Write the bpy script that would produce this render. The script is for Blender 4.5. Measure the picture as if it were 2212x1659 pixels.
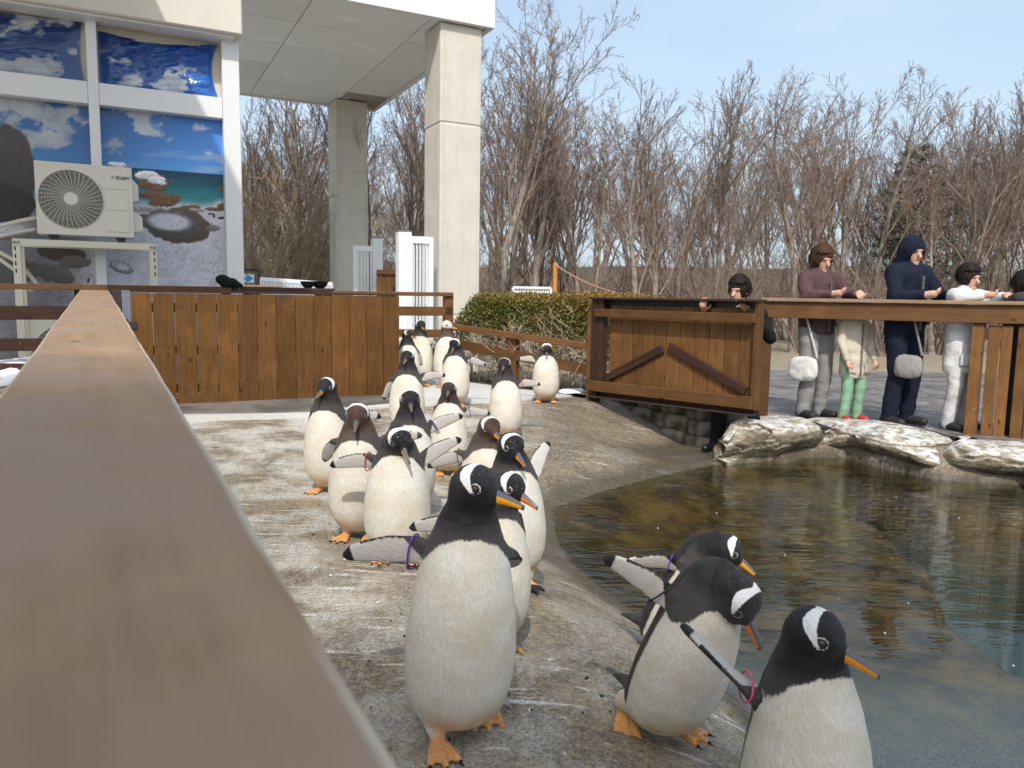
import bpy, math, random
import numpy as np
from mathutils import Vector, Matrix
for _o in list(bpy.data.objects):
    bpy.data.objects.remove(_o)
SC = bpy.context.scene
COL = SC.collection
R = math.radians
PI = math.pi
# ------------------------------------------------------------------ camera
CAM_H, PITCH, ROLL, FPX = 1.22, R(6.5), R(0.9), 1660.0
CP = np.array([0.0, 0.0, CAM_H])
_F = np.array([0, math.cos(PITCH), -math.sin(PITCH)])
_U0 = np.array([0, math.sin(PITCH), math.cos(PITCH)])
_R0 = np.array([1.0, 0, 0])
_Rt = _R0 * math.cos(ROLL) + _U0 * math.sin(ROLL)
_Up = -_R0 * math.sin(ROLL) + _U0 * math.cos(ROLL)
cam_d = bpy.data.cameras.new('camera')
cam_d.sensor_width = 36.0
cam_d.lens = 36.0 * FPX / 2212.0
cam_d.clip_start = 0.03
cam_d.clip_end = 2000
cam_d.dof.use_dof = True
cam_d.dof.focus_distance = 3.2
cam_d.dof.aperture_fstop = 7.5
cam = bpy.data.objects.new('camera', cam_d)
COL.objects.link(cam)
cam.matrix_world = Matrix(((_Rt[0], _Up[0], -_F[0], CP[0]), (_Rt[1], _Up[1], -_F[1], CP[1]), (_Rt[2], _Up[2], -_F[2], CP[2]), (0, 0, 0, 1)))
SC.camera = cam
# ------------------------------------------------------------------ sky and sun
SUN_EL, SUN_AZ = R(47), R(182)              # azimuth clockwise from +Y: behind the viewer
S_DIR = np.array([math.sin(SUN_AZ) * math.cos(SUN_EL), math.cos(SUN_AZ) * math.cos(SUN_EL), math.sin(SUN_EL)])
W = bpy.data.worlds.new('World')
SC.world = W
W.use_nodes = True
wn = W.node_tree
wn.nodes.clear()
wo = wn.nodes.new('ShaderNodeOutputWorld')
bg = wn.nodes.new('ShaderNodeBackground')
bg.inputs['Strength'].default_value = 0.15
sky = wn.nodes.new('ShaderNodeTexSky')
sky.sky_type = 'NISHITA'
sky.sun_disc = False
sky.sun_elevation = SUN_EL
sky.sun_rotation = SUN_AZ
sky.air_density = 1.0
sky.dust_density = 4.0
sky.ozone_density = 1.0
# thin high cloud veil over the whole sky
tc = wn.nodes.new('ShaderNodeTexCoord')
mp = wn.nodes.new('ShaderNodeMapping')
mp.inputs['Scale'].default_value = (1.2, 1.2, 3.6)
mp.inputs['Rotation'].default_value = (0.2, 0.3, 0.5)
nz = wn.nodes.new('ShaderNodeTexNoise')
nz.inputs['Scale'].default_value = 1.7
nz.inputs['Detail'].default_value = 6
nz.inputs['Roughness'].default_value = 0.55
mr = wn.nodes.new('ShaderNodeMapRange')
mr.inputs['From Min'].default_value = 0.35
mr.inputs['From Max'].default_value = 0.72
mr.inputs['To Min'].default_value = 0.42
mr.inputs['To Max'].default_value = 0.78
mx = wn.nodes.new('ShaderNodeMix')
mx.data_type = 'RGBA'
mx.inputs['B'].default_value = (3.2, 3.95, 4.6, 1)
wn.links.new(tc.outputs['Generated'], mp.inputs['Vector'])
wn.links.new(mp.outputs['Vector'], nz.inputs['Vector'])
wn.links.new(nz.outputs['Fac'], mr.inputs['Value'])
wn.links.new(mr.outputs['Result'], mx.inputs['Factor'])
wn.links.new(sky.outputs['Color'], mx.inputs['A'])
wn.links.new(mx.outputs['Result'], bg.inputs['Color'])
wn.links.new(bg.outputs['Background'], wo.inputs['Surface'])
sun_d = bpy.data.lights.new('sun', 'SUN')
sun_d.energy = 2.1
sun_d.angle = R(1.0)
sun_d.color = (1.0, 0.95, 0.87)
sun = bpy.data.objects.new('sun', sun_d)
COL.objects.link(sun)
sun.rotation_euler = Vector(S_DIR).to_track_quat('Z', 'Y').to_euler()
sun.location = (2, -6, 12)
SC.view_settings.view_transform = 'Standard'
SC.view_settings.look = 'None'
SC.view_settings.exposure = 0.62
SC.view_settings.gamma = 1.0
SC.view_settings.use_curve_mapping = False
SC.cycles.max_bounces = 7
SC.cycles.transparent_max_bounces = 12
SC.cycles.caustics_reflective = False
SC.cycles.caustics_refractive = False
SC.cycles.sample_clamp_indirect = 6

# ------------------------------------------------------------------ placing helpers (photo measured on a 2212 x 1659 grid)
def ray(u, v):
    return _F + (u - 1106.0) / FPX * _Rt - (v - 829.5) / FPX * _Up
def at(u, v, depth):
    return CP + depth * ray(u, v)
def on_z(u, v, z):
    d = ray(u, v)
    return CP + d * ((z - CAM_H) / d[2])
def on_plane(u, v, p0, n):
    d = ray(u, v)
    return CP + d * (np.dot(p0 - CP, n) / np.dot(d, n))
def project(p):
    q = np.asarray(p, float) - CP
    z = q @ _F
    return 1106 + FPX * (q @ _Rt) / z, 829.5 - FPX * (q @ _Up) / z, z
# ------------------------------------------------------------------ object helpers
def new_mesh(name, V, Fc, smooth=False):
    me = bpy.data.meshes.new(name)
    V = np.asarray(V, dtype=np.float32)
    if isinstance(Fc, np.ndarray):
        k = Fc.shape[1]
        me.vertices.add(len(V)); me.vertices.foreach_set('co', V.ravel())
        me.loops.add(Fc.size); me.loops.foreach_set('vertex_index', Fc.astype(np.int32).ravel())
        me.polygons.add(len(Fc))
        me.polygons.foreach_set('loop_start', np.arange(0, Fc.size, k, dtype=np.int32))
        me.polygons.foreach_set('loop_total', np.full(len(Fc), k, dtype=np.int32))
        me.update(calc_edges=True)
    else:
        me.from_pydata([tuple(map(float, v)) for v in V], [], Fc)
        me.update()
    if smooth:
        me.polygons.foreach_set('use_smooth', np.ones(len(me.polygons), dtype=bool))
    return me
def obj(name, me, mat=None, parent=None):
    o = bpy.data.objects.new(name, me)
    COL.objects.link(o)
    if mat is not None and me is not None and len(me.materials) == 0:
        me.materials.append(mat)
    if parent is not None:
        o.parent = parent
    return o
def tag(o, label=None, cat=None, group=None, kind=None):
    if label: o['label'] = label
    if cat: o['category'] = cat
    if group: o['group'] = group
    if kind: o['kind'] = kind
    return o
def empty(name, loc=(0, 0, 0), rz=0.0):
    o = bpy.data.objects.new(name, None)
    COL.objects.link(o)
    o.location = tuple(map(float, loc)); o.rotation_euler = (0, 0, rz)
    o.empty_display_size = 0.1
    return o
def unit(v):
    v = np.asarray(v, float)
    return v / np.linalg.norm(v)
class MB:
    """collects boxes, tubes and loose faces into one mesh"""
    def __init__(s):
        s.V, s.F = [], []
    def add(s, V, F):
        b = len(s.V)
        s.V += [tuple(map(float, v)) for v in V]
        s.F += [tuple(b + i for i in f) for f in F]
        return s
    def box(s, c, ax, h, bev=0.004):
        c = np.asarray(c, float); ax = [np.asarray(a, float) for a in ax]
        bev = min(bev, min(h) * 0.45)
        V, idx = [], {}
        for sx in (-1, 1):
            for sy in (-1, 1):
                for sz in (-1, 1):
                    sg = (sx, sy, sz)
                    for k in range(3):
                        p = c.copy()
                        for j in range(3):
                            p = p + ax[j] * sg[j] * (h[j] - (0 if j == k else bev))
                        idx[(sg, k)] = len(V); V.append(p)
        F = []
        for k in range(3):
            a, b = [j for j in range(3) if j != k]
            for sk in (-1, 1):
                q = []
                for (sa, sb) in ((-1, -1), (1, -1), (1, 1), (-1, 1)):
                    sg = [0, 0, 0]; sg[k] = sk; sg[a] = sa; sg[b] = sb
                    q.append(idx[(tuple(sg), k)])
                F.append(tuple(q))
        for k in range(3):            # edges along axis k
            a, b = [j for j in range(3) if j != k]
            for sa in (-1, 1):
                for sb in (-1, 1):
                    q = []
                    for sk, order in ((-1, (a, b)), (1, (b, a))):
                        sg = [0, 0, 0]; sg[k] = sk; sg[a] = sa; sg[b] = sb
                        for f in order:
                            q.append(idx[(tuple(sg), f)])
                    F.append(tuple(q))
        for sx in (-1, 1):
            for sy in (-1, 1):
                for sz in (-1, 1):
                    F.append(tuple(idx[((sx, sy, sz), k)] for k in range(3)))
        return s.add(V, F)
    def tube(s, pts, rad, n=8, cap=True):
        pts = [np.asarray(p, float) for p in pts]
        if np.isscalar(rad): rad = [rad] * len(pts)
        b = len(s.V); prev = None
        for i, p in enumerate(pts):
            t = unit(pts[min(i + 1, len(pts) - 1)] - pts[max(i - 1, 0)])
            if prev is None:
                a = np.cross(t, (0, 0, 1.0))
                if np.linalg.norm(a) < 1e-3: a = np.cross(t, (0, 1.0, 0))
            else:
                a = prev - t * np.dot(prev, t)
            a = unit(a); prev = a
            c = np.cross(t, a)
            for k in range(n):
                th = 2 * PI * k / n
                s.V.append(tuple(p + (a * math.cos(th) + c * math.sin(th)) * rad[i]))
        for i in range(len(pts) - 1):
            for k in range(n):
                k2 = (k + 1) % n
                s.F.append((b + i * n + k, b + i * n + k2, b + (i + 1) * n + k2, b + (i + 1) * n + k))
        if cap:
            s.F.append(tuple(b + k for k in range(n - 1, -1, -1)))
            e = b + (len(pts) - 1) * n
            s.F.append(tuple(e + k for k in range(n)))
        return s
    def prism(s, poly, z0, z1):
        n = len(poly)
        V = [(p[0], p[1], z0) for p in poly] + [(p[0], p[1], z1) for p in poly]
        F = [tuple(range(n - 1, -1, -1)), tuple(range(n, 2 * n))] + [(i, (i + 1) % n, n + (i + 1) % n, n + i) for i in range(n)]
        return s.add(V, F)
    def mesh(s, name, smooth=False):
        me = bpy.data.meshes.new(name)
        me.from_pydata(s.V, [], s.F); me.update()
        if smooth:
            me.polygons.foreach_set('use_smooth', np.ones(len(me.polygons), dtype=bool))
        return me
    def obj(s, name, mat=None, parent=None, smooth=False):
        return obj(name, s.mesh(name, smooth), mat, parent)
def box(name, mat, parent, c, ax, h, bev=0.004):
    """a box object with its own origin, so that object coordinates follow the piece"""
    ax = [np.asarray(a, float) for a in ax]
    me = MB().box((0, 0, 0), ((1, 0, 0), (0, 1, 0), (0, 0, 1)), h, bev).mesh(name)
    o = obj(name, me, mat, parent)
    m = Matrix(((ax[0][0], ax[1][0], ax[2][0], c[0]), (ax[0][1], ax[1][1], ax[2][1], c[1]), (ax[0][2], ax[1][2], ax[2][2], c[2]), (0, 0, 0, 1)))
    if parent is not None:
        o.matrix_parent_inverse = parent_inv(parent)
    o.matrix_basis = m
    return o
def parent_inv(p):
    m = Matrix.Identity(4)
    q = p
    while q is not None:
        m = q.matrix_basis @ m if q.parent is None else (q.matrix_parent_inverse @ q.matrix_basis) @ m
        q = q.parent
    return m.inverted()
def beam(name, mat, parent, p0, p1, w, h, up=(0, 0, 1), bev=0.005):
    """board from p0 to p1; w across (horizontal), h along up"""
    p0, p1 = np.asarray(p0, float), np.asarray(p1, float)
    a = unit(p1 - p0); side = unit(np.cross(up, a)); u2 = np.cross(a, side)
    return box(name, mat, parent, (p0 + p1) / 2, (a, side, u2), (np.linalg.norm(p1 - p0) / 2, w / 2, h / 2), bev)
EZ = np.array([0, 0, 1.0])
PSI = R(27.0)
E1 = np.array([math.cos(PSI), math.sin(PSI), 0])       # along the building front, receding to the right
E2 = np.array([-math.sin(PSI), math.cos(PSI), 0])      # into depth
# ------------------------------------------------------------------ numpy noise
def _hash(ix, iy, iz, seed):
    h = (ix.astype(np.int64) * 374761393 + iy.astype(np.int64) * 668265263 + iz.astype(np.int64) * 2147483647 + seed * 974634777) & 0xffffffff
    h = ((h ^ (h >> 13)) * 1274126177) & 0xffffffff
    h = (h ^ (h >> 16)) & 0xffffff
    return h / float(0xffffff)
def vnoise(x, y, z=None, seed=0):
    x = np.asarray(x, float); y = np.asarray(y, float)
    z = np.zeros_like(x) if z is None else np.asarray(z, float)
    ix, iy, iz = np.floor(x), np.floor(y), np.floor(z)
    fx, fy, fz = x - ix, y - iy, z - iz
    fx, fy, fz = [f * f * (3 - 2 * f) for f in (fx, fy, fz)]
    r = 0
    for dx in (0, 1):
        for dy in (0, 1):
            for dz in (0, 1):
                r = r + _hash(ix + dx, iy + dy, iz + dz, seed) * (fx if dx else 1 - fx) * (fy if dy else 1 - fy) * (fz if dz else 1 - fz)
    return r
def fbm(x, y, z=None, seed=0, oct=4, rough=0.5):
    x = np.asarray(x, float); y = np.asarray(y, float)
    s = 0; a = 1; t = 0; f = 1
    for i in range(oct):
        s = s + a * vnoise(x * f, y * f, None if z is None else z * f, seed + i * 17)
        t += a; a *= rough; f *= 2.03
    return s / t
def sstep(a, b, x):
    t = np.clip((np.asarray(x, float) - a) / (b - a), 0, 1)
    return t * t * (3 - 2 * t)
def lerp(a, b, t):
    return a + (b - a) * t
# ------------------------------------------------------------------ material helpers
class NT:
    def __init__(s, name, rough=0.6, spec=0.3):
        s.m = bpy.data.materials.new(name)
        s.m.use_nodes = True
        s.t = s.m.node_tree
        s.b = s.t.nodes['Principled BSDF']
        s.out = s.t.nodes['Material Output']
        s.b.inputs['Roughness'].default_value = rough
        s.b.inputs['Specular IOR Level'].default_value = spec
    def put(s, sock, v):
        if hasattr(v, 'is_output'):
            s.t.links.new(v, sock)
        elif isinstance(v, (tuple, list)):
            v = tuple(v)
            sock.default_value = v + (1.0,) if (len(v) == 3 and sock.type == 'RGBA') else v
        else:
            sock.default_value = v
    def n(s, typ, props=None, **ins):
        nd = s.t.nodes.new('ShaderNode' + typ)
        for k, v in (props or {}).items():
            setattr(nd, k, v)
        for k, v in ins.items():
            s.put(nd.inputs[k.replace('_', ' ')], v)
        return nd
    def mix(s, f, a, b, blend='MIX'):
        nd = s.t.nodes.new('ShaderNodeMix'); nd.data_type = 'RGBA'; nd.blend_type = blend
        s.put(nd.inputs['Factor'], f); s.put(nd.inputs['A'], a); s.put(nd.inputs['B'], b)
        return nd.outputs['Result']
    def math(s, op, a, b=0.0, c=None, clamp=False):
        nd = s.t.nodes.new('ShaderNodeMath'); nd.operation = op; nd.use_clamp = clamp
        s.put(nd.inputs[0], a); s.put(nd.inputs[1], b)
        if c is not None: s.put(nd.inputs[2], c)
        return nd.outputs[0]
    def rng(s, v, a, b, c=0.0, d=1.0, smooth=True):
        nd = s.t.nodes.new('ShaderNodeMapRange')
        if smooth: nd.interpolation_type = 'SMOOTHSTEP'
        s.put(nd.inputs['Value'], v)
        for k, x in zip(('From Min', 'From Max', 'To Min', 'To Max'), (a, b, c, d)): s.put(nd.inputs[k], x)
        return nd.outputs['Result']
    def coord(s, kind='Object', scale=None, rot=None):
        o = s.n('TexCoord').outputs[kind]
        if scale is not None or rot is not None:
            mpn = s.n('Mapping', Vector=o)
            if scale is not None: mpn.inputs['Scale'].default_value = scale
            if rot is not None: mpn.inputs['Rotation'].default_value = rot
            o = mpn.outputs['Vector']
        return o
    def noise(s, vec, scale, detail=4.0, rough=0.55, dist=0.0):
        return s.n('TexNoise', Vector=vec, Scale=scale, Detail=detail, Roughness=rough, Distortion=dist).outputs['Fac']
    def attr(s, name, out='Fac', typ='GEOMETRY'):
        return s.n('Attribute', dict(attribute_name=name, attribute_type=typ)).outputs[out]
    def color(s, c):
        s.put(s.b.inputs['Base Color'], c); return s
    def bump(s, h, strength=0.3, dist=0.01):
        nd = s.n('Bump', Height=h, Strength=strength, Distance=dist)
        s.t.links.new(nd.outputs['Normal'], s.b.inputs['Normal']); return s
def set_attr(me, name, arr, typ='FLOAT'):
    a = me.attributes.new(name, typ, 'POINT')
    arr = np.asarray(arr, dtype=np.float32)
    a.data.foreach_set('value' if typ == 'FLOAT' else ('vector' if typ == 'FLOAT_VECTOR' else 'color'), arr.ravel())
def plain(name, col, rough=0.6, spec=0.3, metal=0.0, var=0.12, scale=30.0, bump=0.0):
    t = NT(name, rough, spec)
    v = t.noise(t.coord('Object'), scale, 4)
    c2 = tuple(max(0, x * (1 - var)) for x in col); c3 = tuple(min(1, x * (1 + var)) for x in col)
    t.color(t.mix(v, c2, c3))
    t.b.inputs['Metallic'].default_value = metal
    if bump: t.bump(v, bump, 0.003)
    return t.m
def wood(name, col, dark, rough=0.55, along=0, grain=14.0, wear=0.0, weathered=None):
    """stained timber: streaked grain along one object axis, knots, small chips of wear"""
    t = NT(name, rough, 0.25)
    oi = t.n('ObjectInfo')
    base = t.coord('Object')
    off = t.n('VectorMath', dict(operation='ADD'))
    t.put(off.inputs[0], base)
    rv = t.n('CombineXYZ', X=t.math('MULTIPLY', oi.outputs['Random'], 37.0), Y=t.math('MULTIPLY', oi.outputs['Random'], 91.0), Z=t.math('MULTIPLY', oi.outputs['Random'], 53.0))
    t.put(off.inputs[1], rv.outputs[0])
    sc = [grain] * 3; sc[along] = grain * 0.07
    mp_ = t.n('Mapping', Vector=off.outputs[0]); mp_.inputs['Scale'].default_value = sc
    g = t.noise(mp_.outputs[0], 3.0, 6, 0.65, 0.6)
    g2 = t.noise(off.outputs[0], 4.0, 3)
    c = t.mix(t.rng(g, 0.3, 0.7), dark, col)
    c = t.mix(t.math('MULTIPLY', t.rng(g2, 0.45, 0.75), 0.45), c, tuple(x * 1.45 for x in col))
    hv = t.n('HueSaturation', Color=c, Value=t.rng(oi.outputs['Random'], 0, 1, 0.8, 1.2, False))
    c = hv.outputs[0]
    ks = [9.0] * 3; ks[along] = 4.0
    mk = t.n('Mapping', Vector=off.outputs[0]); mk.inputs['Scale'].default_value = ks
    vo = t.n('TexVoronoi', Vector=mk.outputs[0], Scale=0.8)
    c = t.mix(t.rng(vo.outputs['Distance'], 0.05, 0.13, 0.75, 0.0), c, tuple(x * 0.25 for x in dark))
    if wear:
        w1 = t.noise(off.outputs[0], 55.0, 2)
        w2 = t.noise(off.outputs[0], 5.0, 3)
        f = t.math('MULTIPLY', t.rng(w1, 0.70, 0.74), t.rng(w2, 0.5, 0.62))
        c = t.mix(t.math('MULTIPLY', f, wear), c, (0.55, 0.48, 0.4))
    if weathered:
        w3 = t.noise(off.outputs[0], 3.0, 5, 0.6)
        c = t.mix(t.rng(w3, 0.42, 0.68), c, weathered)
    t.color(c)
    t.bump(g, 0.25, 0.004)
    return t.m
# ------------------------------------------------------------------ blended bodies: distance fields meshed as one continuous surface
def rcone(P, a, b, ra, rb, sq=None):
    a = np.asarray(a, np.float32); b = np.asarray(b, np.float32)
    ba = b - a; pa = P - a
    h = np.clip(pa @ ba / max(float(ba @ ba), 1e-9), 0, 1)
    q = pa - h[:, None] * ba
    if sq is not None:
        q = q * np.asarray(sq, np.float32)
    return np.sqrt((q * q).sum(1)) - (ra + (rb - ra) * h)
def ellip(P, c, r):
    q = (P - np.asarray(c, np.float32)) / np.asarray(r, np.float32)
    k = np.sqrt((q * q).sum(1))
    return (k - 1) * min(r)
def smin(a, b, k):
    h = np.clip(0.5 + 0.5 * (b - a) / k, 0, 1)
    return b + (a - b) * h - k * h * (1 - h)
class Field:
    def __init__(s, vox):
        s.vox = vox; s.g = []
    def add(s, fn, lo, hi, k=0.02):
        s.g.append((fn, np.asarray(lo, float), np.asarray(hi, float), k)); return len(s.g) - 1
    def mesh(s):
        v = s.vox
        lo = np.min([g[1] for g in s.g], 0) - 3 * v; hi = np.max([g[2] for g in s.g], 0) + 3 * v
        n = np.ceil((hi - lo) / v).astype(int) + 1
        D = np.full(n, 1.0, np.float32)
        ax = [lo[i] + v * np.arange(n[i]) for i in range(3)]
        for fn, a, b, k in s.g:
            i0 = np.maximum(np.floor((a - k - lo) / v).astype(int) - 1, 0)
            i1 = np.minimum(np.ceil((b + k - lo) / v).astype(int) + 2, n)
            sub = [ax[i][i0[i]:i1[i]] for i in range(3)]
            X, Y, Z = np.meshgrid(*sub, indexing='ij')
            P = np.stack([X.ravel(), Y.ravel(), Z.ravel()], 1).astype(np.float32)
            d = fn(P).reshape(X.shape).astype(np.float32)
            sl = tuple(slice(i0[i], i1[i]) for i in range(3))
            D[sl] = smin(D[sl], d, k)
        return surface_nets(D, lo, v)
def surface_nets(D, lo, v):
    n = np.array(D.shape)
    S = D < 0
    c = np.zeros(tuple(n - 1), np.int8)
    for dx in (0, 1):
        for dy in (0, 1):
            for dz in (0, 1):
                c += S[dx:n[0] - 1 + dx, dy:n[1] - 1 + dy, dz:n[2] - 1 + dz]
    act = np.argwhere((c > 0) & (c < 8))
    idx = np.full(tuple(n - 1), -1, np.int32)
    idx[act[:, 0], act[:, 1], act[:, 2]] = np.arange(len(act))
    acc = np.zeros((len(act), 3)); cnt = np.zeros(len(act))
    corners = [(dx, dy, dz) for dx in (0, 1) for dy in (0, 1) for dz in (0, 1)]
    for i, a in enumerate(corners):
        for b in corners[i + 1:]:
            if sum(abs(x - y) for x, y in zip(a, b)) != 1: continue
            da = D[act[:, 0] + a[0], act[:, 1] + a[1], act[:, 2] + a[2]]
            db = D[act[:, 0] + b[0], act[:, 1] + b[1], act[:, 2] + b[2]]
            m = (da < 0) != (db < 0)
            t = np.where(m, da / np.where(m, da - db, 1), 0)
            for k in range(3):
                acc[:, k] += np.where(m, a[k] + t * (b[k] - a[k]), 0)
            cnt += m
    V = lo + v * (act + acc / cnt[:, None])
    Q = []
    for ax in range(3):
        o = [1, 1, 1]; o[ax] = 0
        sl0 = tuple(slice(o[k], n[k] - 1) for k in range(3))
        sl1 = list(sl0); sl1[ax] = slice(1, n[ax]); sl1 = tuple(sl1)
        A, B = S[sl0], S[sl1]
        ed = np.argwhere(A != B)
        if len(ed) == 0: continue
        flip = A[ed[:, 0], ed[:, 1], ed[:, 2]]
        g = ed + np.array(o)
        u, w = (ax + 1) % 3, (ax + 2) % 3
        qs = []
        for (du, dw) in ((-1, -1), (0, -1), (0, 0), (-1, 0)):
            t = g.copy(); t[:, u] += du; t[:, w] += dw
            qs.append(idx[t[:, 0], t[:, 1], t[:, 2]])
        q = np.stack(qs, 1)
        q[~flip] = q[~flip][:, ::-1]
        Q.append(q)
    Q = np.concatenate(Q)
    Q = Q[(Q >= 0).all(1)]
    # one light smoothing pass
    nb = np.zeros_like(V); ct = np.zeros(len(V))
    for a, b in ((0, 1), (1, 2), (2, 3), (3, 0)):
        np.add.at(nb, Q[:, a], V[Q[:, b]]); np.add.at(ct, Q[:, a], 1)
        np.add.at(nb, Q[:, b], V[Q[:, a]]); np.add.at(ct, Q[:, b], 1)
    V = 0.5 * V + 0.5 * nb / np.maximum(ct, 1)[:, None]
    return V, Q
def rotm(rx=0, ry=0, rz=0):
    return np.array((Matrix.Rotation(R(rz), 3, 'Z') @ Matrix.Rotation(R(ry), 3, 'Y') @ Matrix.Rotation(R(rx), 3, 'X')))
# ------------------------------------------------------------------ ground, pool and water
WZ = -0.30
_near = [(1.35, 0.2), (1.15, 0.9), (1.0, 1.7), (0.93, 2.15)]
_left = [on_z(u, v, WZ)[:2] for u, v in ((1618, 1532), (1530, 1450), (1404, 1350), (1340, 1301), (1270, 1247), (1236, 1219), (1206, 1170), (1190, 1100), (1300, 1062), (1450, 1022), (1560, 1002), (1646, 992))]
_far = [on_z(u, v, WZ)[:2] for u, v in ((1692, 1002), (1736, 991), (1820, 989), (1876, 1007), (2030, 1040), (2212, 1048), (2420, 1090))]
POOL = [np.array(p) for p in _near] + [np.array(p) for p in _left] + [np.array(p) for p in _far] + [np.array((9.0, 4.0)), np.array((9.0, 0.2))]
POOL = np.array([[float(p[0]), float(p[1])] for p in POOL])
NSH = len(_near) + len(_left)
def seg_dist(x, y, P, closed=True):
    best = np.full(x.shape, 1e9)
    m = len(P) if closed else len(P) - 1
    for i in range(m):
        a, b = P[i], P[(i + 1) % len(P)]
        d = b - a
        t = np.clip(((x - a[0]) * d[0] + (y - a[1]) * d[1]) / (d @ d), 0, 1)
        best = np.minimum(best, np.hypot(x - a[0] - t * d[0], y - a[1] - t * d[1]))
    return best
def inside(x, y, P):
    r = np.zeros(x.shape, bool)
    for i in range(len(P)):
        a, b = P[i], P[(i + 1) % len(P)]
        if a[1] == b[1]: continue
        c = ((a[1] > y) != (b[1] > y)) & (x < (b[0] - a[0]) * (y - a[1]) / (b[1] - a[1]) + a[0])
        r ^= c
    return r
DEEP = np.array([on_z(u, v, -0.55)[:2] for u, v in ((1660, 992), (1700, 1010), (1800, 1082), (1900, 1150), (1985, 1205), (2060, 1290), (2212, 1420))])
DEEP_POLY = np.concatenate([DEEP, [[9.0, 1.6], [9.0, 9.0], [2.0, 8.6]]])
_pv = np.array([on_z(u, v, -0.06)[:2] for u, v in ((1560, 925), (1700, 905))])
GA_, _gb = at(1289, 838, 8.6)[:2], at(1640, 879, 7.05)[:2]
GD_ = (_gb - GA_) / np.linalg.norm(_gb - GA_)
def gz(x, y):
    x = np.asarray(x, float); y = np.asarray(y, float)
    shp = x.shape; x = x.ravel(); y = y.ravel()
    ds = seg_dist(x, y, POOL)
    ins = inside(x, y, POOL)
    right = sstep(1.9, 2.5, x - 0.05 * (y - 6)) * sstep(4.6, 5.4, y)   # pavement side beyond the pool
    w = lerp(0.85, 2.0, sstep(2.2, 5.6, y))
    w = lerp(w, 0.25, right)
    top = 0.0 + 0.07 * sstep(5.0, 8.2, y)
    top = lerp(top, -0.06, right)
    t = np.clip(ds / w, 0, 1)
    land = WZ + (top - WZ) * (1 - (1 - t) ** 2.0)
    bump = (fbm(x * 1.3, y * 1.3, seed=3, oct=3) - 0.5) * 0.035
    rel = np.stack([x - GA_[0], y - GA_[1]], 1)
    sg_ = rel @ GD_; pg_ = np.abs(rel @ np.array([-GD_[1], GD_[0]]))
    low = lerp(0.07, -0.27, np.clip(sg_ / 1.05, 0, 1))
    wt = (1 - sstep(0.25, 1.5, pg_)) * sstep(-0.1, 0.2, sg_) * (1 - sstep(1.9, 2.3, sg_))
    land = np.where(land > low, lerp(land, low, wt), land)
    land = land + bump * t * np.clip((12 - y) / 3, 0, 1)
    dd = seg_dist(x, y, DEEP_POLY)
    di = inside(x, y, DEEP_POLY)
    sd = np.where(di, dd, -dd) + (fbm(x * 1.7, y * 1.7, seed=41, oct=3) - 0.5) * 0.35
    shallow = WZ - 0.34 * (1 - np.exp(-ds / 0.55)) + (fbm(x * 2, y * 2, seed=8, oct=3) - 0.5) * 0.05 * np.clip(ds / 0.3, 0, 1)
    pool = lerp(shallow, -2.3, sstep(-0.05, 0.40, sd))
    return np.where(ins, pool, land).reshape(shp)
def gz1(x, y):
    return float(gz(np.array([x]), np.array([y]))[0])
def on_ground(u, v):
    z = 0.0
    for _ in range(25):
        p = on_z(u, v, z); z = 0.5 * z + 0.5 * max(gz1(p[0], p[1]), WZ - 0.05)
    return np.array([p[0], p[1], gz1(p[0], p[1])])
def grid_axis(a, b, step, far):
    fine = np.arange(a, b + step / 2, step)
    out = [b + step]; s = step
    while out[-1] < far:
        s *= 1.35; out.append(out[-1] + s)
    neg = [a - step]; s = step
    while neg[-1] > -far:
        s *= 1.35; neg.append(neg[-1] - s)
    return np.concatenate([neg[::-1], fine, out])
def height_sheet(name, xs, ys, zf, mat):
    X, Y = np.meshgrid(xs, ys, indexing='ij')
    Z = zf(X, Y)
    n, m = X.shape
    V = np.stack([X.ravel(), Y.ravel(), Z.ravel()], 1)
    i = np.arange(n * m).reshape(n, m)
    Fc = np.stack([i[:-1, :-1].ravel(), i[1:, :-1].ravel(), i[1:, 1:].ravel(), i[:-1, 1:].ravel()], 1)
    return new_mesh(name, V, Fc, True), X, Y
# exposed-aggregate concrete with guano, algae under water
t = NT('aggregate_concrete', 0.75, 0.3)
P_ = t.coord('Object')
vo = t.n('TexVoronoi', Vector=P_, Scale=125.0)
vo2 = t.n('TexVoronoi', Vector=P_, Scale=260.0)
g1 = t.n('SeparateColor', Color=vo.outputs['Color'])
g2 = t.n('SeparateColor', Color=vo2.outputs['Color'])
spk = t.mix(t.rng(g1.outputs[0], 0.15, 0.95), (0.055, 0.045, 0.034), (0.37, 0.305, 0.215))
spk2 = t.mix(t.rng(g2.outputs[1], 0.2, 0.9), (0.065, 0.055, 0.044), (0.40, 0.34, 0.255))
c = t.mix(0.45, spk, spk2)
c = t.mix(t.math('MULTIPLY', t.rng(g1.outputs[2], 0.86, 0.93), 0.8), c, (0.55, 0.42, 0.22))
big = t.noise(P_, 1.3, 5, 0.6)
c = t.mix(t.rng(big, 0.4, 0.62, 0.38, 0.0), c, (0.13, 0.10, 0.075))
c = t.mix(t.rng(t.noise(P_, 2.6, 4, 0.6), 0.42, 0.66, 0.0, 0.55), c, (0.36, 0.285, 0.175))
c = t.mix(t.math('MULTIPLY', t.math('SUBTRACT', 1.0, t.attr('guano')), 0.5), c, t.mix(g1.outputs[0], (0.05, 0.042, 0.03), (0.17, 0.14, 0.10)))
mot = t.noise(P_, 30.0, 4, 0.75)
c = t.mix(t.rng(mot, 0.35, 0.5, 0.55, 0.0), c, (0.045, 0.038, 0.028))
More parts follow.
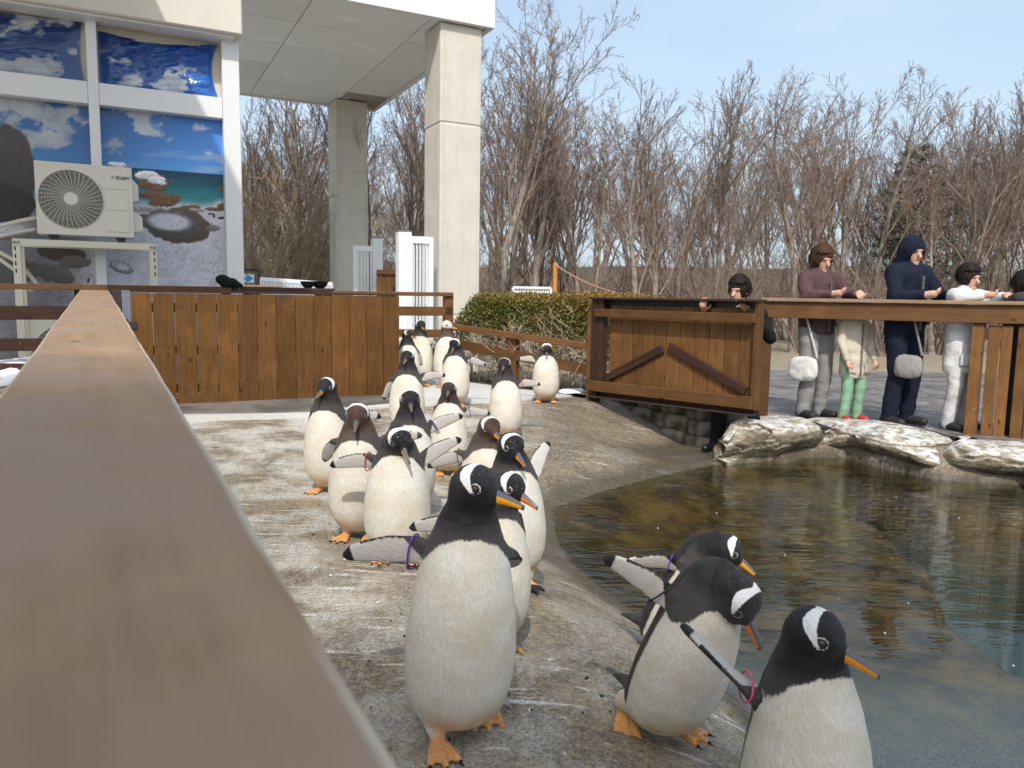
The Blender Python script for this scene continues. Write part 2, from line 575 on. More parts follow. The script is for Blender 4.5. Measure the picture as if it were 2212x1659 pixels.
c = t.mix(t.rng(mot, 0.54, 0.68, 0.0, 0.45), c, (0.46, 0.39, 0.29))
# streaky white splashes, thrown in several directions
wh = None
for k, (ang, sx, sy, th) in enumerate(((0.5, 1.0, 7.0, 0.60), (-0.45, 1.3, 9.0, 0.62), (1.25, 1.2, 6.0, 0.64))):
    mv = t.n('Mapping', Vector=P_); mv.inputs['Rotation'].default_value = (0, 0, ang); mv.inputs['Scale'].default_value = (sx, sy, 1); mv.inputs['Location'].default_value = (k * 3.1, k * 1.7, 0)
    a = t.noise(mv.outputs[0], 2.4, 7, 0.62, 0.4)
    f = t.rng(a, th - 0.015, th + 0.05)
    wh = f if wh is None else t.math('MAXIMUM', wh, f)
area = t.attr('guano')
wh = t.math('MULTIPLY', wh, t.math('ADD', area, 0.35, clamp=True))
soft = t.math('MULTIPLY', t.rng(t.noise(P_, 1.9, 6, 0.68), 0.40, 0.60), area)
grain = t.rng(g1.outputs[1], 0.2, 0.85)
cover = t.math('MULTIPLY', t.math('MAXIMUM', wh, t.math('MULTIPLY', soft, 0.85)), t.math('ADD', t.math('MULTIPLY', grain, 0.6), 0.4))
c = t.mix(t.math('MULTIPLY', cover, 0.92, clamp=True), c, (0.72, 0.70, 0.67))
# fine splash dashes
wv_n = t.n('TexNoise', Vector=P_, Scale=2.2, Detail=3.0)
wp = t.n('VectorMath', dict(operation='MULTIPLY_ADD')); t.put(wp.inputs[0], wv_n.outputs['Color']); wp.inputs[1].default_value = (.5, .5, 0); t.put(wp.inputs[2], P_)
mv = t.n('Mapping', Vector=wp.outputs[0]); mv.inputs['Rotation'].default_value = (0, 0, 0.52); mv.inputs['Scale'].default_value = (2.6, 15.0, 1)
vd = t.n('TexVoronoi', Vector=mv.outputs[0], Scale=1.0)
vdc = t.n('SeparateColor', Color=vd.outputs['Color'])
dash = t.math('MULTIPLY', t.rng(vd.outputs['Distance'], 0.12, 0.30, 1.0, 0.0), t.math('MULTIPLY', t.math('GREATER_THAN', vdc.outputs[0], 0.955), t.math('ADD', 0.35, grain)))
c = t.mix(t.math('MULTIPLY', dash, 0.5, clamp=True), c, (0.75, 0.73, 0.7))
# dark wet band by the waterline and algae-brown floor, by height: they stay where they are
z = t.n('SeparateXYZ', Vector=P_).outputs[2]
alg = t.mix(t.rng(t.noise(P_, 3.2, 7, 0.7), 0.38, 0.66), (0.014, 0.011, 0.004), (0.15, 0.10, 0.027))
alg = t.mix(t.rng(t.noise(P_, 1.7, 3), 0.55, 0.7, 0, 0.5), alg, (0.10, 0.045, 0.016))
alg = t.mix(t.math('MULTIPLY', t.rng(g1.outputs[0], 0.1, 0.9), 0.30), alg, (0.13, 0.105, 0.055))
greyf = t.mix(t.rng(g2.outputs[0], 0.1, 0.9), (0.15, 0.18, 0.21), (0.42, 0.48, 0.52))  # grey near floor, painted paler and bluer to stand in for sky reflection
y_ = t.n('SeparateXYZ', Vector=P_).outputs[1]
alg = t.mix(t.rng(y_, 2.3, 3.9, 0.9, 0.0), alg, greyf)
alg = t.mix(t.rng(z, -1.2, -0.66, 1, 0), alg, (0.003, 0.027, 0.021))
zz = t.math('ADD', z, t.math('MULTIPLY', t.math('SUBTRACT', big, 0.5), 0.10))
wet = t.rng(zz, WZ + 0.03, WZ + 0.11, 1, 0)
c = t.mix(t.math('MULTIPLY', wet, 0.62), c, (0.055, 0.045, 0.028))
c = t.mix(t.rng(zz, WZ - 0.05, WZ + 0.015, 1, 0), c, alg)
c = t.mix(t.attr('soil'), c, t.mix(t.noise(P_, 3.0, 5), (0.20, 0.16, 0.105), (0.36, 0.31, 0.23)))
t.color(c)
t.put(t.b.inputs['Roughness'], t.rng(wet, 0, 1, 0.8, 0.35))
t.bump(t.math('ADD', vo.outputs['Distance'], t.math('MULTIPLY', big, 0.6)), 0.5, 0.004)
M_GROUND = t.m
xs = grid_axis(-3.5, 5.2, 0.045, 400); ys = grid_axis(0.2, 9.6, 0.045, 400)
me, X, Y = height_sheet('ground', xs, ys, gz, M_GROUND)
gu = sstep(-0.1, 0.9, fbm(X * 0.9, Y * 0.9, seed=21, oct=3) - 0.08 + 0.6 * sstep(4.2, 5.5, Y) * (1 - sstep(-0.9, 0.1, X)) - 0.42 * sstep(-0.1, 0.5, X) * sstep(3, 4, Y))
set_attr(me, 'guano', (gu * (1 - sstep(9, 10.5, Y))).ravel())
_so = np.maximum(sstep(8.9, 9.3, Y - 0.5 * X), 1 - sstep(-2.6, -2.3, X + 0.54 * (Y - 2)))
set_attr(me, 'soil', np.maximum(_so, sstep(6, 7, X)).ravel())
tag(obj('ground', me, M_GROUND), kind='structure')
# water: one thin sheet, reflecting by angle, clear below
t = NT('pool_water', 0.02, 0.5)
for n_ in list(t.t.nodes):
    if n_ != t.out: t.t.nodes.remove(n_)
P_ = t.coord('Object')
m1 = t.n('Mapping', Vector=P_); m1.inputs['Scale'].default_value = (3.2, 12.0, 1); m1.inputs['Rotation'].default_value = (0, 0, 0.12)
r1 = t.n('TexNoise', Vector=m1.outputs[0], Scale=1.3, Detail=2.5, Roughness=0.45, Distortion=0.9).outputs['Fac']
m2 = t.n('Mapping', Vector=P_); m2.inputs['Scale'].default_value = (1.0, 2.2, 1)
r2 = t.noise(m2.outputs[0], 1.2, 2)
yw = t.n('SeparateXYZ', Vector=P_).outputs[1]
amp = t.math('MULTIPLY', t.rng(yw, 2.6, 4.6, 0.06, 1.0), t.rng(r2, 0.35, 0.65, 0.25, 1.0))
bp = t.n('Bump', Height=t.math('MULTIPLY', r1, amp), Strength=0.55, Distance=0.022)
gl = t.n('BsdfGlossy', Roughness=0.015); t.t.links.new(bp.outputs[0], gl.inputs['Normal'])
tr = t.n('BsdfTransparent', Color=(0.90, 0.93, 0.88))
fr = t.n('Fresnel', IOR=1.33); t.t.links.new(bp.outputs[0], fr.inputs['Normal'])
ms = t.n('MixShader')
t.put(ms.inputs[0], t.math('MULTIPLY_ADD', fr.outputs[0], 1.25, 0.0, clamp=True)); t.t.links.new(tr.outputs[0], ms.inputs[1]); t.t.links.new(gl.outputs[0], ms.inputs[2])
t.t.links.new(ms.outputs[0], t.out.inputs['Surface'])
M_WATER = t.m
wv = [(-0.6, 0.1, WZ), (9.0, 0.1, WZ), (9.0, 7.6, WZ), (-0.6, 7.6, WZ)]
tag(obj('pool_water', new_mesh('pool_water', wv, [(0, 1, 2, 3)]), M_WATER), kind='structure')
# ------------------------------------------------------------------ gentoo penguins
t = NT('plumage', 0.62, 0.25)
lc0 = t.attr('rest', 'Vector')
oi_ = t.n('ObjectInfo').outputs['Random']
va_ = t.n('VectorMath', dict(operation='ADD')); t.put(va_.inputs[0], lc0)
t.put(va_.inputs[1], t.n('CombineXYZ', X=t.math('MULTIPLY', oi_, 13.0), Y=t.math('MULTIPLY', oi_, 29.0), Z=t.math('MULTIPLY', oi_, 7.0)).outputs[0])
lc = va_.outputs[0]
fe = t.n('Mapping', Vector=lc); fe.inputs['Scale'].default_value = (1, 1, 0.35)
n1 = t.noise(fe.outputs[0], 150.0, 3, 0.6)
n2 = t.noise(lc, 11.0, 4, 0.6)
n3 = t.noise(lc, 420.0, 2)
edge = t.math('MULTIPLY', t.math('SUBTRACT', n1, 0.5), 0.016)
brown = t.attr('brown', 'Fac', 'OBJECT')
white = t.mix(t.rng(n2, 0.35, 0.7), (0.80, 0.765, 0.70), (0.73, 0.66, 0.53))
white = t.mix(t.math('MULTIPLY', t.rng(n1, 0.4, 0.62, 1, 0), 0.42), white, (0.58, 0.535, 0.45))
low = t.attr('low')
sm_ = t.noise(lc, 5.0, 5, 0.65, 0.4)
white = t.mix(t.math('MULTIPLY', t.rng(sm_, 0.48, 0.68), t.rng(oi_, 0, 1, 0.25, 0.75, False)), white, (0.60, 0.53, 0.40))
white = t.mix(t.math('MULTIPLY', low, t.rng(n2, 0.3, 0.6)), white, (0.66, 0.44, 0.26))
blk = t.mix(brown, (0.010, 0.0095, 0.0105), (0.050, 0.029, 0.021))
blk2 = t.mix(brown, (0.026, 0.024, 0.025), (0.095, 0.058, 0.042))
dark = t.mix(t.rng(n2, 0.35, 0.65), blk, blk2)
dark = t.mix(t.math('MULTIPLY', t.attr('faded'), 0.4), dark, (0.125, 0.11, 0.105))
hood = t.attr('hood')
c = t.mix(t.rng(t.math('ADD', hood, edge), -0.004, 0.004), white, dark)
und = t.attr('under')
c = t.mix(und, c, t.mix(n2, (0.50, 0.46, 0.43), (0.64, 0.61, 0.58)))
cap = t.attr('cap')
capf = t.rng(t.math('ADD', cap, t.math('MULTIPLY', edge, 0.45)), -0.0015, 0.0015)
c = t.mix(capf, c, (0.82, 0.82, 0.82))
c = t.mix(t.rng(t.attr('ring'), -0.0008, 0.0008), c, (0.80, 0.79, 0.76))
sp = t.n('TexVoronoi', Vector=lc, Scale=150.0)
spc = t.n('SeparateColor', Color=sp.outputs['Color'])
sf = t.math('MULTIPLY', t.math('MULTIPLY', t.rng(sp.outputs['Distance'], 0.16, 0.26, 1, 0), t.math('GREATER_THAN', spc.outputs[0], 0.80)), t.math('MULTIPLY', t.attr('crown'), t.attr('fleck', 'Fac', 'OBJECT')))
c = t.mix(sf, c, (0.75, 0.75, 0.74))
bald = t.math('MULTIPLY', t.attr('bald'), t.rng(n1, 0.4, 0.55, 0.6, 1.0))
c = t.mix(bald, c, (0.72, 0.66, 0.60))
foot = t.attr('foot')
scl = t.noise(lc, 170.0, 2)
oc = t.mix(t.rng(scl, 0.35, 0.65), (0.60, 0.27, 0.085), (0.78, 0.42, 0.16))
oc = t.mix(t.rng(n2, 0.5, 0.7, 0, 0.5), oc, (0.62, 0.36, 0.26))
c = t.mix(t.rng(t.math('ADD', foot, t.math('MULTIPLY', edge, 0.5)), -0.003, 0.003), c, oc)
c = t.mix(t.rng(t.attr('claw'), -0.001, 0.001), c, (0.018, 0.016, 0.016))
t.color(c)
t.b.inputs['Sheen Weight'].default_value = 0.06
t.b.inputs['Sheen Roughness'].default_value = 0.4
t.bump(t.math('ADD', n1, t.math('MULTIPLY', n3, 0.5)), 0.75, 0.006)
M_PLUM = t.m
t = NT('bill', 0.32, 0.5)
bk = t.attr('bk')
nb = t.noise(t.coord('Object'), 160, 2)
oc = t.mix(t.attr('red', 'Fac', 'OBJECT'), (0.80, 0.36, 0.015), (0.72, 0.19, 0.025))
t.color(t.mix(t.rng(t.math('ADD', bk, t.math('MULTIPLY', t.math('SUBTRACT', nb, 0.5), 0.5)), 0.4, 0.6), oc, t.mix(nb, (0.035, 0.037, 0.045), (0.16, 0.17, 0.19))))
M_BILL = t.m
M_EYE = plain('eye_dark', (0.045, 0.022, 0.014), 0.06, 0.7)
BANDC = {'purple': (0.10, 0.035, 0.34), 'red': (0.62, 0.045, 0.04), 'pink': (0.62, 0.06, 0.13), 'black': (0.012, 0.012, 0.014), 'white': (0.75, 0.73, 0.75), 'blue': (0.04, 0.04, 0.36), 'green': (0.03, 0.34, 0.10), 'brown': (0.12, 0.05, 0.03)}
M_BAND = {k: plain('band_' + k, v, 0.3, 0.5) for k, v in BANDC.items()}
_e = MB()
_ev, _ef = [], []
for i in range(1, 8):
    for j in range(14):
        a, b = PI * i / 8, 2 * PI * j / 14
        _ev.append((0.0118 * math.sin(a) * math.cos(b), 0.0118 * math.sin(a) * math.sin(b), 0.0118 * math.cos(a)))
for i in range(6):
    for j in range(14):
        _ef.append((i * 14 + j, i * 14 + (j + 1) % 14, (i + 1) * 14 + (j + 1) % 14, (i + 1) * 14 + j))
_ef += [tuple(range(13, -1, -1)), tuple(range(84, 98))]
EYE_ME = new_mesh('eye', _ev, _ef, True); EYE_ME.materials.append(M_EYE)
# bill: upper dark ridge, orange sides, slightly hooked tip
def bill_mesh():
    V, Fc, A = [], [], []
    N, K = 14, 14
    for i in range(N):
        s = i / (N - 1)
        y = -0.045 - 0.098 * s
        w = lerp(0.0165, 0.0045, s ** 1.0); h = lerp(0.0200, 0.0070, s ** 1.25)
        zc = -0.014 - 0.012 * s ** 2.0
        for k in range(K):
            a = 2 * PI * k / K
            x, z = w * math.sin(a), h * math.cos(a)
            V.append((x, y, zc + z))
            top = math.cos(a)
            gape = 1.0 if (abs(math.cos(a) - 0.12) < 0.16 and s > 0.05) else 0.0
            A.append(max(sstep(0.52, 0.72, top + 0.12 * s), sstep(0.9, 0.97, s) * (1 if top > -0.7 else 0.5), 0.25 * gape))
    for i in range(N - 1):
        for k in range(K):
            k2 = (k + 1) % K
            Fc.append((i * K + k, i * K + k2, (i + 1) * K + k2, (i + 1) * K + k))
    Fc.append(tuple(range((N - 1) * K, N * K)))
    me = new_mesh('bill', V, Fc, True)
    set_attr(me, 'bk', A)
    me.materials.append(M_BILL)
    return me
BILL_ME = bill_mesh()
TZ = np.array([0.0, .03, .05, .08, .12, .18, .26, .34, .42, .49, .54, .585, .62, .645, .66])
TR = np.array([-.04, -.005, .066, .104, .132, .149, .154, .149, .138, .119, .098, .077, .060, .034, -.01])
_tz = np.linspace(.0, .67, 400)
_tr = np.interp(_tz, TZ, TR); _k = np.hanning(41); _k /= _k.sum()
_tr = np.convolve(np.pad(_tr, 20, mode='edge'), _k, 'valid')
TZ, TR = _tz, _tr
def penguin(px=None, foot_px=None, H=0.74, loc=None, yaw=0.0, lean=(0, 0), head=(0, 0, 0), hrot=(0, 0, 0), fl=None, fr=None, feet=((0, 0, 0, 0, 0), (0, 0, 0, 0, 0)),
            brown=0.0, fleck=0.0, red=0.0, bald=0.0, band=None, band_side='r', vox=0.006, fat=1.0, hoodz=0.0, label='', collar=0.0):
    """fl / fr: (elevation, sweep back, roll) of left and right flipper; feet: (dx, dy, lift, pitch, turn) left, right; head: offset, hrot: pitch, roll, yaw"""
    S = H / 0.752
    hip = np.array([0, 0.01, 0.10])
    Rt = rotm(rx=lean[0], ry=lean[1])
    def tl(P): return ((P - hip) @ Rt + hip).astype(np.float32)      # into torso frame (inverse rotation)
    def tw(p): return (np.asarray(p, float) - hip) @ Rt.T + hip
    hc = tw(np.array([0, -0.018, 0.692]) + np.array(head))
    Rh = rotm(rx=hrot[0], ry=hrot[1], rz=hrot[2])
    def hl(P): return ((P - hc) @ Rh).astype(np.float32)
    F = Field(vox)
    def f_torso(P):
        q = tl(P)
        r = np.interp(q[:, 2], TZ, TR) * fat
        yc = -0.012 - 0.012 * np.sin(np.clip((q[:, 2] - .05) / .5, 0, 1) * PI)
        d = (np.hypot(q[:, 0], (q[:, 1] - yc) / 0.86) - r) * 0.86
        d = np.where(q[:, 2] < 0.0, np.maximum(d, 0.03), d)
        tail = rcone(q, (0, .08, .10), (0, .205, .030), .034, .006, (0.55, 1, 1.5))
        tail2 = rcone(q, (0, .08, .11), (0, .15, .06), .040, .016, (0.5, 1, 1.3))
        d = smin(d, np.minimum(tail, tail2), 0.02)
        return d
    c8 = [tw((x, y, z)) for x in (-.17, .17) for y in (-.17, .21) for z in (0.02, .67)]
    F.add(f_torso, np.min(c8, 0), np.max(c8, 0), 0.03)
    a0, a1 = tw((0, 0.0, .50)), tw((0, 0.012, .60))
    a3 = hc + Rh @ np.array([0, 0.012, -0.012])
    neck = [(1 - s) ** 2 * a0 + 2 * s * (1 - s) * a1 + s * s * a3 for s in np.linspace(0, 1, 6)]
    nr = np.array([.088, .080, .071, .063, .058, .055])
    def f_neck(P):
        d = None
        for i in range(5):
            e = rcone(P, neck[i], neck[i + 1], nr[i], nr[i + 1])
            d = e if d is None else np.minimum(d, e)
        return d
    def f_head(P):
        q = hl(P)
        d = ellip(q, (0, 0.004, 0.002), (.0530, .0540, .0550))
        d = smin(d, rcone(q, (0, -.014, -.006), (0, -.062, -.014), .043, .0165), 0.025)
        d = smin(d, rcone(q, (0, .01, -.02), (0, -.028, -.026), .041, .029), 0.02)
        for sx in (-1, 1):      # brow and eye socket
            d = smin(d, rcone(q, (sx * .030, -.010, .022), (sx * .026, -.038, .012), .020, .013), 0.012)
        return d
    NH = [np.min([p - r for p, r in zip(neck, nr)], 0), np.max([p + r for p, r in zip(neck, nr)], 0)]
    F.add(f_neck, NH[0], NH[1], 0.055)
    F.add(f_head, hc - 0.10, hc + 0.10, 0.03)
    flips = []
    L = 0.225
    for side, spec in ((1, fl), (-1, fr)):
        if spec is None: spec = (12, 20, 70)
        E, B, T = R(spec[0]), R(spec[1]), R(spec[2])
        a = np.array([side * math.sin(E) * math.cos(B), math.sin(E) * math.sin(B), -math.cos(E)])
        tn = np.array([-side * math.sin(T), -math.cos(T), -0.15])
        tn = unit(tn - a * (tn @ a))
        ch = np.cross(a, tn) * side
        if abs(ch[2]) > 0.3:
            if ch[2] < 0: ch = -ch
        elif ch[1] > 0: ch = -ch
        a, tn, ch = Rt @ a, Rt @ tn, Rt @ ch
        root = tw((side * .104 * fat, 0.028, .505))
        flips.append((root, a, tn, ch, side))
        def f_fl(P, root=root, a=a, tn=tn, ch=ch):
            q = P - root.astype(np.float32)
            s, cc, tt = q @ a, q @ ch, q @ tn
            w = np.interp(s / L, [-.2, 0, .12, .45, .8, .94, 1.0, 1.1], [.023, .026, .038, .041, .029, .020, .003, -.03])
            cc0 = -0.046 * np.clip(s / L, 0, 1.2) ** 2.2
            tt = tt + 0.014 * np.clip(s / L, 0, 1.2) ** 2
            hh = np.maximum(.0085 - .005 * np.clip(np.abs(cc - cc0) / .043, 0, 1) ** 2, vox * 0.62) + 0.010 * np.clip(1 - s / (0.3 * L), 0, 1)
            e = np.abs(cc - cc0) - w; g = np.abs(tt) - hh
            e = np.maximum(e, -0.05 - s)
            rr = min(0.006, vox)
            return np.hypot(np.maximum(e + rr, 0), np.maximum(g + rr, 0)) - rr + np.minimum(np.maximum(e + rr, g + rr), 0)
        tip = root + a * L
        F.add(f_fl, np.minimum(root, tip) - .06, np.maximum(root, tip) + .06, 0.012)
        flips[-1] = flips[-1] + (f_fl,)
    ft = []
    for side, (dx, dy, lift, pit, turn) in ((1, feet[0]), (-1, feet[1])):
        base = np.array([side * .062 + dx, -.005 + dy, lift])
        Rf = rotm(rx=pit, rz=turn + side * 8)
        def f_leg(P, base=base, Rf=Rf, side=side):
            top = tw((side * .062, 0.0, .13)); ank = base + Rf @ np.array([0, .02, .052])
            return rcone(P, top, ank, .066, .030)
        def f_ft(P, base=base, Rf=Rf):
            q = ((P - base) @ Rf).astype(np.float32)
            d = rcone(q, (0, .02, .065), (0, .012, .020), .021, .018)
            for tx, ty in ((-.040, -.082), (0, -.100), (.040, -.082)):
                d = smin(d, rcone(q, (tx * .25, .0, .017), (tx * .85, ty * .72, .0125), .0135, .0095), 0.010)
                d = np.minimum(d, rcone(q, (tx * .85, ty * .72, .0125), (tx, ty, .0085), .0095, .0075))
                d = np.minimum(d, rcone(q, (tx, ty, .0105), (tx * 1.12, ty - .020, .004), max(.0055, vox * .6), .0025))
            # web between the toes
            yy = np.clip(-q[:, 1] / .078, 0, 1)
            web = np.maximum(np.maximum(np.abs(q[:, 0]) - (.012 + .024 * yy), np.abs(q[:, 2] - .010) - max(.0045, vox * .55)), np.maximum(q[:, 1] - .005, -.070 - q[:, 1]))
            d = smin(d, web, 0.008)
            return d
        F.add(f_leg, np.minimum(base, tw((side * .062, 0, .13))) - .08, np.maximum(base, tw((side * .062, 0, .13))) + .09, 0.025)
        F.add(f_ft, base - .14, base + .14, 0.006)
        ft.append((f_ft, f_leg, base, Rf))
    V, Q = F.mesh()
    Pf = V.astype(np.float32)
    me = new_mesh('penguin', V * S, Q, True)
    # plumage fields in metres
    q = tl(Pf); h = hl(Pf)
    dt = f_torso(Pf); dn = np.minimum(f_neck(Pf), f_head(Pf))
    zb = 0.570 + hoodz - 0.45 * np.maximum(np.abs(q[:, 0]) - 0.03, 0) - 0.9 * np.maximum(np.abs(q[:, 0]) - 0.075, 0) - 0.10 * np.maximum(q[:, 1] + .05, 0)
    front = q[:, 2] - zb
    ang = np.arctan2(np.abs(q[:, 0]), -(q[:, 1] + 0.02))
    rr = np.hypot(q[:, 0], q[:, 1])
    back = (ang - R(108)) * 0.12
    head_out = np.where(dn < dt - 0.004, 0.02 + (dt - dn) * 0.5, -1)
    head_out = np.where((q[:, 2] > 0.60 + hoodz), np.maximum(head_out, 0.03), head_out)
    hood = np.maximum(np.maximum(front, back), np.where(head_out > 0, head_out, -1))
    under = np.zeros(len(V)); foot = np.full(len(V), -0.05); claw = np.full(len(V), -0.05)
    rest = np.where((dn < dt)[:, None], h + np.array([0, 0, 1.0]), q)
    body_d = np.minimum(dt, dn)
    for root, a, tn, ch, side, fn in flips:
        d = fn(Pf); m = d < body_d - 0.004
        qq = Pf - root; s, cc, tt = qq @ a, qq @ ch, qq @ tn
        tt2 = tt + 0.014 * np.clip(s / L, 0, 1.2) ** 2
        cc2 = cc + 0.046 * np.clip(s / L, 0, 1.2) ** 2.2
        w = np.interp(s / L, [0, .12, .45, .8, .94, 1.0], [.026, .038, .041, .029, .020, .003])
        tip = s - (0.875 * L + 0.35 * (cc2 + 0.0))
        rootp = 0.040 - s + (cc2 - 0.012) * 1.2
        lead = np.where(s < 0.8 * L, cc2 - (w - .007), -0.02)
        hf = np.maximum(np.maximum(tip, rootp), np.maximum(lead, -tt2 - 0.001))
        hood = np.where(m, hf, hood)
        under = np.where(m & (tt2 > -0.001), sstep(0.002, -0.003, hf), under)
        rest = np.where(m[:, None], np.stack([s, cc, tt], 1) + np.array([side * 2.0, 0, 0]), rest)
    for f_ft, f_leg, base, Rf in ft:
        d = f_ft(Pf); ql = (Pf - base) @ Rf
        m = d < np.minimum(f_leg(Pf), body_d)
        fv = np.minimum(f_leg(Pf), body_d) - d
        foot = np.maximum(foot, np.clip(fv, -0.05, 0.05))
        hood = np.where(f_leg(Pf) < dt, np.minimum(hood, -0.02), hood)
        rr2 = np.hypot(ql[:, 0] * 0.9, ql[:, 1])
        claw = np.where(m, -ql[:, 1] - np.where(np.abs(ql[:, 0]) < .017, .1005, .0825), claw)
    me_set = lambda k, v: set_attr(me, k, v)
    me_set('hood', np.clip(hood, -0.1, 0.1)); me_set('under', under); me_set('foot', foot); me_set('claw', claw)
    onh = f_head(Pf) < np.minimum(f_neck(Pf) + 0.004, dt)
    hx, hy, hz = np.abs(h[:, 0]), h[:, 1], h[:, 2]
    th = np.degrees(np.arctan2(hx, hz + 0.004))
    yf = np.interp(th, [0, 25, 45, 62, 76, 90], [-.003, -.005, -.010, -.016, -.022, -.029])
    yb = np.interp(th, [0, 25, 45, 62, 76, 84, 90], [.015, .023, .023, .012, -.008, -.017, -.032])
    capv = np.minimum(np.minimum(hy - yf, yb - hy), (86 - th) * 0.0009)
    capv = np.where((hz > -0.03) & (dn < dt), capv, -0.05)
    me_set('cap', np.clip(capv, -0.05, 0.05))
    er = np.sqrt((hx - .0460) ** 2 + ((hy + .0245) * 0.85) ** 2 + ((hz - .0085)) ** 2)
    ring = np.where(dn < dt, 0.0012 - np.abs(er - 0.0142), -0.02)
    me_set('ring', ring)
    me_set('crown', np.where((hz > 0.0) & (dn < dt) & (np.abs(hy) < .075), 1.0, 0.0) * sstep(0.0, 0.02, hz))
    me_set('bald', bald * np.where((dn < dt), sstep(-.035, -.005, hz) * (er > 0.013), 0.0))
    fadd = sstep(0.62, 0.56, q[:, 2]) * (hood > 0) * (q[:, 1] < 0.03)
    me_set('faded', fadd * (under < .5))
    me_set('low', sstep(0.17, 0.07, V[:, 2]))
    set_attr(me, 'rest', rest, 'FLOAT_VECTOR')
    me.materials.append(M_PLUM)
    # place on the ground
    if loc is None:
        if foot_px is not None:
            g = on_ground(*foot_px)
            loc = g
        else:
            u, v = px
            zg = 0.0
            for _ in range(20):
                p = on_z(u, v, zg + H); zg = 0.5 * zg + 0.5 * max(gz1(p[0], p[1]), WZ - 0.05)
            loc = np.array([p[0], p[1], zg])
    o = obj('penguin', me)
    o.location = (loc[0], loc[1], max(loc[2], WZ - 0.06) + 0.002)
    o.rotation_euler = (0, 0, R(yaw))
    o['brown'] = float(brown); o['fleck'] = float(fleck)
    tag(o, label, 'penguin', 'penguins walking down to the pool')
    mh = Matrix.Translation(Vector(hc * S)) @ Matrix(Rh).to_4x4() @ Matrix.Diagonal((S, S, S, 1))
    b = obj('bill', BILL_ME, None, o); b.matrix_local = mh; b['red'] = float(red)
    for sx in (-1, 1):
        e = obj('eye', EYE_ME, None, o)
        e.matrix_local = mh @ Matrix.Translation((sx * .0425, -.0245, .0085))
    if band:
        for root, a, tn, ch, side, fn in flips:
            if (band_side == 'l') != (side == 1): continue
            for bi, bc in enumerate(band if isinstance(band, (list, tuple)) else [band]):
                c0 = root + a * (0.036 + 0.012 * bi)
                pts = [(c0 + ch * 0.050 * math.cos(k) - ch * .006 + tn * 0.026 * math.sin(k) + a * 0.012 * math.sin(k)) * S for k in np.linspace(0, 2 * PI, 25)]
                m = MB().tube(pts, 0.0027 * S, 7, False)
                obj('wing_band', m.mesh('wing_band', True), M_BAND[bc], o)
    return o
# ------------------------------------------------------------------ materials of the built things
M_BOARD = wood('board_stain', (0.148, 0.066, 0.017), (0.090, 0.038, 0.010), 0.5, along=2, grain=16, wear=0.75)
M_BOARD_R = wood('board_stain_old', (0.185, 0.088, 0.028), (0.115, 0.052, 0.017), 0.5, along=2, grain=16, wear=0.9)
M_RAILW = wood('rail_stain', (0.150, 0.073, 0.027), (0.102, 0.047, 0.017), 0.55, along=0, grain=14, wear=0.3)
M_DARKW = wood('dark_stain', (0.060, 0.028, 0.018), (0.035, 0.017, 0.012), 0.5, along=0, grain=14, wear=0.9)
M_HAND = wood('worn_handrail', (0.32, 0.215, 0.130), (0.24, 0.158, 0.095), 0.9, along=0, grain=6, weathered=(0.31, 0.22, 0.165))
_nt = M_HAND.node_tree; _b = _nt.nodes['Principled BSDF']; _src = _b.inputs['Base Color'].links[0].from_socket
_a = _nt.nodes.new('ShaderNodeAttribute'); _a.attribute_name = 'lit_edged'
_m = _nt.nodes.new('ShaderNodeMix'); _m.data_type = 'RGBA'; _m.inputs['B'].default_value = (0.58, 0.50, 0.40, 1)  # pale colour stands in for light caught on the board's bevelled edges
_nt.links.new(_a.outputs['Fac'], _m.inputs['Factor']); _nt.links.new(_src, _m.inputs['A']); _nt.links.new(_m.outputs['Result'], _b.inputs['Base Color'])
M_PALEW = wood('pale_plank', (0.62, 0.48, 0.27), (0.52, 0.38, 0.20), 0.6, along=0)
M_METAL = plain('white_frame', (0.74, 0.75, 0.76), 0.4, 0.4, var=0.04, scale=3)
M_BEAM = plain('cream_concrete', (0.66, 0.62, 0.55), 0.75, 0.2, var=0.07, scale=2.5)
M_DKSTEEL = plain('dark_steel', (0.045, 0.030, 0.027), 0.5, 0.4)
M_STEEL = plain('dull_steel', (0.22, 0.22, 0.21), 0.45, 0.5, 0.6)
M_BLACK = plain('black_plastic', (0.012, 0.012, 0.013), 0.4, 0.4)
M_CREAM = plain('cream_enamel', (0.63, 0.60, 0.53), 0.38, 0.45, var=0.03, scale=4)
M_STAND = plain('cream_painted_steel', (0.60, 0.58, 0.46), 0.4, 0.4, var=0.06, scale=9)
M_HOLE = plain('dark_hole', (0.012, 0.012, 0.012), 0.8, 0.1)
M_BLADE = plain('fan_blade', (0.05, 0.05, 0.052), 0.5, 0.3)
M_PVC = plain('white_pvc', (0.78, 0.80, 0.82), 0.35, 0.4, var=0.03)
M_SNOW = plain('snow', (0.86, 0.88, 0.92), 0.8, 0.2, var=0.05, scale=20, bump=0.4)
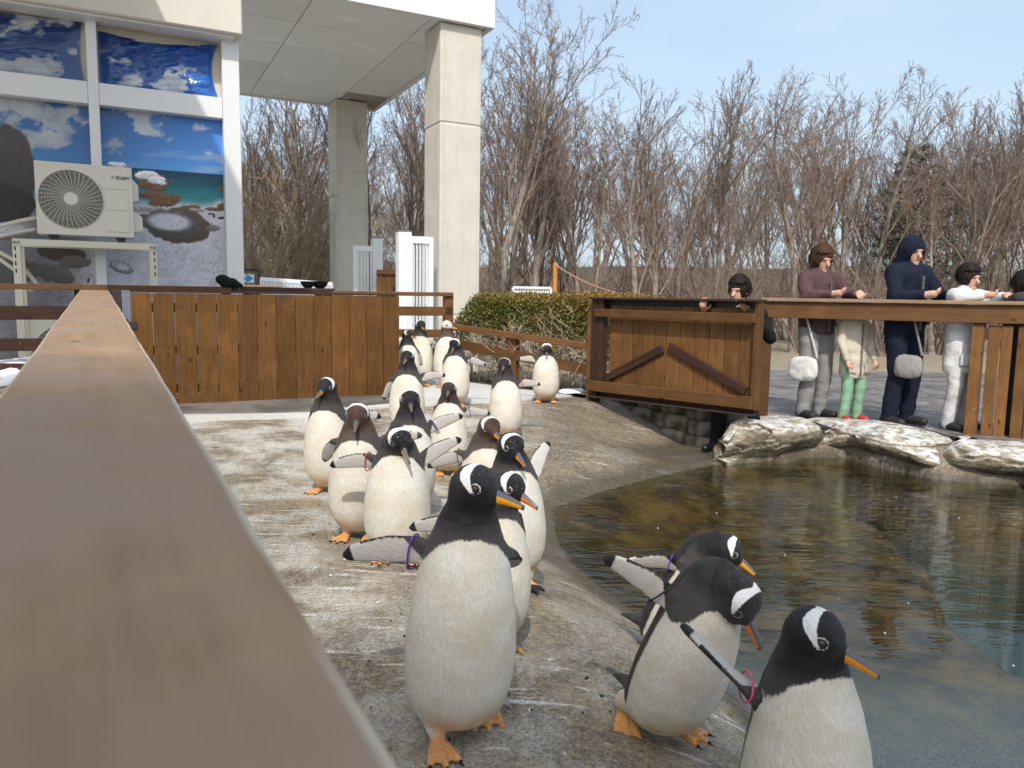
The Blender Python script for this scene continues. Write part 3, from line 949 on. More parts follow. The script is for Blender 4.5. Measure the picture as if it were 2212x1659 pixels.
def concrete(name, col, stain):
    t = NT(name, 0.85, 0.2)
    P_ = t.coord('Object')
    a = t.noise(P_, 3.0, 6, 0.6); f = t.noise(P_, 160.0, 3)
    mv = t.n('Mapping', Vector=P_); mv.inputs['Scale'].default_value = (8, 8, 0.5)
    st = t.noise(mv.outputs[0], 1.6, 4, 0.6)
    c = t.mix(t.rng(a, 0.35, 0.65), col, tuple(x * 0.90 for x in col))
    c = t.mix(t.math('MULTIPLY', t.rng(st, 0.5, 0.72), 0.4), c, stain)
    c = t.mix(t.rng(f, 0.2, 0.8, 0.16, 0), c, (0.2, 0.18, 0.15))
    vo = t.n('TexVoronoi', Vector=P_, Scale=26.0)
    c = t.mix(t.rng(vo.outputs['Distance'], 0.04, 0.09, 0.5, 0), c, (0.3, 0.28, 0.25))
    t.color(c); t.bump(f, 0.25, 0.003)
    return t.m
M_COLUMN = concrete('column_concrete', (0.68, 0.64, 0.56), (0.50, 0.47, 0.41))
M_PATH = concrete('path_concrete', (0.66, 0.65, 0.63), (0.46, 0.44, 0.41))
def soffit_mat():
    t = NT('soffit_paint', 0.7, 0.2)
    P_ = t.coord('Generated'); oi = t.n('ObjectInfo')
    v = t.n('VectorMath', dict(operation='ADD')); t.put(v.inputs[0], P_)
    t.put(v.inputs[1], t.n('CombineXYZ', X=t.math('MULTIPLY', oi.outputs['Random'], 31.0), Y=t.math('MULTIPLY', oi.outputs['Random'], 17.0)).outputs[0])
    a = t.noise(v.outputs[0], 2.2, 5, 0.55, 0.5)
    c = t.mix(t.rng(a, 0.62, 0.645), (0.80, 0.80, 0.785), (0.87, 0.87, 0.855))
    hv = t.n('HueSaturation', Color=c, Value=t.rng(oi.outputs['Random'], 0, 1, 0.93, 1.05, False))
    c = t.mix(t.math('MULTIPLY', t.attr('stain', 'Fac', 'OBJECT'), t.rng(t.noise(v.outputs[0], 1.4, 4), 0.40, 0.43)), hv.outputs[0], (0.36, 0.33, 0.29))
    t.color(c)
    return t.m
M_SOFFIT = soffit_mat()
# ------------------------------------------------------------------ the concrete building, its canopy and columns
D2 = 10.8
C2F = at(952, 42, D2)                                   # top front-left arris of the near column
Z_SOF = float(C2F[2])
d = ray(725, 210); C1F = CP + d * ((Z_SOF - CAM_H) / d[2])
colw = 0.64
bld = empty('aquarium_building', at(500, 640, 10.2) * np.array([1, 1, 0]))
tag(bld, 'pale concrete building at left with sea picture panels and a canopy on two columns', 'building')
def column(cf, joints, zb):
    o = empty('column', (cf[0], cf[1], 0)); o.parent = bld; o.matrix_parent_inverse = parent_inv(bld)
    # cf is the front-left arris; footprint runs +E1 and +E2 from it
    zs = [zb] + joints + [Z_SOF - 0.02]
    for i in range(len(zs) - 1):
        g = 0.012
        z0, z1 = zs[i] + (g if i else 0), zs[i + 1] - g
        c = np.array([cf[0], cf[1], (z0 + z1) / 2]) + E1 * colw / 2 + E2 * colw / 2
        me = MB()
        me.box((0, 0, 0), ((1, 0, 0), (0, 1, 0), (0, 0, 1)), (colw / 2, colw / 2 , (z1 - z0) / 2), 0.012)
        ch = obj('column_block', me.mesh('column_block'), M_COLUMN, o)
        ch.matrix_parent_inverse = parent_inv(o)
        ch.matrix_basis = Matrix(((E1[0], E2[0], 0, c[0]), (E1[1], E2[1], 0, c[1]), (0, 0, 1, c[2]), (0, 0, 0, 1)))
        for sx in (-1, 1):      # thin corner strips standing 4 mm proud of the front face
            box('corner_strip', M_COLUMN, o, c - E2 * (colw / 2 + 0.002) + E1 * sx * (colw / 2 - 0.055), (E1, E2, EZ), (0.0035, 0.006, (z1 - z0) / 2 - 0.002), 0.001)
    c = np.array([cf[0], cf[1], (zs[0] + zs[-1]) / 2]) + E1 * colw / 2 + E2 * colw / 2
    box('column_core', M_COLUMN, o, c, (E1, E2, EZ), (colw / 2 - 0.012, colw / 2 - 0.012, (zs[-1] - zs[0]) / 2), 0.004)
    return o
def zcol(u, v, cf):
    return float(on_plane(u, v, cf, E2)[2])
column(C2F, [zcol(1000, 681, C2F), zcol(1000, 269, C2F)], 0.0)
column(C1F, [zcol(760, 372, C1F)], 0.0)
# canopy: building-frame coordinates of its soffit
def ab(p): return float(np.dot(p[:2], E1[:2])), float(np.dot(p[:2], E2[:2]))
def pt(a, b, z): return np.array([E1[0] * a + E2[0] * b, E1[1] * a + E2[1] * b, z])
a2, b2 = ab(C2F); a1, b1 = ab(C1F)
A1 = a2 + colw + 0.16; B0 = b2 - 0.10; B1 = b1 + colw + 0.10; A0 = A1 - 7.5
# soffit panels with open joints
na, nbp = 4, 5
acuts = [A0, A1 - 4.35, A1 - 2.55, A1 - 0.92, A1 - 0.10]
bcuts = np.linspace(B0 + 0.10, B1 - 0.10, nbp + 1)
for i in range(4):
    for j in range(nbp):
        x0, x1, y0, y1 = acuts[i], acuts[i + 1], bcuts[j], bcuts[j + 1]
        p = box('soffit_panel', M_SOFFIT, bld, pt((x0 + x1) / 2, (y0 + y1) / 2, Z_SOF + 0.012), (E1, E2, EZ), ((x1 - x0) / 2 - 0.007, (y1 - y0) / 2 - 0.007, 0.010), 0.002)
        p['stain'] = 1.0 if (i == 3 and j == nbp - 1) or (i == 0 and j >= 1) else (0.5 if (i == 0) else 0.0)
box('canopy_slab', M_BEAM, bld, pt((A0 + A1) / 2, (B0 + B1) / 2, Z_SOF + 0.32), (E1, E2, EZ), ((A1 - A0) / 2 - 0.02, (B1 - B0) / 2 - 0.02, 0.28), 0.01)
for (c0, c1, nm) in ((pt(A0, B0, 0), pt(A1, B0, 0), 'front'), (pt(A1, B0, 0), pt(A1, B1, 0), 'side'), (pt(A0, B1, 0), pt(A1, B1, 0), 'back')):
    dr = unit(c1 - c0)
    nrm = np.cross(dr, EZ)
    ln = np.linalg.norm(c1 - c0)
    inset = 0.05 if nm == 'side' else 0.0
    c = (c0 + c1) / 2
    inn = pt((A0 + A1) / 2, (B0 + B1) / 2, 0) - c
    s_ = 1 if np.dot(inn, nrm) > 0 else -1
    box('canopy_fascia', M_METAL, bld, c + nrm * s_ * 0.045 + EZ * (Z_SOF + 0.38), (dr, nrm, EZ), (ln / 2 - (0.092 if nm == 'side' else 0), 0.045, 0.40), 0.006)
# wall with the printed panels, framed in white
AC_D = 8.0
WP = at(185, 430, AC_D) + E2 * 0.62
def wall(u, v, off=0.0): return on_plane(u, v, WP - E2 * off, E2)
def wab(u, v):
    p = wall(u, v); return ab(p)[0], p[2]
aw_r, _ = wab(520, 400)
aw_l = aw_r - 5.2
bw = ab(WP)[1]
z_post_top = wab(500, 78)[1]
box('wall', M_BEAM, bld, pt((aw_l + aw_r) / 2, bw + 0.22, 2.2), (E1, E2, EZ), ((aw_r - aw_l) / 2 - 0.01, 0.14, 2.6), 0.005)
a480 = wab(481, 300)[0]
box('window_post', M_METAL, bld, pt((a480 + aw_r) / 2, bw - 0.02, (z_post_top - 0.2) / 2), (E1, E2, EZ), ((aw_r - a480) / 2, 0.09, (z_post_top + 0.2) / 2), 0.006)
am0, am1 = wab(195, 300)[0], wab(218, 300)[0]
box('window_post', M_METAL, bld, pt((am0 + am1) / 2, bw - 0.012, (z_post_top - 0.2) / 2), (E1, E2, EZ), ((am1 - am0) / 2, 0.08, (z_post_top + 0.2) / 2), 0.006)
zt1, zt0 = wab(350, 199)[1], wab(350, 245)[1]
box('transom', M_METAL, bld, pt((am1 + a480) / 2, bw - 0.01, (zt0 + zt1) / 2), (E1, E2, EZ), ((a480 - am1) / 2 - 0.002, 0.075, (zt1 - zt0) / 2), 0.006)
box('transom', M_METAL, bld, pt((aw_l + am0) / 2, bw - 0.01, (zt0 + zt1) / 2), (E1, E2, EZ), ((am0 - aw_l) / 2 - 0.002, 0.075, (zt1 - zt0) / 2), 0.006)
# beam over the wall and roof overhang above it
zb0 = on_plane(500, 72, WP - E2 * 0.32, E2)[2]
abm = ab(on_plane(524, 60, WP - E2 * 0.32, E2))[0]
box('eave_beam', M_BEAM, bld, pt((aw_l + abm) / 2, bw + 0.0, zb0 + 0.75), (E1, E2, EZ), ((abm - aw_l) / 2, 0.32, 0.75), 0.015)
box('eave_drip_edge', M_METAL, bld, pt((aw_l + abm) / 2 - 0.02, bw - 0.1, zb0 - 0.012), (E1, E2, EZ), ((abm - aw_l) / 2 - 0.06, 0.15, 0.012), 0.003)
box('roof_overhang', M_BEAM, bld, pt((aw_l + am1) / 2 - 0.75, bw - 2.3, zb0 + 1.64), (E1, E2, EZ), ((am1 - aw_l) / 2 + 0.65, 2.9, 0.12), 0.01)
# ------------------------------------------------------------------ the printed sea picture
def mural(px, py):
    """colour of the print at picture position (photo grid)"""
    C = np.zeros(px.shape + (3,))
    def put(mask, col):
        m = np.clip(mask, 0, 1)[..., None]; C[:] = C * (1 - m) + np.asarray(col) * m
    hz = 362 + (px - 290) * 0.078                       # horizon
    up = np.clip((hz - py) / 330, 0, 1)
    right = sstep(180, 480, px)
    sky = np.stack([lerp(0.20, 0.010, up ** 0.65), lerp(0.42, 0.055, up ** 0.6), lerp(0.72, 0.23, up ** 0.7)], -1)
    sky *= (0.65 + 0.55 * right)[..., None]
    C[:] = sky
    # clouds, bigger to the left, streaks low
    n = fbm(px / 62, py / 38, seed=5, oct=6, rough=0.55)
    cov = 0.50 + 0.13 * (1 - sstep(60, 230, px)) * sstep(120, 240, py) - 0.05 * right + 0.05 * sstep(300, 250, py)
    for (cx, cy, rx, ry, a) in ((60, 40, 60, 35, .16), (45, 135, 70, 32, .18), (262, 150, 48, 34, .22), (300, 160, 45, 28, .15), (320, 290, 46, 17, .24), (252, 312, 40, 20, .2), (262, 262, 55, 20, .10), (455, 327, 30, 12, .15), (420, 295, 20, 8, .14), (345, 312, 18, 7, .12), (250, 185, 60, 12, .15), (60, 260, 110, 55, .10), (400, 200, 40, 10, .13)):
        cov = cov + a * np.exp(-(((px - cx) / rx) ** 2 + ((py - cy) / ry) ** 2)) - 0.012
    cl = sstep(0.50, 0.62, n + cov - 0.47)
    sh = fbm(px / 30, py / 26 + 3, seed=11, oct=4)
    ccol = np.stack([0.45 + 0.5 * sh, 0.50 + 0.46 * sh, 0.60 + 0.36 * sh], -1) * (0.62 + 0.35 * right)[..., None]
    m = (cl * 0.92)[..., None]; C[:] = C * (1 - m) + ccol * m
    st = sstep(0.5, 0.7, fbm(px / 90, py / 9, seed=9, oct=4)) * sstep(300, 345, py) * right
    put(st * 0.5, (0.55, 0.63, 0.74))
    # sea
    sd = (py - hz) / 85.0
    sea = np.stack([lerp(0.004, 0.16, np.clip(sd, 0, 1) ** 2), lerp(0.055, 0.42, np.clip(sd, 0, 1) ** 1.3), lerp(0.11, 0.40, np.clip(sd, 0, 1) ** 1.1)], -1)
    sn = fbm(px / 34, py / 5, seed=2, oct=4)
    sea *= (0.65 + 0.7 * sn)[..., None]
    m = sstep(-0.01, 0.015, sd)[..., None]; C[:] = C * (1 - m) + sea * m
    # sand
    shore = 440 + (fbm(px / 25, px * 0, seed=4) - 0.5) * 14 - 6 * sstep(440, 490, px)
    sand = np.stack([0.60 + 0 * px, 0.60 + 0 * px, 0.66 + 0 * px], -1) * (0.80 + 0.35 * fbm(px / 14, py / 7, seed=7, oct=5))[..., None]
    spk = sstep(0.62, 0.72, vnoise(px / 1.8, py / 1.3, seed=31)) * sstep(470, 540, py) * sstep(0.4, 0.6, fbm(px / 40, py / 30, seed=33))
    sand *= (1 - 0.35 * spk)[..., None]
    shade = 1 - 0.55 * sstep(225, 130, px)
    sand *= shade[..., None]
    m = sstep(-10, 10, py - shore)[..., None]; C[:] = C * (1 - m) + sand * m
    # rocks
    def rock(cx, cy, rx, ry, col, snow=0.0, ang=0.0, tex=10.0, top=None):
        ca, sa = math.cos(ang), math.sin(ang)
        x = ((px - cx) * ca + (py - cy) * sa) / rx; y = (-(px - cx) * sa + (py - cy) * ca) / ry
        r = np.hypot(x, y) + (fbm(px / tex, py / tex, seed=int(cx) + 7, oct=4) - 0.5) * 0.45
        msk = sstep(1.0, 0.93, r)
        tx = fbm(px / 5, py / 4, seed=int(cy), oct=5, rough=0.65)
        cc = np.asarray(col) * (0.45 + 1.1 * tx)[..., None] * (1.0 - 0.35 * np.clip(y, -1, 1))[..., None]
        if snow:
            sn_ = sstep(0.85, 0.5, np.hypot(x + 0.05, (y + 0.15) / 0.85)) * sstep(0.35, 0.55, tx + snow * 0.25)
            cc = cc * (1 - sn_[..., None]) + np.asarray((0.60, 0.61, 0.66)) * sn_[..., None]
        mm = msk[..., None]; C[:] = C * (1 - mm) + cc * mm
    for (cx, cy, rx, ry) in ((248, 356, 16, 7), (262, 359, 12, 7), (318, 383, 28, 14), (338, 393, 20, 12), (350, 397, 12, 7)):
        rock(cx, cy, rx, ry, (0.22, 0.17, 0.14), 0)
        rock(cx, cy - ry * 0.35, rx * 0.95, ry * 0.7, (0.75, 0.74, 0.75), 0)
    for (cx, cy, rx, ry) in ((315, 400, 22, 7), (338, 408, 24, 6), (322, 421, 24, 9), (346, 426, 20, 10), (372, 430, 20, 11), (356, 440, 26, 7), (335, 437, 14, 8), (412, 448, 24, 5), (468, 452, 26, 5), (481, 446, 12, 8), (366, 391, 12, 3), (480, 408, 10, 6)):
        rock(cx, cy, rx, ry, (0.19, 0.115, 0.065), 0, 0, 6)
    rock(320, 452, 38, 7, (0.40, 0.38, 0.38)); rock(400, 455, 42, 6, (0.34, 0.31, 0.29))
    rock(385, 488, 74, 40, (0.115, 0.085, 0.065), 0, 0.12, 26)
    rock(368, 484, 66, 31, (0.115, 0.11, 0.105), 0.75, 0.10, 16)
    rock(460, 493, 15, 7, (0.22, 0.21, 0.21)); rock(478, 471, 8, 3, (0.05, 0.045, 0.045)); rock(462, 466, 3, 4, (0.02, 0.02, 0.025)); rock(455, 462, 8, 1.5, (0.05, 0.05, 0.05))
    rock(262, 577, 28, 13, (0.27, 0.27, 0.29), 0.2, 0.35, 9)
    rock(20, 372, 62, 105, (0.070, 0.060, 0.058), 0, 0.0, 40)
    rock(5, 440, 80, 42, (0.018, 0.017, 0.018), 0, 0.0, 40)
    rock(10, 500, 80, 22, (0.27, 0.27, 0.29), 0.3, 0, 20)
    rock(130, 548, 55, 17, (0.11, 0.095, 0.09), 0, 0.1, 14); rock(160, 566, 36, 15, (0.17, 0.165, 0.165), 0, 0, 12)
    rock(118, 592, 46, 20, (0.12, 0.115, 0.115), 0, 0.25, 16); rock(30, 585, 60, 30, (0.13, 0.13, 0.135), 0, 0, 20)
    rock(192, 606, 4, 6, (0.012, 0.012, 0.014)); rock(195, 607, 1.6, 4, (0.7, 0.7, 0.7))
    g = C.mean(-1, keepdims=True)
    return np.clip((g + (C - g) * 1.2), 0, 0.9) ** 1.22 * 1.1
t = NT('printed_sheet', 0.32, 0.45)
t.color(t.attr('print', 'Color'))
M_PRINT = t.m
t = NT('printed_vinyl', 0.22, 0.6)
t.color(t.attr('print', 'Color'))
M_VINYL = t.m
def mural_panel(u0, u1, za, zb, nu, nv, loose=0.0, name='picture_panel', label=None):
    aa = np.linspace(u0, u1, nu); zz = np.linspace(za, zb, nv)
    A, Zm = np.meshgrid(aa, zz, indexing='ij')
    P3 = E1[None, None, :] * A[..., None] + E2[None, None, :] * (bw + 0.055) + EZ[None, None, :] * Zm[..., None]
    q = P3 - CP
    zc = q @ _F
    PU = 1106 + FPX * (q @ _Rt) / zc; PV = 829.5 - FPX * (q @ _Up) / zc
    off = np.zeros(A.shape)
    if loose:
        fu = (A - u0) / (u1 - u0); fv = (Zm - za) / (zb - za)
        edge = np.minimum(np.minimum(fu, 1 - fu), fv * 1.0)
        k = sstep(0, 0.12, edge)
        w = fbm(fu * 3.2 + fv * 2.0, fv * 4.5 - fu * 2.6, seed=3, oct=3)
        fold = np.abs(((fu * 1.1 + (1 - fv) * 1.2 + 0.25 * w) * 3.2) % 1 - 0.5) * 2
        off = loose * (0.10 * k * (w - 0.35) + 0.045 * k * (1 - fold) * sstep(0.25, 0.9, fv) + 0.03 * k * fbm(fu * 14, fv * 5, seed=8))
        top = sstep(0.8, 1.0, fv) * (0.10 * np.abs(np.sin(fu * 2.9 + 0.3)) + 0.05 * w)
        P3 = P3 - EZ * (top * loose * 0.9)[..., None]
        P3 = P3 - E1 * (loose * 0.08 * sstep(0.9, 1.0, fu) * np.sin(fv * 3.0))[..., None]
    P3 = P3 - E2 * off[..., None]
    i = np.arange(nu * nv).reshape(nu, nv)
    Fc = np.stack([i[:-1, :-1].ravel(), i[1:, :-1].ravel(), i[1:, 1:].ravel(), i[:-1, 1:].ravel()], 1)
    me = new_mesh(name, P3.reshape(-1, 3), Fc, True)
    col = mural(PU, PV).reshape(-1, 3)
    a = me.attributes.new('print', 'FLOAT_COLOR', 'POINT')
    a.data.foreach_set('color', np.concatenate([col, np.ones((len(col), 1))], 1).astype(np.float32).ravel())
    o = obj(name, me, M_VINYL if loose else M_PRINT, bld)
    o.matrix_parent_inverse = parent_inv(bld)
    if label: o['label'] = label
    return o
zlow = 0.3
ztop = zb0 + 0.02
mural_panel(am1 - 0.02, a480 + 0.02, zlow, zt0 + 0.02, 190, 260)
mural_panel(aw_l + 1.5, am0 + 0.02, zlow, zt0 + 0.02, 230, 230)
mural_panel(am1 + 0.015, a480 - 0.015, zt1 - 0.02, ztop - 0.05, 190, 130, 1.0, label='sagging creased picture panel hanging loose at its top edge')
mural_panel(aw_l + 1.5, am0 - 0.03, zt1 - 0.02, ztop - 0.03, 200, 120, 0.45)

# unseen slatted roof added behind the camera, slats graded to shade the foreground
sh_ = empty('added_shade_roof', (-0.4, -1.95, 0)); tag(sh_, 'added slatted timber shelter out of view, shading the foreground', 'shelter')
yy = -1.50; k_ = 0
_sl = None
while yy > -4.3:
    cov = lerp(0.15, 0.74, sstep(0.0, 0.7, -1.50 - yy))
    w_ = 0.032 * cov
    if _sl is None:
        _sl = MB().box((0, 0, 0), ((1, 0, 0), (0, 1, 0), (0, 0, 1)), (3.4, 0.5, 0.004), 0.001).mesh('slat'); _sl.materials.append(M_PALEW)
    o = obj('slat', _sl, None, sh_); o.matrix_parent_inverse = parent_inv(sh_); o.location = (-0.4, yy, 4.45); o.scale = (1, w_, 1)
    yy -= 0.032
for x in (-3.6, -1.4, 0.7, 2.8):
    box('rafter', M_RAILW, sh_, (x, -2.9, 4.38), ((0, 1, 0), (1, 0, 0), (0, 0, 1)), (1.42, 0.02, 0.06), 0.003)
for x in (-3.6, 2.8):
    for y in (-4.1, -1.7):
        box('post', M_RAILW, sh_, (x, y, 2.16), ((1, 0, 0), (0, 1, 0), (0, 0, 1)), (0.06, 0.06, 2.15), 0.005)
# ------------------------------------------------------------------ wooden gate across the path and the fences joined to it
GP = at(277, 632, 7.4)
def gpl(u, v, off=0.0): return on_plane(u, v, GP + E2 * off, E2)
def vb(name, mat, parent, u0, u1, vt, vbm, off=0.0, th=0.022, gap=0.0, bev=0.004, z1=None, z0=None):
    """upright board on the gate plane between two photo columns; top and bottom read at its centre"""
    uc = (u0 + u1) / 2
    a0, a1 = ab(gpl(u0, vt, off))[0], ab(gpl(u1, vt, off))[0]
    zt = gpl(uc, vt, off)[2] if z1 is None else z1
    zb_ = gpl(uc, vbm, off)[2] if z0 is None else z0
    b = ab(GP)[1] + off
    return box(name, mat, parent, pt((a0 + a1) / 2, b, (zt + zb_) / 2), (E1, E2, EZ), ((a1 - a0) / 2 - gap, th / 2, (zt - zb_) / 2), bev)
def hb(name, mat, parent, u0, v0t, v0b, u1, v1t, v1b, off=0.0, th=0.035, bev=0.005):
    """rail on a plane parallel to the gate; its ends' top and bottom read from the photo"""
    pa, pb, pc, pd = gpl(u0, v0t, off), gpl(u0, v0b, off), gpl(u1, v1t, off), gpl(u1, v1b, off)
    p0, p1 = (pa + pb) / 2, (pc + pd) / 2
    h = (abs(pa[2] - pb[2]) + abs(pc[2] - pd[2])) / 2
    return beam(name, mat, parent, p0, p1, th, h, bev=bev)
gate = empty('plank_gate', (GP[0], GP[1], 0.08))
tag(gate, 'wide brown plank gate of fourteen upright boards standing across the penguin path', 'gate')
cuts = [280, 328, 376, 423, 467, 512, 554, 595.5, 637, 677, 715, 753.6, 791, 828, 862]
random.seed(4)
for i in range(14):
    u0, u1 = cuts[i], cuts[i + 1]; uc = (u0 + u1) / 2
    vt = lerp(632.5, 640, (uc - 280) / 582)
    vbm = np.interp(uc, [385, 631, 789, 862], [883, 872, 863, 859]) + random.uniform(-1.2, 1.2)
    vb('board', M_BOARD, gate, u0, u1, vt, vbm, off=random.uniform(-0.002, 0.002), th=0.024, gap=0.0022 if i > 3 else 0.0045)
zg0, zg1 = gpl(400, 850)[2], gpl(400, 660)[2]
ga0, ga1 = ab(gpl(284, 640))[0], ab(gpl(858, 640))[0]
gb = ab(GP)[1]
for z in (zg0 + 0.05, zg1 - 0.02, (zg0 + zg1) / 2):
    box('ledger', M_DARKW, gate, pt((ga0 + ga1) / 2, gb + 0.036, z), (E1, E2, EZ), ((ga1 - ga0) / 2, 0.020, 0.045), 0.004)
zt_ = gpl(570, 636)[2] + 0.012
m = MB()
box('top_cap', M_DARKW, gate, pt((ga0 + ga1) / 2, gb + 0.012, zt_ + 0.003), (E1, E2, EZ), ((ga1 - ga0) / 2 + 0.012, 0.034, 0.010), 0.003)
# nail heads
nm = MB()
for i in range(14):
    for f in (0.22, 0.78):
        u = lerp(cuts[i], cuts[i + 1], f)
        for v in (664, 752, 838):
            p = gpl(u, v, -0.0145)
            nm.tube([p, p - E2 * 0.0025], 0.005, 6)
o = nm.obj('nail', M_HOLE, gate); o.matrix_parent_inverse = parent_inv(gate); o['kind'] = 'stuff'
p0, p1 = gpl(837, 862, 0.02), gpl(837, 893, 0.02)
m = MB().tube([p0 + EZ * 0.1, p1 - EZ * 0.02], 0.018, 10)
o = m.obj('drop_bolt', M_STEEL, gate); o.matrix_parent_inverse = parent_inv(gate)
# hinges
for v in (703, 760):
    p = gpl(272, v, -0.02)
    m = MB().tube([p - EZ * 0.06, p + EZ * 0.06], 0.022, 10).box(p + E1 * 0.05 , (E1, E2, EZ), (0.05, 0.006, 0.035), 0.002)
    o = m.obj('hinge', M_DKSTEEL, gate); o.matrix_parent_inverse = parent_inv(gate)
# gate post
gp_ = empty('gate_post', (*gpl(252, 640)[:2], 0)); tag(gp_, 'dark metal gate post behind the end of the handrail', 'post')
x = vb('post_shaft', M_DKSTEEL, gp_, 232, 262, 625, 0, off=0.05, th=0.14, z0=0.0)
# the wide handrail running towards the viewer
hr = empty('handrail', (-1.0, 2.0, 0)); tag(hr, 'wide weathered brown handrail board running from the front left to the gate', 'handrail')
RW = 0.235
e_far = at(204, 626, 7.35)
VPd = ray(206.5, 583)
rdir = unit(VPd)
# near point: centre of the board where it leaves the picture
def rail_pt(s): return e_far - rdir * s
rside = unit(np.cross(EZ, rdir) * -1); rup = np.cross(rside, rdir); rup = rup if rup[2] > 0 else -rup
L1 = 0.24
for (s0, s1, dz) in ((0.0, L1, 0.0), (L1 + 0.004, 9.2, 0.004)):
    pa, pb_ = rail_pt(s1), rail_pt(s0)
    n_ = 60
    V, Fc = [], []
    prof = [(-RW / 2, -0.045), (-RW / 2, -0.010), (-RW / 2 + 0.004, -0.003), (-RW / 2 + 0.012, 0), (-RW / 4, 0.001), (0, 0.001), (RW / 4, 0.001), (RW / 2 - 0.012, 0), (RW / 2 - 0.004, -0.003), (RW / 2, -0.010), (RW / 2, -0.045)]
    for i in range(n_ + 1):
        s = s1 + (s0 - s1) * i / n_
        wob = (fbm(np.array([s * 3.0]), np.array([dz]), seed=3)[0] - 0.5) * 0.008
        wob2 = (fbm(np.array([s * 5.0]), np.array([dz]), seed=9)[0] - 0.5) * 0.005
        for (x_, z_) in prof:
            V.append(e_far * 0 + np.array([s1 - s, x_ + (wob if x_ > 0 else wob2) * (abs(x_) > RW / 4), z_ + dz]))
    k = len(prof)
    for i in range(n_):
        for j in range(k):
            j2 = (j + 1) % k
            Fc.append((i * k + j, i * k + j2, (i + 1) * k + j2, (i + 1) * k + j))
    Fc += [tuple(range(k - 1, -1, -1)), tuple(n_ * k + j for j in range(k))]
    Fc = [f[::-1] for f in Fc]
    me = new_mesh('top_board', V, Fc, False)
    set_attr(me, 'lit_edged', [1.0 if (p[1] > RW / 2 - 0.006) else (0.5 if p[1] < -RW / 2 + 0.006 else 0.0) for p in V])  # mask of the painted edge light, strongest on the right
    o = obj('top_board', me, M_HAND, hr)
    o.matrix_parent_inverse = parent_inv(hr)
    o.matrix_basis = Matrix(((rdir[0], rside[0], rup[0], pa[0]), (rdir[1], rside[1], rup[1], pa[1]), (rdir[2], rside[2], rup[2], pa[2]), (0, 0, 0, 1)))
for s in (0.4, 2.2, 4.0, 5.8, 7.4):
    p = rail_pt(s)
    box('post', M_RAILW, hr, np.array([p[0], p[1], (p[2] - 0.06) / 2 - 0.1]), (unit(rdir * [1, 1, 0]), unit(rside * [1, 1, 0]), EZ), (0.05, 0.045, (p[2] - 0.06) / 2 + 0.1), 0.004)
for dz in (0.30, 0.62):
    beam('rail', M_RAILW, hr, rail_pt(9.0) - EZ * dz + rside * 0.062, rail_pt(0.35) - EZ * dz + rside * 0.062, 0.028, 0.14)
# kerb of pale concrete along the foot of the handrail
kb = MB()
a_ = rail_pt(9.0); b_ = rail_pt(0.5)
# back fence: rail line left of and behind the gate
bf = empty('rail_fence', (*gpl(100, 640, 0.15)[:2], 0)); tag(bf, 'brown horizontal rail fence at far left in front of the air conditioner', 'fence')
hb('top_rail', M_RAILW, bf, -60, 612, 624, 232, 614.5, 627, off=-0.05, th=0.09)
for (v0, v1, w0, w1) in ((661, 690, 661, 691), (731, 758, 731, 758), (785, 812, 785, 812)):
    hb('rail', M_DARKW, bf, -60, v0, v1, 172, w0, w1, off=-0.02, th=0.03)
vb('post', M_DARKW, bf, 160, 178, 626, 0, off=0.02, th=0.09, z0=0.0)
bf2 = empty('rail_fence', (*gpl(400, 640, 0.3)[:2], 0)); tag(bf2, 'brown fence rail seen over the top of the plank gate', 'fence')
hb('rail', M_RAILW, bf2, 220, 616, 625, 500, 619, 630.5, off=0.32, th=0.09)
hb('rail', M_DARKW, bf2, 500, 620, 631, 716, 625, 637, off=0.34, th=0.09)
hb('rail', M_RAILW, bf2, 716, 628.5, 637, 978, 631.5, 640.5, off=0.98, th=0.06)
hb('rail', M_RAILW, bf2, 856, 662, 681.5, 978, 662.5, 682.5, off=1.0, th=0.03)
hb('rail', M_RAILW, bf2, 856, 711, 728, 978, 712, 729, off=1.0, th=0.03)
hb('rail', M_DARKW, bf2, 856, 752, 768, 978, 752, 768, off=1.0, th=0.03)
vb('post', M_RAILW, bf2, 959, 977, 640, 0, off=1.03, th=0.09, z0=0.0)
vb('post', M_DARKW, bf2, 700, 716, 630, 0, off=0.42, th=0.09, z0=0.0)
vb('post', M_DARKW, bf2, 480, 498, 625, 0, off=0.42, th=0.09, z0=0.0)
# low fence in front of the hedge
q0, q1 = gpl(978, 640, 1.0), None
LF0 = np.array([q0[0], q0[1], 0])
pL, pR = on_z(978, 705, 0.83), None
pL = CP + ray(980, 704) * ((ab(LF0)[1] - 0.0 - ab(CP)[1]) / ab(ray(980, 704))[1]) if False else on_plane(980, 708, GP + E2 * 1.0, E2)
pR = at(1276, 750, 8.75)
lf = empty('low_fence', ((pL[0] + pR[0]) / 2, (pL[1] + pR[1]) / 2, 0)); tag(lf, 'low two-rail brown fence in front of the clipped hedge', 'fence')
ldir = unit((pR - pL) * [1, 1, 0]); lnrm = np.cross(ldir, EZ)
def lpl(u, v, off=0.0): return on_plane(u, v, pL - lnrm * off, lnrm)
def lrail(name, u0, a0, b0, u1, a1, b1, off=0.0, th=0.04, mat=M_RAILW):
    pa, pb, pc, pd = lpl(u0, a0, off), lpl(u0, b0, off), lpl(u1, a1, off), lpl(u1, b1, off)
    return beam(name, mat, lf, (pa + pb) / 2, (pc + pd) / 2, th, (abs(pa[2] - pb[2]) + abs(pc[2] - pd[2])) / 2)
lrail('top_rail', 978, 701, 711, 1277, 740, 757, 0.0, 0.09)
lrail('rail', 985, 732, 752, 1277, 788, 812, 0.03, 0.03)
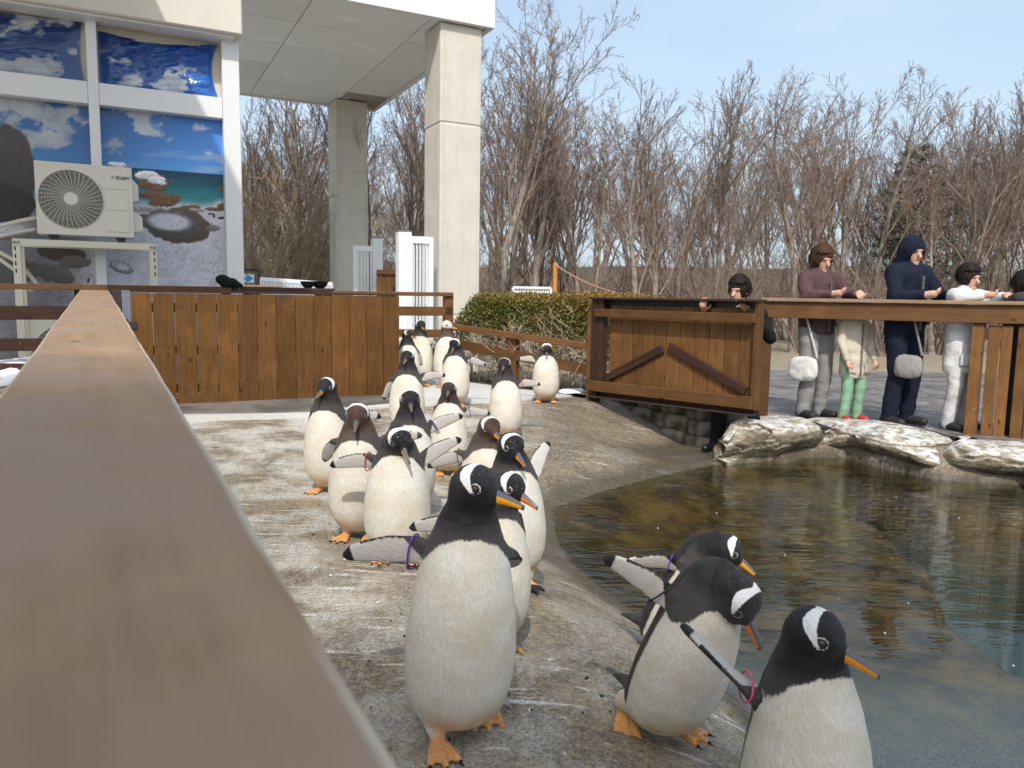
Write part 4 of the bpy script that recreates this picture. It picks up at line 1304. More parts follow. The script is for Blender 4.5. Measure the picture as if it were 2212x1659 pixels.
for (u0, u1, vt, vbm) in ((1090, 1112, 727, 808),):
    a, b = lpl(u0, vt), lpl(u1, vt)
    zb_ = lpl((u0 + u1) / 2, vbm)[2]; c = (a + b) / 2
    box('post', M_RAILW, lf, np.array([c[0], c[1], (c[2] + zb_) / 2 - 0.03]) + lnrm * (-0.06), (ldir, lnrm, EZ), (np.linalg.norm(a - b) / 2, 0.045, (c[2] - zb_) / 2 + 0.03), 0.004)
# big framed gate on the right, swung towards the pool
gA, gB = at(1289, 838, 8.6), at(1640, 879, 7.05)
rg = empty('framed_gate', ((gA[0] + gB[0]) / 2, (gA[1] + gB[1]) / 2, 0.25)); tag(rg, 'big brown board gate with crossed diagonal braces swung out over the pool edge', 'gate')
gd = unit((gB - gA) * [1, 1, 0]); gn = np.cross(gd, EZ)
if gn @ (CP - gA) < 0: gn = -gn
def rpl(u, v, off=0.0): return on_plane(u, v, gA + gn * off, gn)
ztop = rpl(1300, 645)[2]
zbl, zbr = rpl(1289, 838)[2], rpl(1640, 879)[2]
def sR(u): return float(np.dot(rpl(u, 760) - gA, gd))
bc = [1318, 1347, 1362, 1380, 1408, 1438, 1467, 1497, 1529, 1562, 1596, 1640]
bc = [1316, 1341, 1364, 1388, 1412, 1438, 1467, 1498, 1530, 1563, 1597, 1640]
for i in range(len(bc) - 1):
    s0, s1 = sR(bc[i]), sR(bc[i + 1]); sc = (s0 + s1) / 2
    z0 = lerp(zbl, zbr, sc / sR(1640)) + 0.01
    c = gA + gd * sc; 
    box('board', M_BOARD_R, rg, np.array([c[0], c[1], (ztop - 0.07 + z0) / 2]) - gn * 0.012, (gd, gn, EZ), ((s1 - s0) / 2 - 0.004, 0.011, (ztop - 0.07 - z0) / 2), 0.004)
SG = sR(1640)
def ron(s, z, off): return np.array([gA[0], gA[1], 0]) + gd * s + EZ * z + gn * off
for (s0, s1, nm) in ((-0.05, 0.045, 'frame_post'), (0.05, 0.125, 'frame_post'), (SG - 0.03, SG + 0.02, 'frame_stile')):
    box(nm, M_DARKW if s0 < 1 else M_RAILW, rg, ron((s0 + s1) / 2, (ztop + zbl) / 2 - (0.08 if s1 < 0.06 else 0), 0.02), (gd, gn, EZ), ((s1 - s0) / 2 - 0.002, 0.045, (ztop - zbl) / 2 + (0.08 if s1 < 0.06 else 0.0)), 0.004)
beam('bottom_rail', M_RAILW, rg, ron(-0.04, zbl + 0.03, 0.075), ron(SG, zbr + 0.035, 0.075), 0.045, 0.115)
beam('bottom_angle', M_DKSTEEL, rg, ron(-0.06, zbl - 0.09, 0.05), ron(SG, zbr - 0.075, 0.05), 0.13, 0.012)
beam('bottom_board', M_DARKW, rg, ron(-0.06, zbl - 0.045, -0.005), ron(SG, zbr - 0.03, -0.005), 0.02, 0.10)
beam('top_rail', M_RAILW, rg, ron(0.03, ztop - 0.155, 0.085), ron(SG, ztop - 0.155, 0.085), 0.05, 0.085)
beam('top_cap', M_DARKW, rg, ron(-0.05, ztop + 0.005, 0.03), ron(SG + 0.03, ztop + 0.005, 0.03), 0.15, 0.025)
beam('top_board', M_BLACK, rg, ron(0.05, ztop - 0.06, -0.02), ron(SG, ztop - 0.06, -0.02), 0.02, 0.11)
mid = SG * 0.52
zpk = lerp(zbl, ztop, 0.60)
for (s0, z0, s1, z1) in ((0.10, zbl + 0.10, mid - 0.12, zpk - 0.10), (mid - 0.05, zpk - 0.07, SG - 0.1, zbr + 0.13)):
    beam('brace', M_DARKW, rg, ron(s0, z0, 0.022), ron(s1, z1, 0.022), 0.03, 0.085)
# post the framed gate hangs from
hp = ron(-0.11, 0, -0.03)
o = empty('hanging_post', (hp[0], hp[1], 0)); tag(o, 'dark post the framed gate hangs from beside the hedge', 'post')
box('post_shaft', M_RAILW, o, np.array([hp[0], hp[1], (ztop) / 2 - 0.05]), (gd, gn, EZ), (0.045, 0.05, ztop / 2 + 0.02), 0.004)
# visitor fence at the right: posts, a broad top rail, and boards at the right edge
VF0, VF1 = at(1650, 672, 8.3), at(2330, 690, 7.0)
vf = empty('visitor_fence', ((VF0[0] + VF1[0]) / 2, (VF0[1] + VF1[1]) / 2, -0.06)); tag(vf, 'brown visitor fence with a broad top rail behind the pool rocks', 'fence')
vd_ = unit((VF1 - VF0) * [1, 1, 0]); vn = np.cross(vd_, EZ); vn = vn if vn @ (CP - VF0) > 0 else -vn
def vpl(u, v, off=0.0): return on_plane(u, v, VF0 + vn * off, vn)
def vs(u): return float(np.dot(vpl(u, 690) - VF0, vd_))
def von(s, z, off=0.0): return np.array([VF0[0], VF0[1], 0]) + vd_ * s + EZ * z + vn * off
zr0 = vpl(1900, 655)[2]; zr1 = vpl(1900, 692)[2]
SV = vs(2330)
beam('top_rail', M_RAILW, vf, von(0, (zr0 + zr1) / 2, 0.03), von(SV, (zr0 + zr1) / 2, 0.03), 0.035, zr0 - zr1)
beam('cap_rail', M_HAND, vf, von(-0.02, zr0 + 0.02, 0.0), von(SV, zr0 + 0.02, 0.0), 0.17, 0.036)
for u in (1656, 2118):
    s = vs(u)
    box('post', M_RAILW, vf, von(s, (zr1 - 0.1) / 2, -0.045), (vd_, vn, EZ), (0.05, 0.05, (zr1 + 0.12) / 2), 0.004)
edges = [2100, 2128, 2137, 2165, 2192, 2201, 2230, 2262, 2296]
for i in range(len(edges) - 1):
    if edges[i] in (2128, 2192): continue
    s0, s1 = vs(edges[i]), vs(edges[i + 1])
    box('board', M_BOARD_R, vf, von((s0 + s1) / 2, (zr1 - 0.06) / 2 - 0.005, 0.0), (vd_, vn, EZ), ((s1 - s0) / 2 - 0.004, 0.011, (zr1 + 0.03) / 2), 0.003)
# ------------------------------------------------------------------ air conditioner outdoor units
def ac_unit(c, label, full=True):
    """c: centre of the front face"""
    o = empty('air_conditioner', (c[0], c[1], c[2] - 0.33))
    tag(o, label, 'air conditioner', 'outdoor units of the air conditioning')
    Wd, Hd, Dd = ACW, ACH, 0.33
    inv = parent_inv(o)
    def loc(x, y, z): return np.asarray(c) + E1 * x + E2 * y + EZ * z
    def part(name, m, mat, smooth=False):
        ob = obj(name, m.mesh(name, smooth), mat, o); ob.matrix_parent_inverse = inv
        return ob
    def tr(V): return [loc(*v) for v in V]
    fx, r = -Wd * 0.5 + Wd * 0.355, Wd * 0.333
    # casing: sides, top, bottom, and a front face with a round opening
    m = MB()
    m.box(loc(0, Dd - 0.01, 0), (E1, E2, EZ), (Wd / 2, 0.01, Hd / 2), 0.004)
    m.box(loc(0, Dd / 2, Hd / 2 - 0.008), (E1, E2, EZ), (Wd / 2, Dd / 2 - 0.012, 0.008), 0.004)
    m.box(loc(0, Dd / 2, -Hd / 2 + 0.008), (E1, E2, EZ), (Wd / 2, Dd / 2 - 0.012, 0.008), 0.004)
    for sx in (-1, 1):
        m.box(loc(sx * (Wd / 2 - 0.008), Dd / 2, 0), (E1, E2, EZ), (0.008, Dd / 2 - 0.012, Hd / 2 - 0.017), 0.004)
    K = 64
    ring = [(fx + r * math.cos(2 * PI * k / K), r * math.sin(2 * PI * k / K)) for k in range(K)]
    def sq(k):
        a = 2 * PI * k / K; ca, sa = math.cos(a), math.sin(a)
        tx = ((Wd / 2 - fx) if ca > 0 else (Wd / 2 + fx)) / max(abs(ca), 1e-6); tz = Hd / 2 / max(abs(sa), 1e-6)
        q = min(tx, tz); return (fx + ca * q, sa * q)
    outer = [sq(k) for k in range(K)]
    for (x, z) in ((Wd / 2, Hd / 2), (-Wd / 2, Hd / 2), (-Wd / 2, -Hd / 2), (Wd / 2, -Hd / 2)):
        j = min(range(K), key=lambda q: (outer[q][0] - x) ** 2 + (outer[q][1] - z) ** 2); outer[j] = (x, z)
    inn2 = [(fx + (r + 0.012) * math.cos(2 * PI * k / K), (r + 0.012) * math.sin(2 * PI * k / K)) for k in range(K)]
    V = tr([(x, 0, z) for x, z in outer] + [(x, 0, z) for x, z in inn2] + [(x, -0.010, z) for x, z in ring] + [(x, 0.05, z) for x, z in ring])
    F = []
    for k in range(K):
        k2 = (k + 1) % K
        for lv in range(3):
            F.append((lv * K + k, lv * K + k2, (lv + 1) * K + k2, (lv + 1) * K + k))
    m.add(V, F)
    V = tr([(x, y, z) for y in (0, 0.02) for x, z in outer])
    m.add(V, [(k, (k + 1) % K, K + (k + 1) % K, K + k) for k in range(K)])
    part('casing', m, M_CREAM)
    m = MB(); V = tr([(fx + r * 0.99 * math.cos(2 * PI * k / K), 0.10, r * 0.99 * math.sin(2 * PI * k / K)) for k in range(K)])
    m.add(V, [tuple(range(K))])
    part('fan_recess', m, M_HOLE)
    m = MB()
    for b in range(3):
        a0 = b * 2 * PI / 3
        V = []
        for i in range(8):
            rr_ = r * (0.2 + 0.72 * i / 7)
            for w_ in (0, 1):
                a = a0 + w_ * 1.25 - 0.25 * i / 7
                V.append(loc(fx + rr_ * math.cos(a), 0.055 + 0.03 * w_, rr_ * math.sin(a)))
        m.add(V, [(2 * i, 2 * i + 1, 2 * i + 3, 2 * i + 2) for i in range(7)])
    part('fan_blade', m, M_BLADE)
    # wire guard: rings and curved spokes
    m = MB()
    for i in range(17):
        rr_ = r * (0.26 + 0.72 * i / 16)
        dz = -0.012 - 0.012 * (1 - (rr_ / r) ** 2)
        pts = [loc(fx + rr_ * math.cos(2 * PI * k / 48), dz, rr_ * math.sin(2 * PI * k / 48)) for k in range(49)]
        m.tube(pts, 0.0022, 4, False)
    for k in range(36):
        a = 2 * PI * k / 36
        pts = []
        for i in range(6):
            rr_ = r * (0.2 + 0.8 * i / 5); aa = a + 0.22 * i / 5
            pts.append(loc(fx + rr_ * math.cos(aa), -0.015 - 0.012 * (1 - (rr_ / r) ** 2), rr_ * math.sin(aa)))
        m.tube(pts, 0.0028, 4, False)
    part('wire_guard', m, M_CREAM)
    m = MB(); m.tube([loc(fx, -0.010, 0), loc(fx, -0.032, 0), loc(fx, -0.036, 0)], [r * 0.22, r * 0.22, r * 0.19], 32)
    part('hub_disc', m, M_CREAM)
    if full:
        # raised panels on the right of the front face
        x0, x1 = Wd * 0.215, Wd * 0.455
        for (za, zb_, cut) in ((Hd * 0.18, Hd * 0.40, 1), (-Hd * 0.12, Hd * 0.15, 0), (-Hd * 0.43, -Hd * 0.15, 0)):
            xa = x0 if not cut else x0 - Wd * 0.05
            m = MB().box(loc((xa + x1) / 2, -0.003, (za + zb_) / 2), (E1, E2, EZ), ((x1 - xa) / 2, 0.004, (zb_ - za) / 2), 0.003)
            part('raised_panel', m, M_CREAM)
        for (xx, zz_, sg) in ((-Wd * 0.455, Hd * 0.36, 1), (-Wd * 0.455, -Hd * 0.40, -1)):
            V = tr([(xx, -0.005, zz_ + .045), (xx, -0.005, zz_ - .03), (xx + 0.03, -0.005, zz_ - .03 if sg < 0 else zz_ - .01), (xx + 0.08, -0.005, zz_ + .045 if sg > 0 else zz_ - .03)])
            part('raised_corner', MB().add(V, [(0, 1, 2, 3)]), M_CREAM)
        # covers over the valves on the right side
        for (za, zb_, dd) in ((Hd * 0.02, Hd * 0.36, 0.06), (-Hd * 0.42, -Hd * 0.10, 0.09)):
            m = MB(); xs_ = Wd / 2
            V = tr([(xs_, 0.06, zb_), (xs_, 0.06, za), (xs_ + dd, 0.08, za + 0.02), (xs_ + dd, 0.08, zb_ - 0.07), (xs_, 0.26, zb_), (xs_, 0.26, za), (xs_ + dd, 0.24, za + 0.02), (xs_ + dd, 0.24, zb_ - 0.07)])
            m.add(V, [(0, 1, 2, 3), (7, 6, 5, 4), (3, 2, 6, 7), (0, 3, 7, 4), (1, 5, 6, 2)])
            part('valve_cover', m, M_CREAM)
        for xx in (-Wd * 0.34, Wd * 0.36):
            m = MB()
            m.box(loc(xx, 0.06, -Hd / 2 - 0.016), (E1, E2, EZ), (0.05, 0.04, 0.007), 0.002)
            m.box(loc(xx, 0.06, -Hd / 2 - 0.040), (E1, E2, EZ), (0.035, 0.03, 0.018), 0.003)
            part('rubber_foot', m, M_BLACK)
        # maker's mark: three diamonds and the name
        m = MB()
        lx, lz, q = Wd * 0.295, Hd * 0.345, 0.011
        for a in (90, 210, 330):
            ux, uz = math.cos(R(a)), math.sin(R(a)); px_, pz_ = -uz, ux
            pts = [(0, 0), (1, 0.577), (2, 0), (1, -0.577)]
            m.add(tr([(lx + (ux * s_ + px_ * t_) * q, -0.0085, lz + (uz * s_ + pz_ * t_) * q) for s_, t_ in pts]), [(0, 1, 2, 3)])
        part('emblem', m, M_BLACK)
        for txt, size, dz in (('MITSUBISHI', 0.027, -0.006), ('HEAVY INDUSTRIES', 0.011, -0.019)):
            cu = bpy.data.curves.new('lettering', 'FONT'); cu.body = txt; cu.size = size; cu.extrude = 0.0006; cu.offset = 0.0006
            tmp = bpy.data.objects.new('tmp_text', cu); COL.objects.link(tmp); cu.materials.append(M_BLACK)
            dg = bpy.context.evaluated_depsgraph_get(); dg.update()
            ob = bpy.data.objects.new('lettering', bpy.data.meshes.new_from_object(tmp.evaluated_get(dg))); bpy.data.objects.remove(tmp); COL.objects.link(ob)
            ob.parent = o; ob.matrix_parent_inverse = inv
            p = loc(lx + 0.03, -0.009, lz + dz)
            ob.matrix_basis = Matrix(((E1[0], 0, -E2[0], p[0]), (E1[1], 0, -E2[1], p[1]), (0, 1, 0, p[2]), (0, 0, 0, 1)))
    return o
ac_c = on_plane(184, 432, at(185, 430, AC_D), E2)
aL, aR = ab(on_plane(77, 430, ac_c, E2))[0], ab(on_plane(287, 445, ac_c, E2))[0]
ACW = aR - aL
ACH = on_plane(184, 357, ac_c, E2)[2] - on_plane(184, 511, ac_c, E2)[2]
ac_c = pt((aL + aR) / 2, ab(ac_c)[1], ac_c[2])
ac_unit(ac_c, 'cream air conditioner outdoor unit with round fan guard standing on the tall steel stand')
# stand of slotted angle steel
st = empty('steel_stand', (ac_c[0], ac_c[1], 0)); tag(st, 'cream painted slotted steel stand carrying the upper air conditioner', 'stand')
sa0, sa1 = ab(on_plane(28, 560, ac_c, E2))[0], ab(on_plane(339, 560, ac_c, E2))[0]
sb = ab(ac_c)[1]; szt = ac_c[2] - ACH / 2 - 0.058
for x in (sa0 + 0.035, sa1 - 0.035):
    for b in (0.0, 0.36):
        m = MB().box(pt(x, sb + b, szt / 2), (E1, E2, EZ), (0.035, 0.0025, szt / 2), 0.001)
        sx = 1 if x < (sa0 + sa1) / 2 else -1
        m.box(pt(x + sx * 0.0325, sb + b + 0.032, szt / 2), (E1, E2, EZ), (0.0025, 0.029, szt / 2), 0.001)
        o = m.obj('leg', M_STAND, st); o.matrix_parent_inverse = parent_inv(st)
        if b == 0.0:
            m = MB()
            for k in range(4):
                z = szt - 0.10 - 0.075 * k
                m.box(pt(x - sx * 0.012, sb - 0.0035, z), (E1, E2, EZ), (0.006, 0.001, 0.020), 0.0005)
            ob = m.obj('slot', M_HOLE, o); ob.matrix_parent_inverse = parent_inv(o); ob['kind'] = 'stuff'
            for dx in (-0.015, 0.018):
                p = pt(x + sx * dx, sb - 0.010, szt - 0.04)
                ob = MB().tube([p + E2 * 0.006, p - E2 * 0.006], 0.014, 10).obj('bolt', M_STEEL, o); ob.matrix_parent_inverse = parent_inv(o)
for b in (0.006, 0.354):
    o = MB().box(pt((sa0 + sa1) / 2, sb + b - 0.012, szt - 0.035), (E1, E2, EZ), ((sa1 - sa0) / 2 - 0.02, 0.0025, 0.033), 0.001).box(pt((sa0 + sa1) / 2, sb + b + 0.018, szt - 0.003), (E1, E2, EZ), ((sa1 - sa0) / 2 - 0.02, 0.027, 0.0025), 0.001).obj('cross_bar', M_STAND, st)
    o.matrix_parent_inverse = parent_inv(st)
# lower unit behind the fence
lo_c = on_plane(115, 700, ac_c + E2 * 0.05, E2)
ACW2 = ACW
o = ac_unit(pt((sa0 + sa1) / 2 - 0.12, sb + 0.06, 0.55), 'lower cream air conditioner unit half hidden behind the dark fence rails', False)
# pale pipes running from the unit down to the left
pp = empty('pipe_run', (ac_c[0] - 0.6, ac_c[1], 0)); tag(pp, 'pale insulated pipes curving down the wall below the air conditioner', 'pipe')
for k, ctrl in enumerate((((80, 470), (40, 478), (-40, 498)), ((80, 495), (30, 503), (-40, 520)), ((-40, 535), (0, 545), (45, 570), (85, 620)), ((-40, 552), (0, 560), (35, 585), (70, 632)))):
    pts = [on_plane(u, v, ac_c + E2 * (0.40 + 0.03 * k), E2) for u, v in ctrl]
    fine = []
    for i in range(len(pts) - 1):
        for s in np.linspace(0, 1, 6, endpoint=False): fine.append(pts[i] * (1 - s) + pts[i + 1] * s)
    fine.append(pts[-1])
    o = MB().tube(fine, 0.022, 8).obj('pipe', M_CREAM, pp, True); o.matrix_parent_inverse = parent_inv(pp)
# ------------------------------------------------------------------ things along the rail behind the gate
def tp(u, v, off): return gpl(u, v, off)
tb = empty('shelf', (*tp(620, 625, 0.55)[:2], 0)); tag(tb, 'narrow dark brown shelf behind the plank gate', 'shelf')
s0, s1 = tp(503, 622, 0.75), tp(716, 627, 0.75)
shz = tp(620, 624, 0.7)[2]
box('shelf_board', M_DARKW, tb, pt((ab(s0)[0] + ab(s1)[0]) / 2, ab(s0)[1], shz), (E1, E2, EZ), ((ab(s1)[0] - ab(s0)[0]) / 2, 0.16, 0.014), 0.003)
for x in (ab(s0)[0] + 0.15, ab(s1)[0] - 0.15):
    box('leg', M_DARKW, tb, pt(x, ab(s0)[1], shz / 2 - 0.01), (E1, E2, EZ), (0.04, 0.04, shz / 2 - 0.006), 0.003)
def bowl(p, r, h, label):
    prof = [(0.45, 0), (0.75, 0.3), (0.93, 0.7), (1.0, 1.0), (1.05, 1.02), (0.96, 0.97), (0.88, 0.7), (0.7, 0.34), (0.0, 0.12)]
    K = 28; V = []
    for (a, b) in prof:
        V += [(r * a * math.cos(2 * PI * k / K), r * a * math.sin(2 * PI * k / K), h * b) for k in range(K)]
    F = [(i * K + k, i * K + (k + 1) % K, (i + 1) * K + (k + 1) % K, (i + 1) * K + k) for i in range(len(prof) - 1) for k in range(K)]
    F.append(tuple(range(K - 1, -1, -1)))
    o = obj('bowl', new_mesh('bowl', V, F, True), M_BLACK); o.location = tuple(p)
    tag(o, label, 'bowl', 'dark bowls on the shelf')
bb = ab(s0)[1]
pa_, pb2 = on_plane(665, 614, pt(0, bb - 0.02, 0), E2), on_plane(691, 614, pt(0, bb + 0.03, 0), E2)
bowl((pa_[0], pa_[1], shz + 0.0145), 0.085, 0.075, 'smaller dark bowl on the shelf, overlapped by the other bowl')
bowl((pb2[0], pb2[1], shz + 0.0145), 0.098, 0.078, 'larger dark bowl on the shelf nearest the grey column')
pk = empty('plank', tp(560, 614, 0.95)); 
pA, pB = on_plane(505, 612.5, pt(0, bb - 0.1, 0), E2), on_plane(606, 615.5, pt(0, bb - 0.1, 0), E2)
bpy.data.objects.remove(pk)
zz0 = shz + 0.014 + 0.011
o = beam('plank', M_PALEW, None, np.array([pA[0], pA[1], zz0]), np.array([pB[0], pB[1], zz0]), 0.09, 0.021)
tag(o, 'pale bare plank lying along the dark shelf', 'plank')
# white plastic basket fencing
cb = empty('white_crate', (*tp(620, 620, 1.5)[:2], 0)); tag(cb, 'long white slotted plastic barrier behind the shelf', 'barrier')
def wpl(u, v): return gpl(u, v, 1.6)
c0, c1 = wpl(562, 603), wpl(718, 614)
zt, zb_ = c0[2] - 0.0, wpl(562, 618)[2] - 0.10
A_, B_ = ab(c0)[0], ab(c1)[0]; b_ = ab(c0)[1]
zt2 = c1[2]
for nm, zA, zB, hh in (('top_bar', zt, zt2, 0.05), ('bottom_bar', zb_, zb_ - 0.06, 0.04)):
    beam(nm, M_PVC, cb, pt(A_, b_, zA), pt(B_, b_, zB), 0.03, hh)
m = MB(); n_ = 46
for i in range(n_ + 1):
    x = lerp(A_, B_, i / n_); z1 = lerp(zt, zt2, i / n_)
    m.box(pt(x, b_, (z1 + zb_) / 2 - 0.02), (E1, E2, EZ), (0.006, 0.010, (z1 - zb_) / 2 + 0.02), 0.001)
for x in (A_, B_):
    m.box(pt(x, b_, 0.5), (E1, E2, EZ), (0.02, 0.02, 0.56), 0.002)
o = m.obj('bar', M_PVC, cb); o.matrix_parent_inverse = parent_inv(cb); o['kind'] = 'stuff'
# framed board with a sign showing a blue arrow
bd = empty('arrow_sign', (*gpl(535, 640, 2.4)[:2], 0)); tag(bd, 'white sign with a bright blue arrow hanging on a dark frame beside the building post', 'sign')
def spl(u, v, o_=0.0): return gpl(u, v, 2.4 + o_)
q = [spl(516, 592), spl(549, 592), spl(549, 611), spl(516, 611)]
box('sign_board', M_PVC, bd, (q[0] + q[2]) / 2, (E1, E2, EZ), (np.linalg.norm((q[1] - q[0])[:2]) / 2, 0.006, (q[0][2] - q[2][2]) / 2), 0.002)
M_ARROW = plain('arrow_blue', (0.02, 0.33, 0.72), 0.5, 0.3)
M_INK = plain('ink_brown', (0.12, 0.09, 0.09), 0.6, 0.2)
ar = [spl(u, v, -0.008) for u, v in ((530, 595), (536, 594), (548, 601.5), (536, 609), (529, 609), (534, 604), (525, 604), (525, 599), (534, 599))]
o = MB().add(ar, [tuple(range(9))]).obj('arrow', M_ARROW, bd); o.matrix_parent_inverse = parent_inv(bd)
ar = [spl(u, v, -0.008) for u, v in ((512, 597.5), (523, 597.5), (523, 602.5), (512, 602.5))]
o = MB().add(ar, [(0, 1, 2, 3)]).obj('printed_bar', M_INK, bd); o.matrix_parent_inverse = parent_inv(bd)
for (u0, v0, u1, v1) in ((512, 583, 560, 583), (560, 583, 560, 614)):
    a, b = spl(u0, v0, 0.02), spl(u1, v1, 0.02)
    beam('frame_bar', M_DKSTEEL, bd, a, b, 0.03, 0.03, up=(0, 0, 1) if u0 != u1 else tuple(E1))
a = spl(560, 600, 0.05); box('leg', M_DKSTEEL, bd, np.array([a[0], a[1], a[2] / 2]), (E1, E2, EZ), (0.015, 0.015, a[2] / 2), 0.002)
a = spl(505, 600, 0.05); box('leg', M_DKSTEEL, bd, np.array([a[0], a[1], a[2] / 2 ]), (E1, E2, EZ), (0.015, 0.015, a[2] / 2), 0.002)
# the small dark soft thing lying on the rail
c0 = gpl(496, 614, 0.30)
hd_, by = gpl(481, 604, 0.30), gpl(502, 612, 0.30)
F_ = Field(0.008)
e_ = gpl(519, 617, 0.30); nk = gpl(487, 613, 0.30)
F_.add(lambda P: ellip(P, hd_, (.075, .06, .052)), hd_ - .1, hd_ + .1, .02)
F_.add(lambda P: smin(rcone(P, nk, by, .055, .05), rcone(P, by, e_, .05, .028), .03), np.minimum(nk, e_) - .09, np.maximum(nk, by) + .09, .02)
V, Q = F_.mesh()
zr_ = gpl(496, 620.5, 0.30)[2]
V[:, 2] = np.maximum(V[:, 2], zr_)
tag(obj('soft_toy', new_mesh('soft_toy', V, Q, True), plain('dark_green_plush', (0.010, 0.016, 0.011), 0.85, 0.15, var=0.5, scale=20)), 'small black and dark green soft toy lying on the rail by the building post', 'soft toy')
# white louvred panels between and beside the columns
def louvre(label, u0, u1, v_t, post_u, post_vt, depth, vb_):
    c = at((u0 + u1) / 2, 640, depth)
    o = empty('louvred_panel', (c[0], c[1], 0)); tag(o, label, 'panel', 'white louvred panels by the columns')
    def lp(u, v, k=0.0): return on_plane(u, v, c + E2 * k, E2)
    x0, x1 = ab(lp(u0, 600))[0], ab(lp(u1, 600))[0]; b = ab(c)[1]; z1 = lp((u0 + u1) / 2, v_t)[2]
    fw = 0.065
    for x in (x0 + fw / 2, x1 - fw / 2):
        box('stile', M_PVC, o, pt(x, b, z1 / 2), (E1, E2, EZ), (fw / 2, 0.025, z1 / 2), 0.003)
    for z in (z1 - 0.05, 0.1):
        box('crossrail', M_PVC, o, pt((x0 + x1) / 2, b, z), (E1, E2, EZ), ((x1 - x0) / 2 - fw - 0.002, 0.022, 0.05), 0.003)
    n_ = max(5, int((x1 - x0 - 2 * fw) / 0.055))
    for i in range(n_):
        x = lerp(x0 + fw, x1 - fw, (i + 0.5) / n_)
        box('slat', M_PVC, o, pt(x, b + 0.004, z1 / 2), (unit(E1 + E2 * 0.55), unit(E2 - E1 * 0.55), EZ), ((x1 - x0 - 2 * fw) / n_ * 0.42, 0.004, z1 / 2 - 0.105), 0.001)
    pu0, pu1 = post_u
    y0, y1 = ab(lp(pu0, 600))[0], ab(lp(pu1, 600))[0]; zp = lp((pu0 + pu1) / 2, post_vt)[2]
    po = empty('white_post', (*pt((y0 + y1) / 2, b + 0.10, 0),)); tag(po, ('shorter' if depth > 11 else 'taller') + ' square white post beside the louvred panel ' + ('by the far column' if depth > 11 else 'by the near column'), 'post', 'square white posts')
    box('shaft', M_PVC, po, pt((y0 + y1) / 2, b + 0.10, zp / 2 - 0.01), (E1, E2, EZ), ((y1 - y0) / 2, 0.07, zp / 2 - 0.01), 0.004)
    box('cap', M_STEEL, po, pt((y0 + y1) / 2, b + 0.10, zp - 0.012), (E1, E2, EZ), ((y1 - y0) / 2 + 0.004, 0.074, 0.010), 0.003)
louvre('white louvred panel in shade standing against the far grey column', 763, 813, 531, (807, 828), 512, 13.8, 640)
louvre('sunlit white louvred panel running behind the near column', 881, 935, 511, (863, 891), 497, 10.9, 640)
# small brown gate seen between the white posts
sg = empty('small_gate', (*at(838, 640, 13.6)[:2], 0)); tag(sg, 'small brown wooden gate seen between the two white posts', 'gate')
c = at(838, 610, 13.6)
def sp_(u, v): return on_plane(u, v, c, E2)
x0, x1 = ab(sp_(813, 600))[0], ab(sp_(866, 600))[0]; b = ab(c)[1]; z1 = sp_(838, 583)[2]
for i in range(5):
    w_ = (x1 - x0) / 5
    box('board', M_BOARD_R, sg, pt(x0 + (i + .5) * w_, b, z1 / 2), (E1, E2, EZ), (w_ / 2 - 0.003, 0.010, z1 / 2 - 0.02), 0.003)
box('top_rail', M_RAILW, sg, pt((x0 + x1) / 2, b - 0.03, z1 - 0.04), (E1, E2, EZ), ((x1 - x0) / 2, 0.019, 0.04), 0.003)
beam('brace', M_DARKW, sg, pt(x0 + 0.62 * (x1 - x0), b - 0.03, z1 - 0.5), pt(x1 - 0.03, b - 0.03, z1 - 0.11), 0.03, 0.07)
box('latch', M_BLACK, sg, pt(x1 - 0.05, b - 0.06, z1 - 0.1), (E1, E2, EZ), (0.035, 0.02, 0.04), 0.004)
# orange pole with a rope, and a white railing beyond the hedge
op = at(1199, 600, 12.5); zt = at(1199, 568, 12.5)[2]
o = MB().tube([(0, 0, -0.02), (0, 0, zt)], 0.036, 12).obj('orange_pole', plain('orange_paint', (0.55, 0.24, 0.06), 0.5, 0.3)); o.location = (op[0], op[1], 0)
tag(o, 'slim orange pole standing behind the hedge', 'pole')
r0 = np.array([op[0], op[1], zt - 0.03]); r1 = at(1345, 636, 10.5)
pts = [r0 * (1 - s) + r1 * s - EZ * 0.12 * 4 * s * (1 - s) * 0.5 for s in np.linspace(0, 1, 14)]
o = MB().tube(pts, 0.010, 6).obj('rope', plain('rope_fibre', (0.45, 0.28, 0.20), 0.8, 0.1)); tag(o, 'thin tan rope slung from the orange pole down to the right', 'rope')
wr = empty('white_railing', (*at(1150, 640, 16)[:2], 0)); tag(wr, 'white metal railing just showing above the hedge', 'railing')
a, b = at(1108, 621, 16.0), at(1190, 622.5, 16.0)
beam('top_bar', M_PVC, wr, a, b, 0.05, 0.05); beam('middle_bar', M_PVC, wr, a - EZ * 0.09, b - EZ * 0.09, 0.03, 0.03)
m = MB()
for s in np.linspace(0, 1, 16):
    p = a * (1 - s) + b * s; m.tube([np.array([p[0], p[1], -0.02]), p], 0.012 if 0 < s < 1 else 0.03, 6)
o = m.obj('upright', M_PVC, wr); o.matrix_parent_inverse = parent_inv(wr); o['kind'] = 'stuff'
# ------------------------------------------------------------------ paths, pavement, rocks, snow
def slab(name, pts_uv, z, mat, label=None, cat=None, kind=None, th=0.05, drop=0.0):
    poly = [on_z(u, v, z)[:2] for u, v in pts_uv]
    o = MB().prism(poly, z - th, z).obj(name, mat)
    if kind: tag(o, kind=kind)
    return o
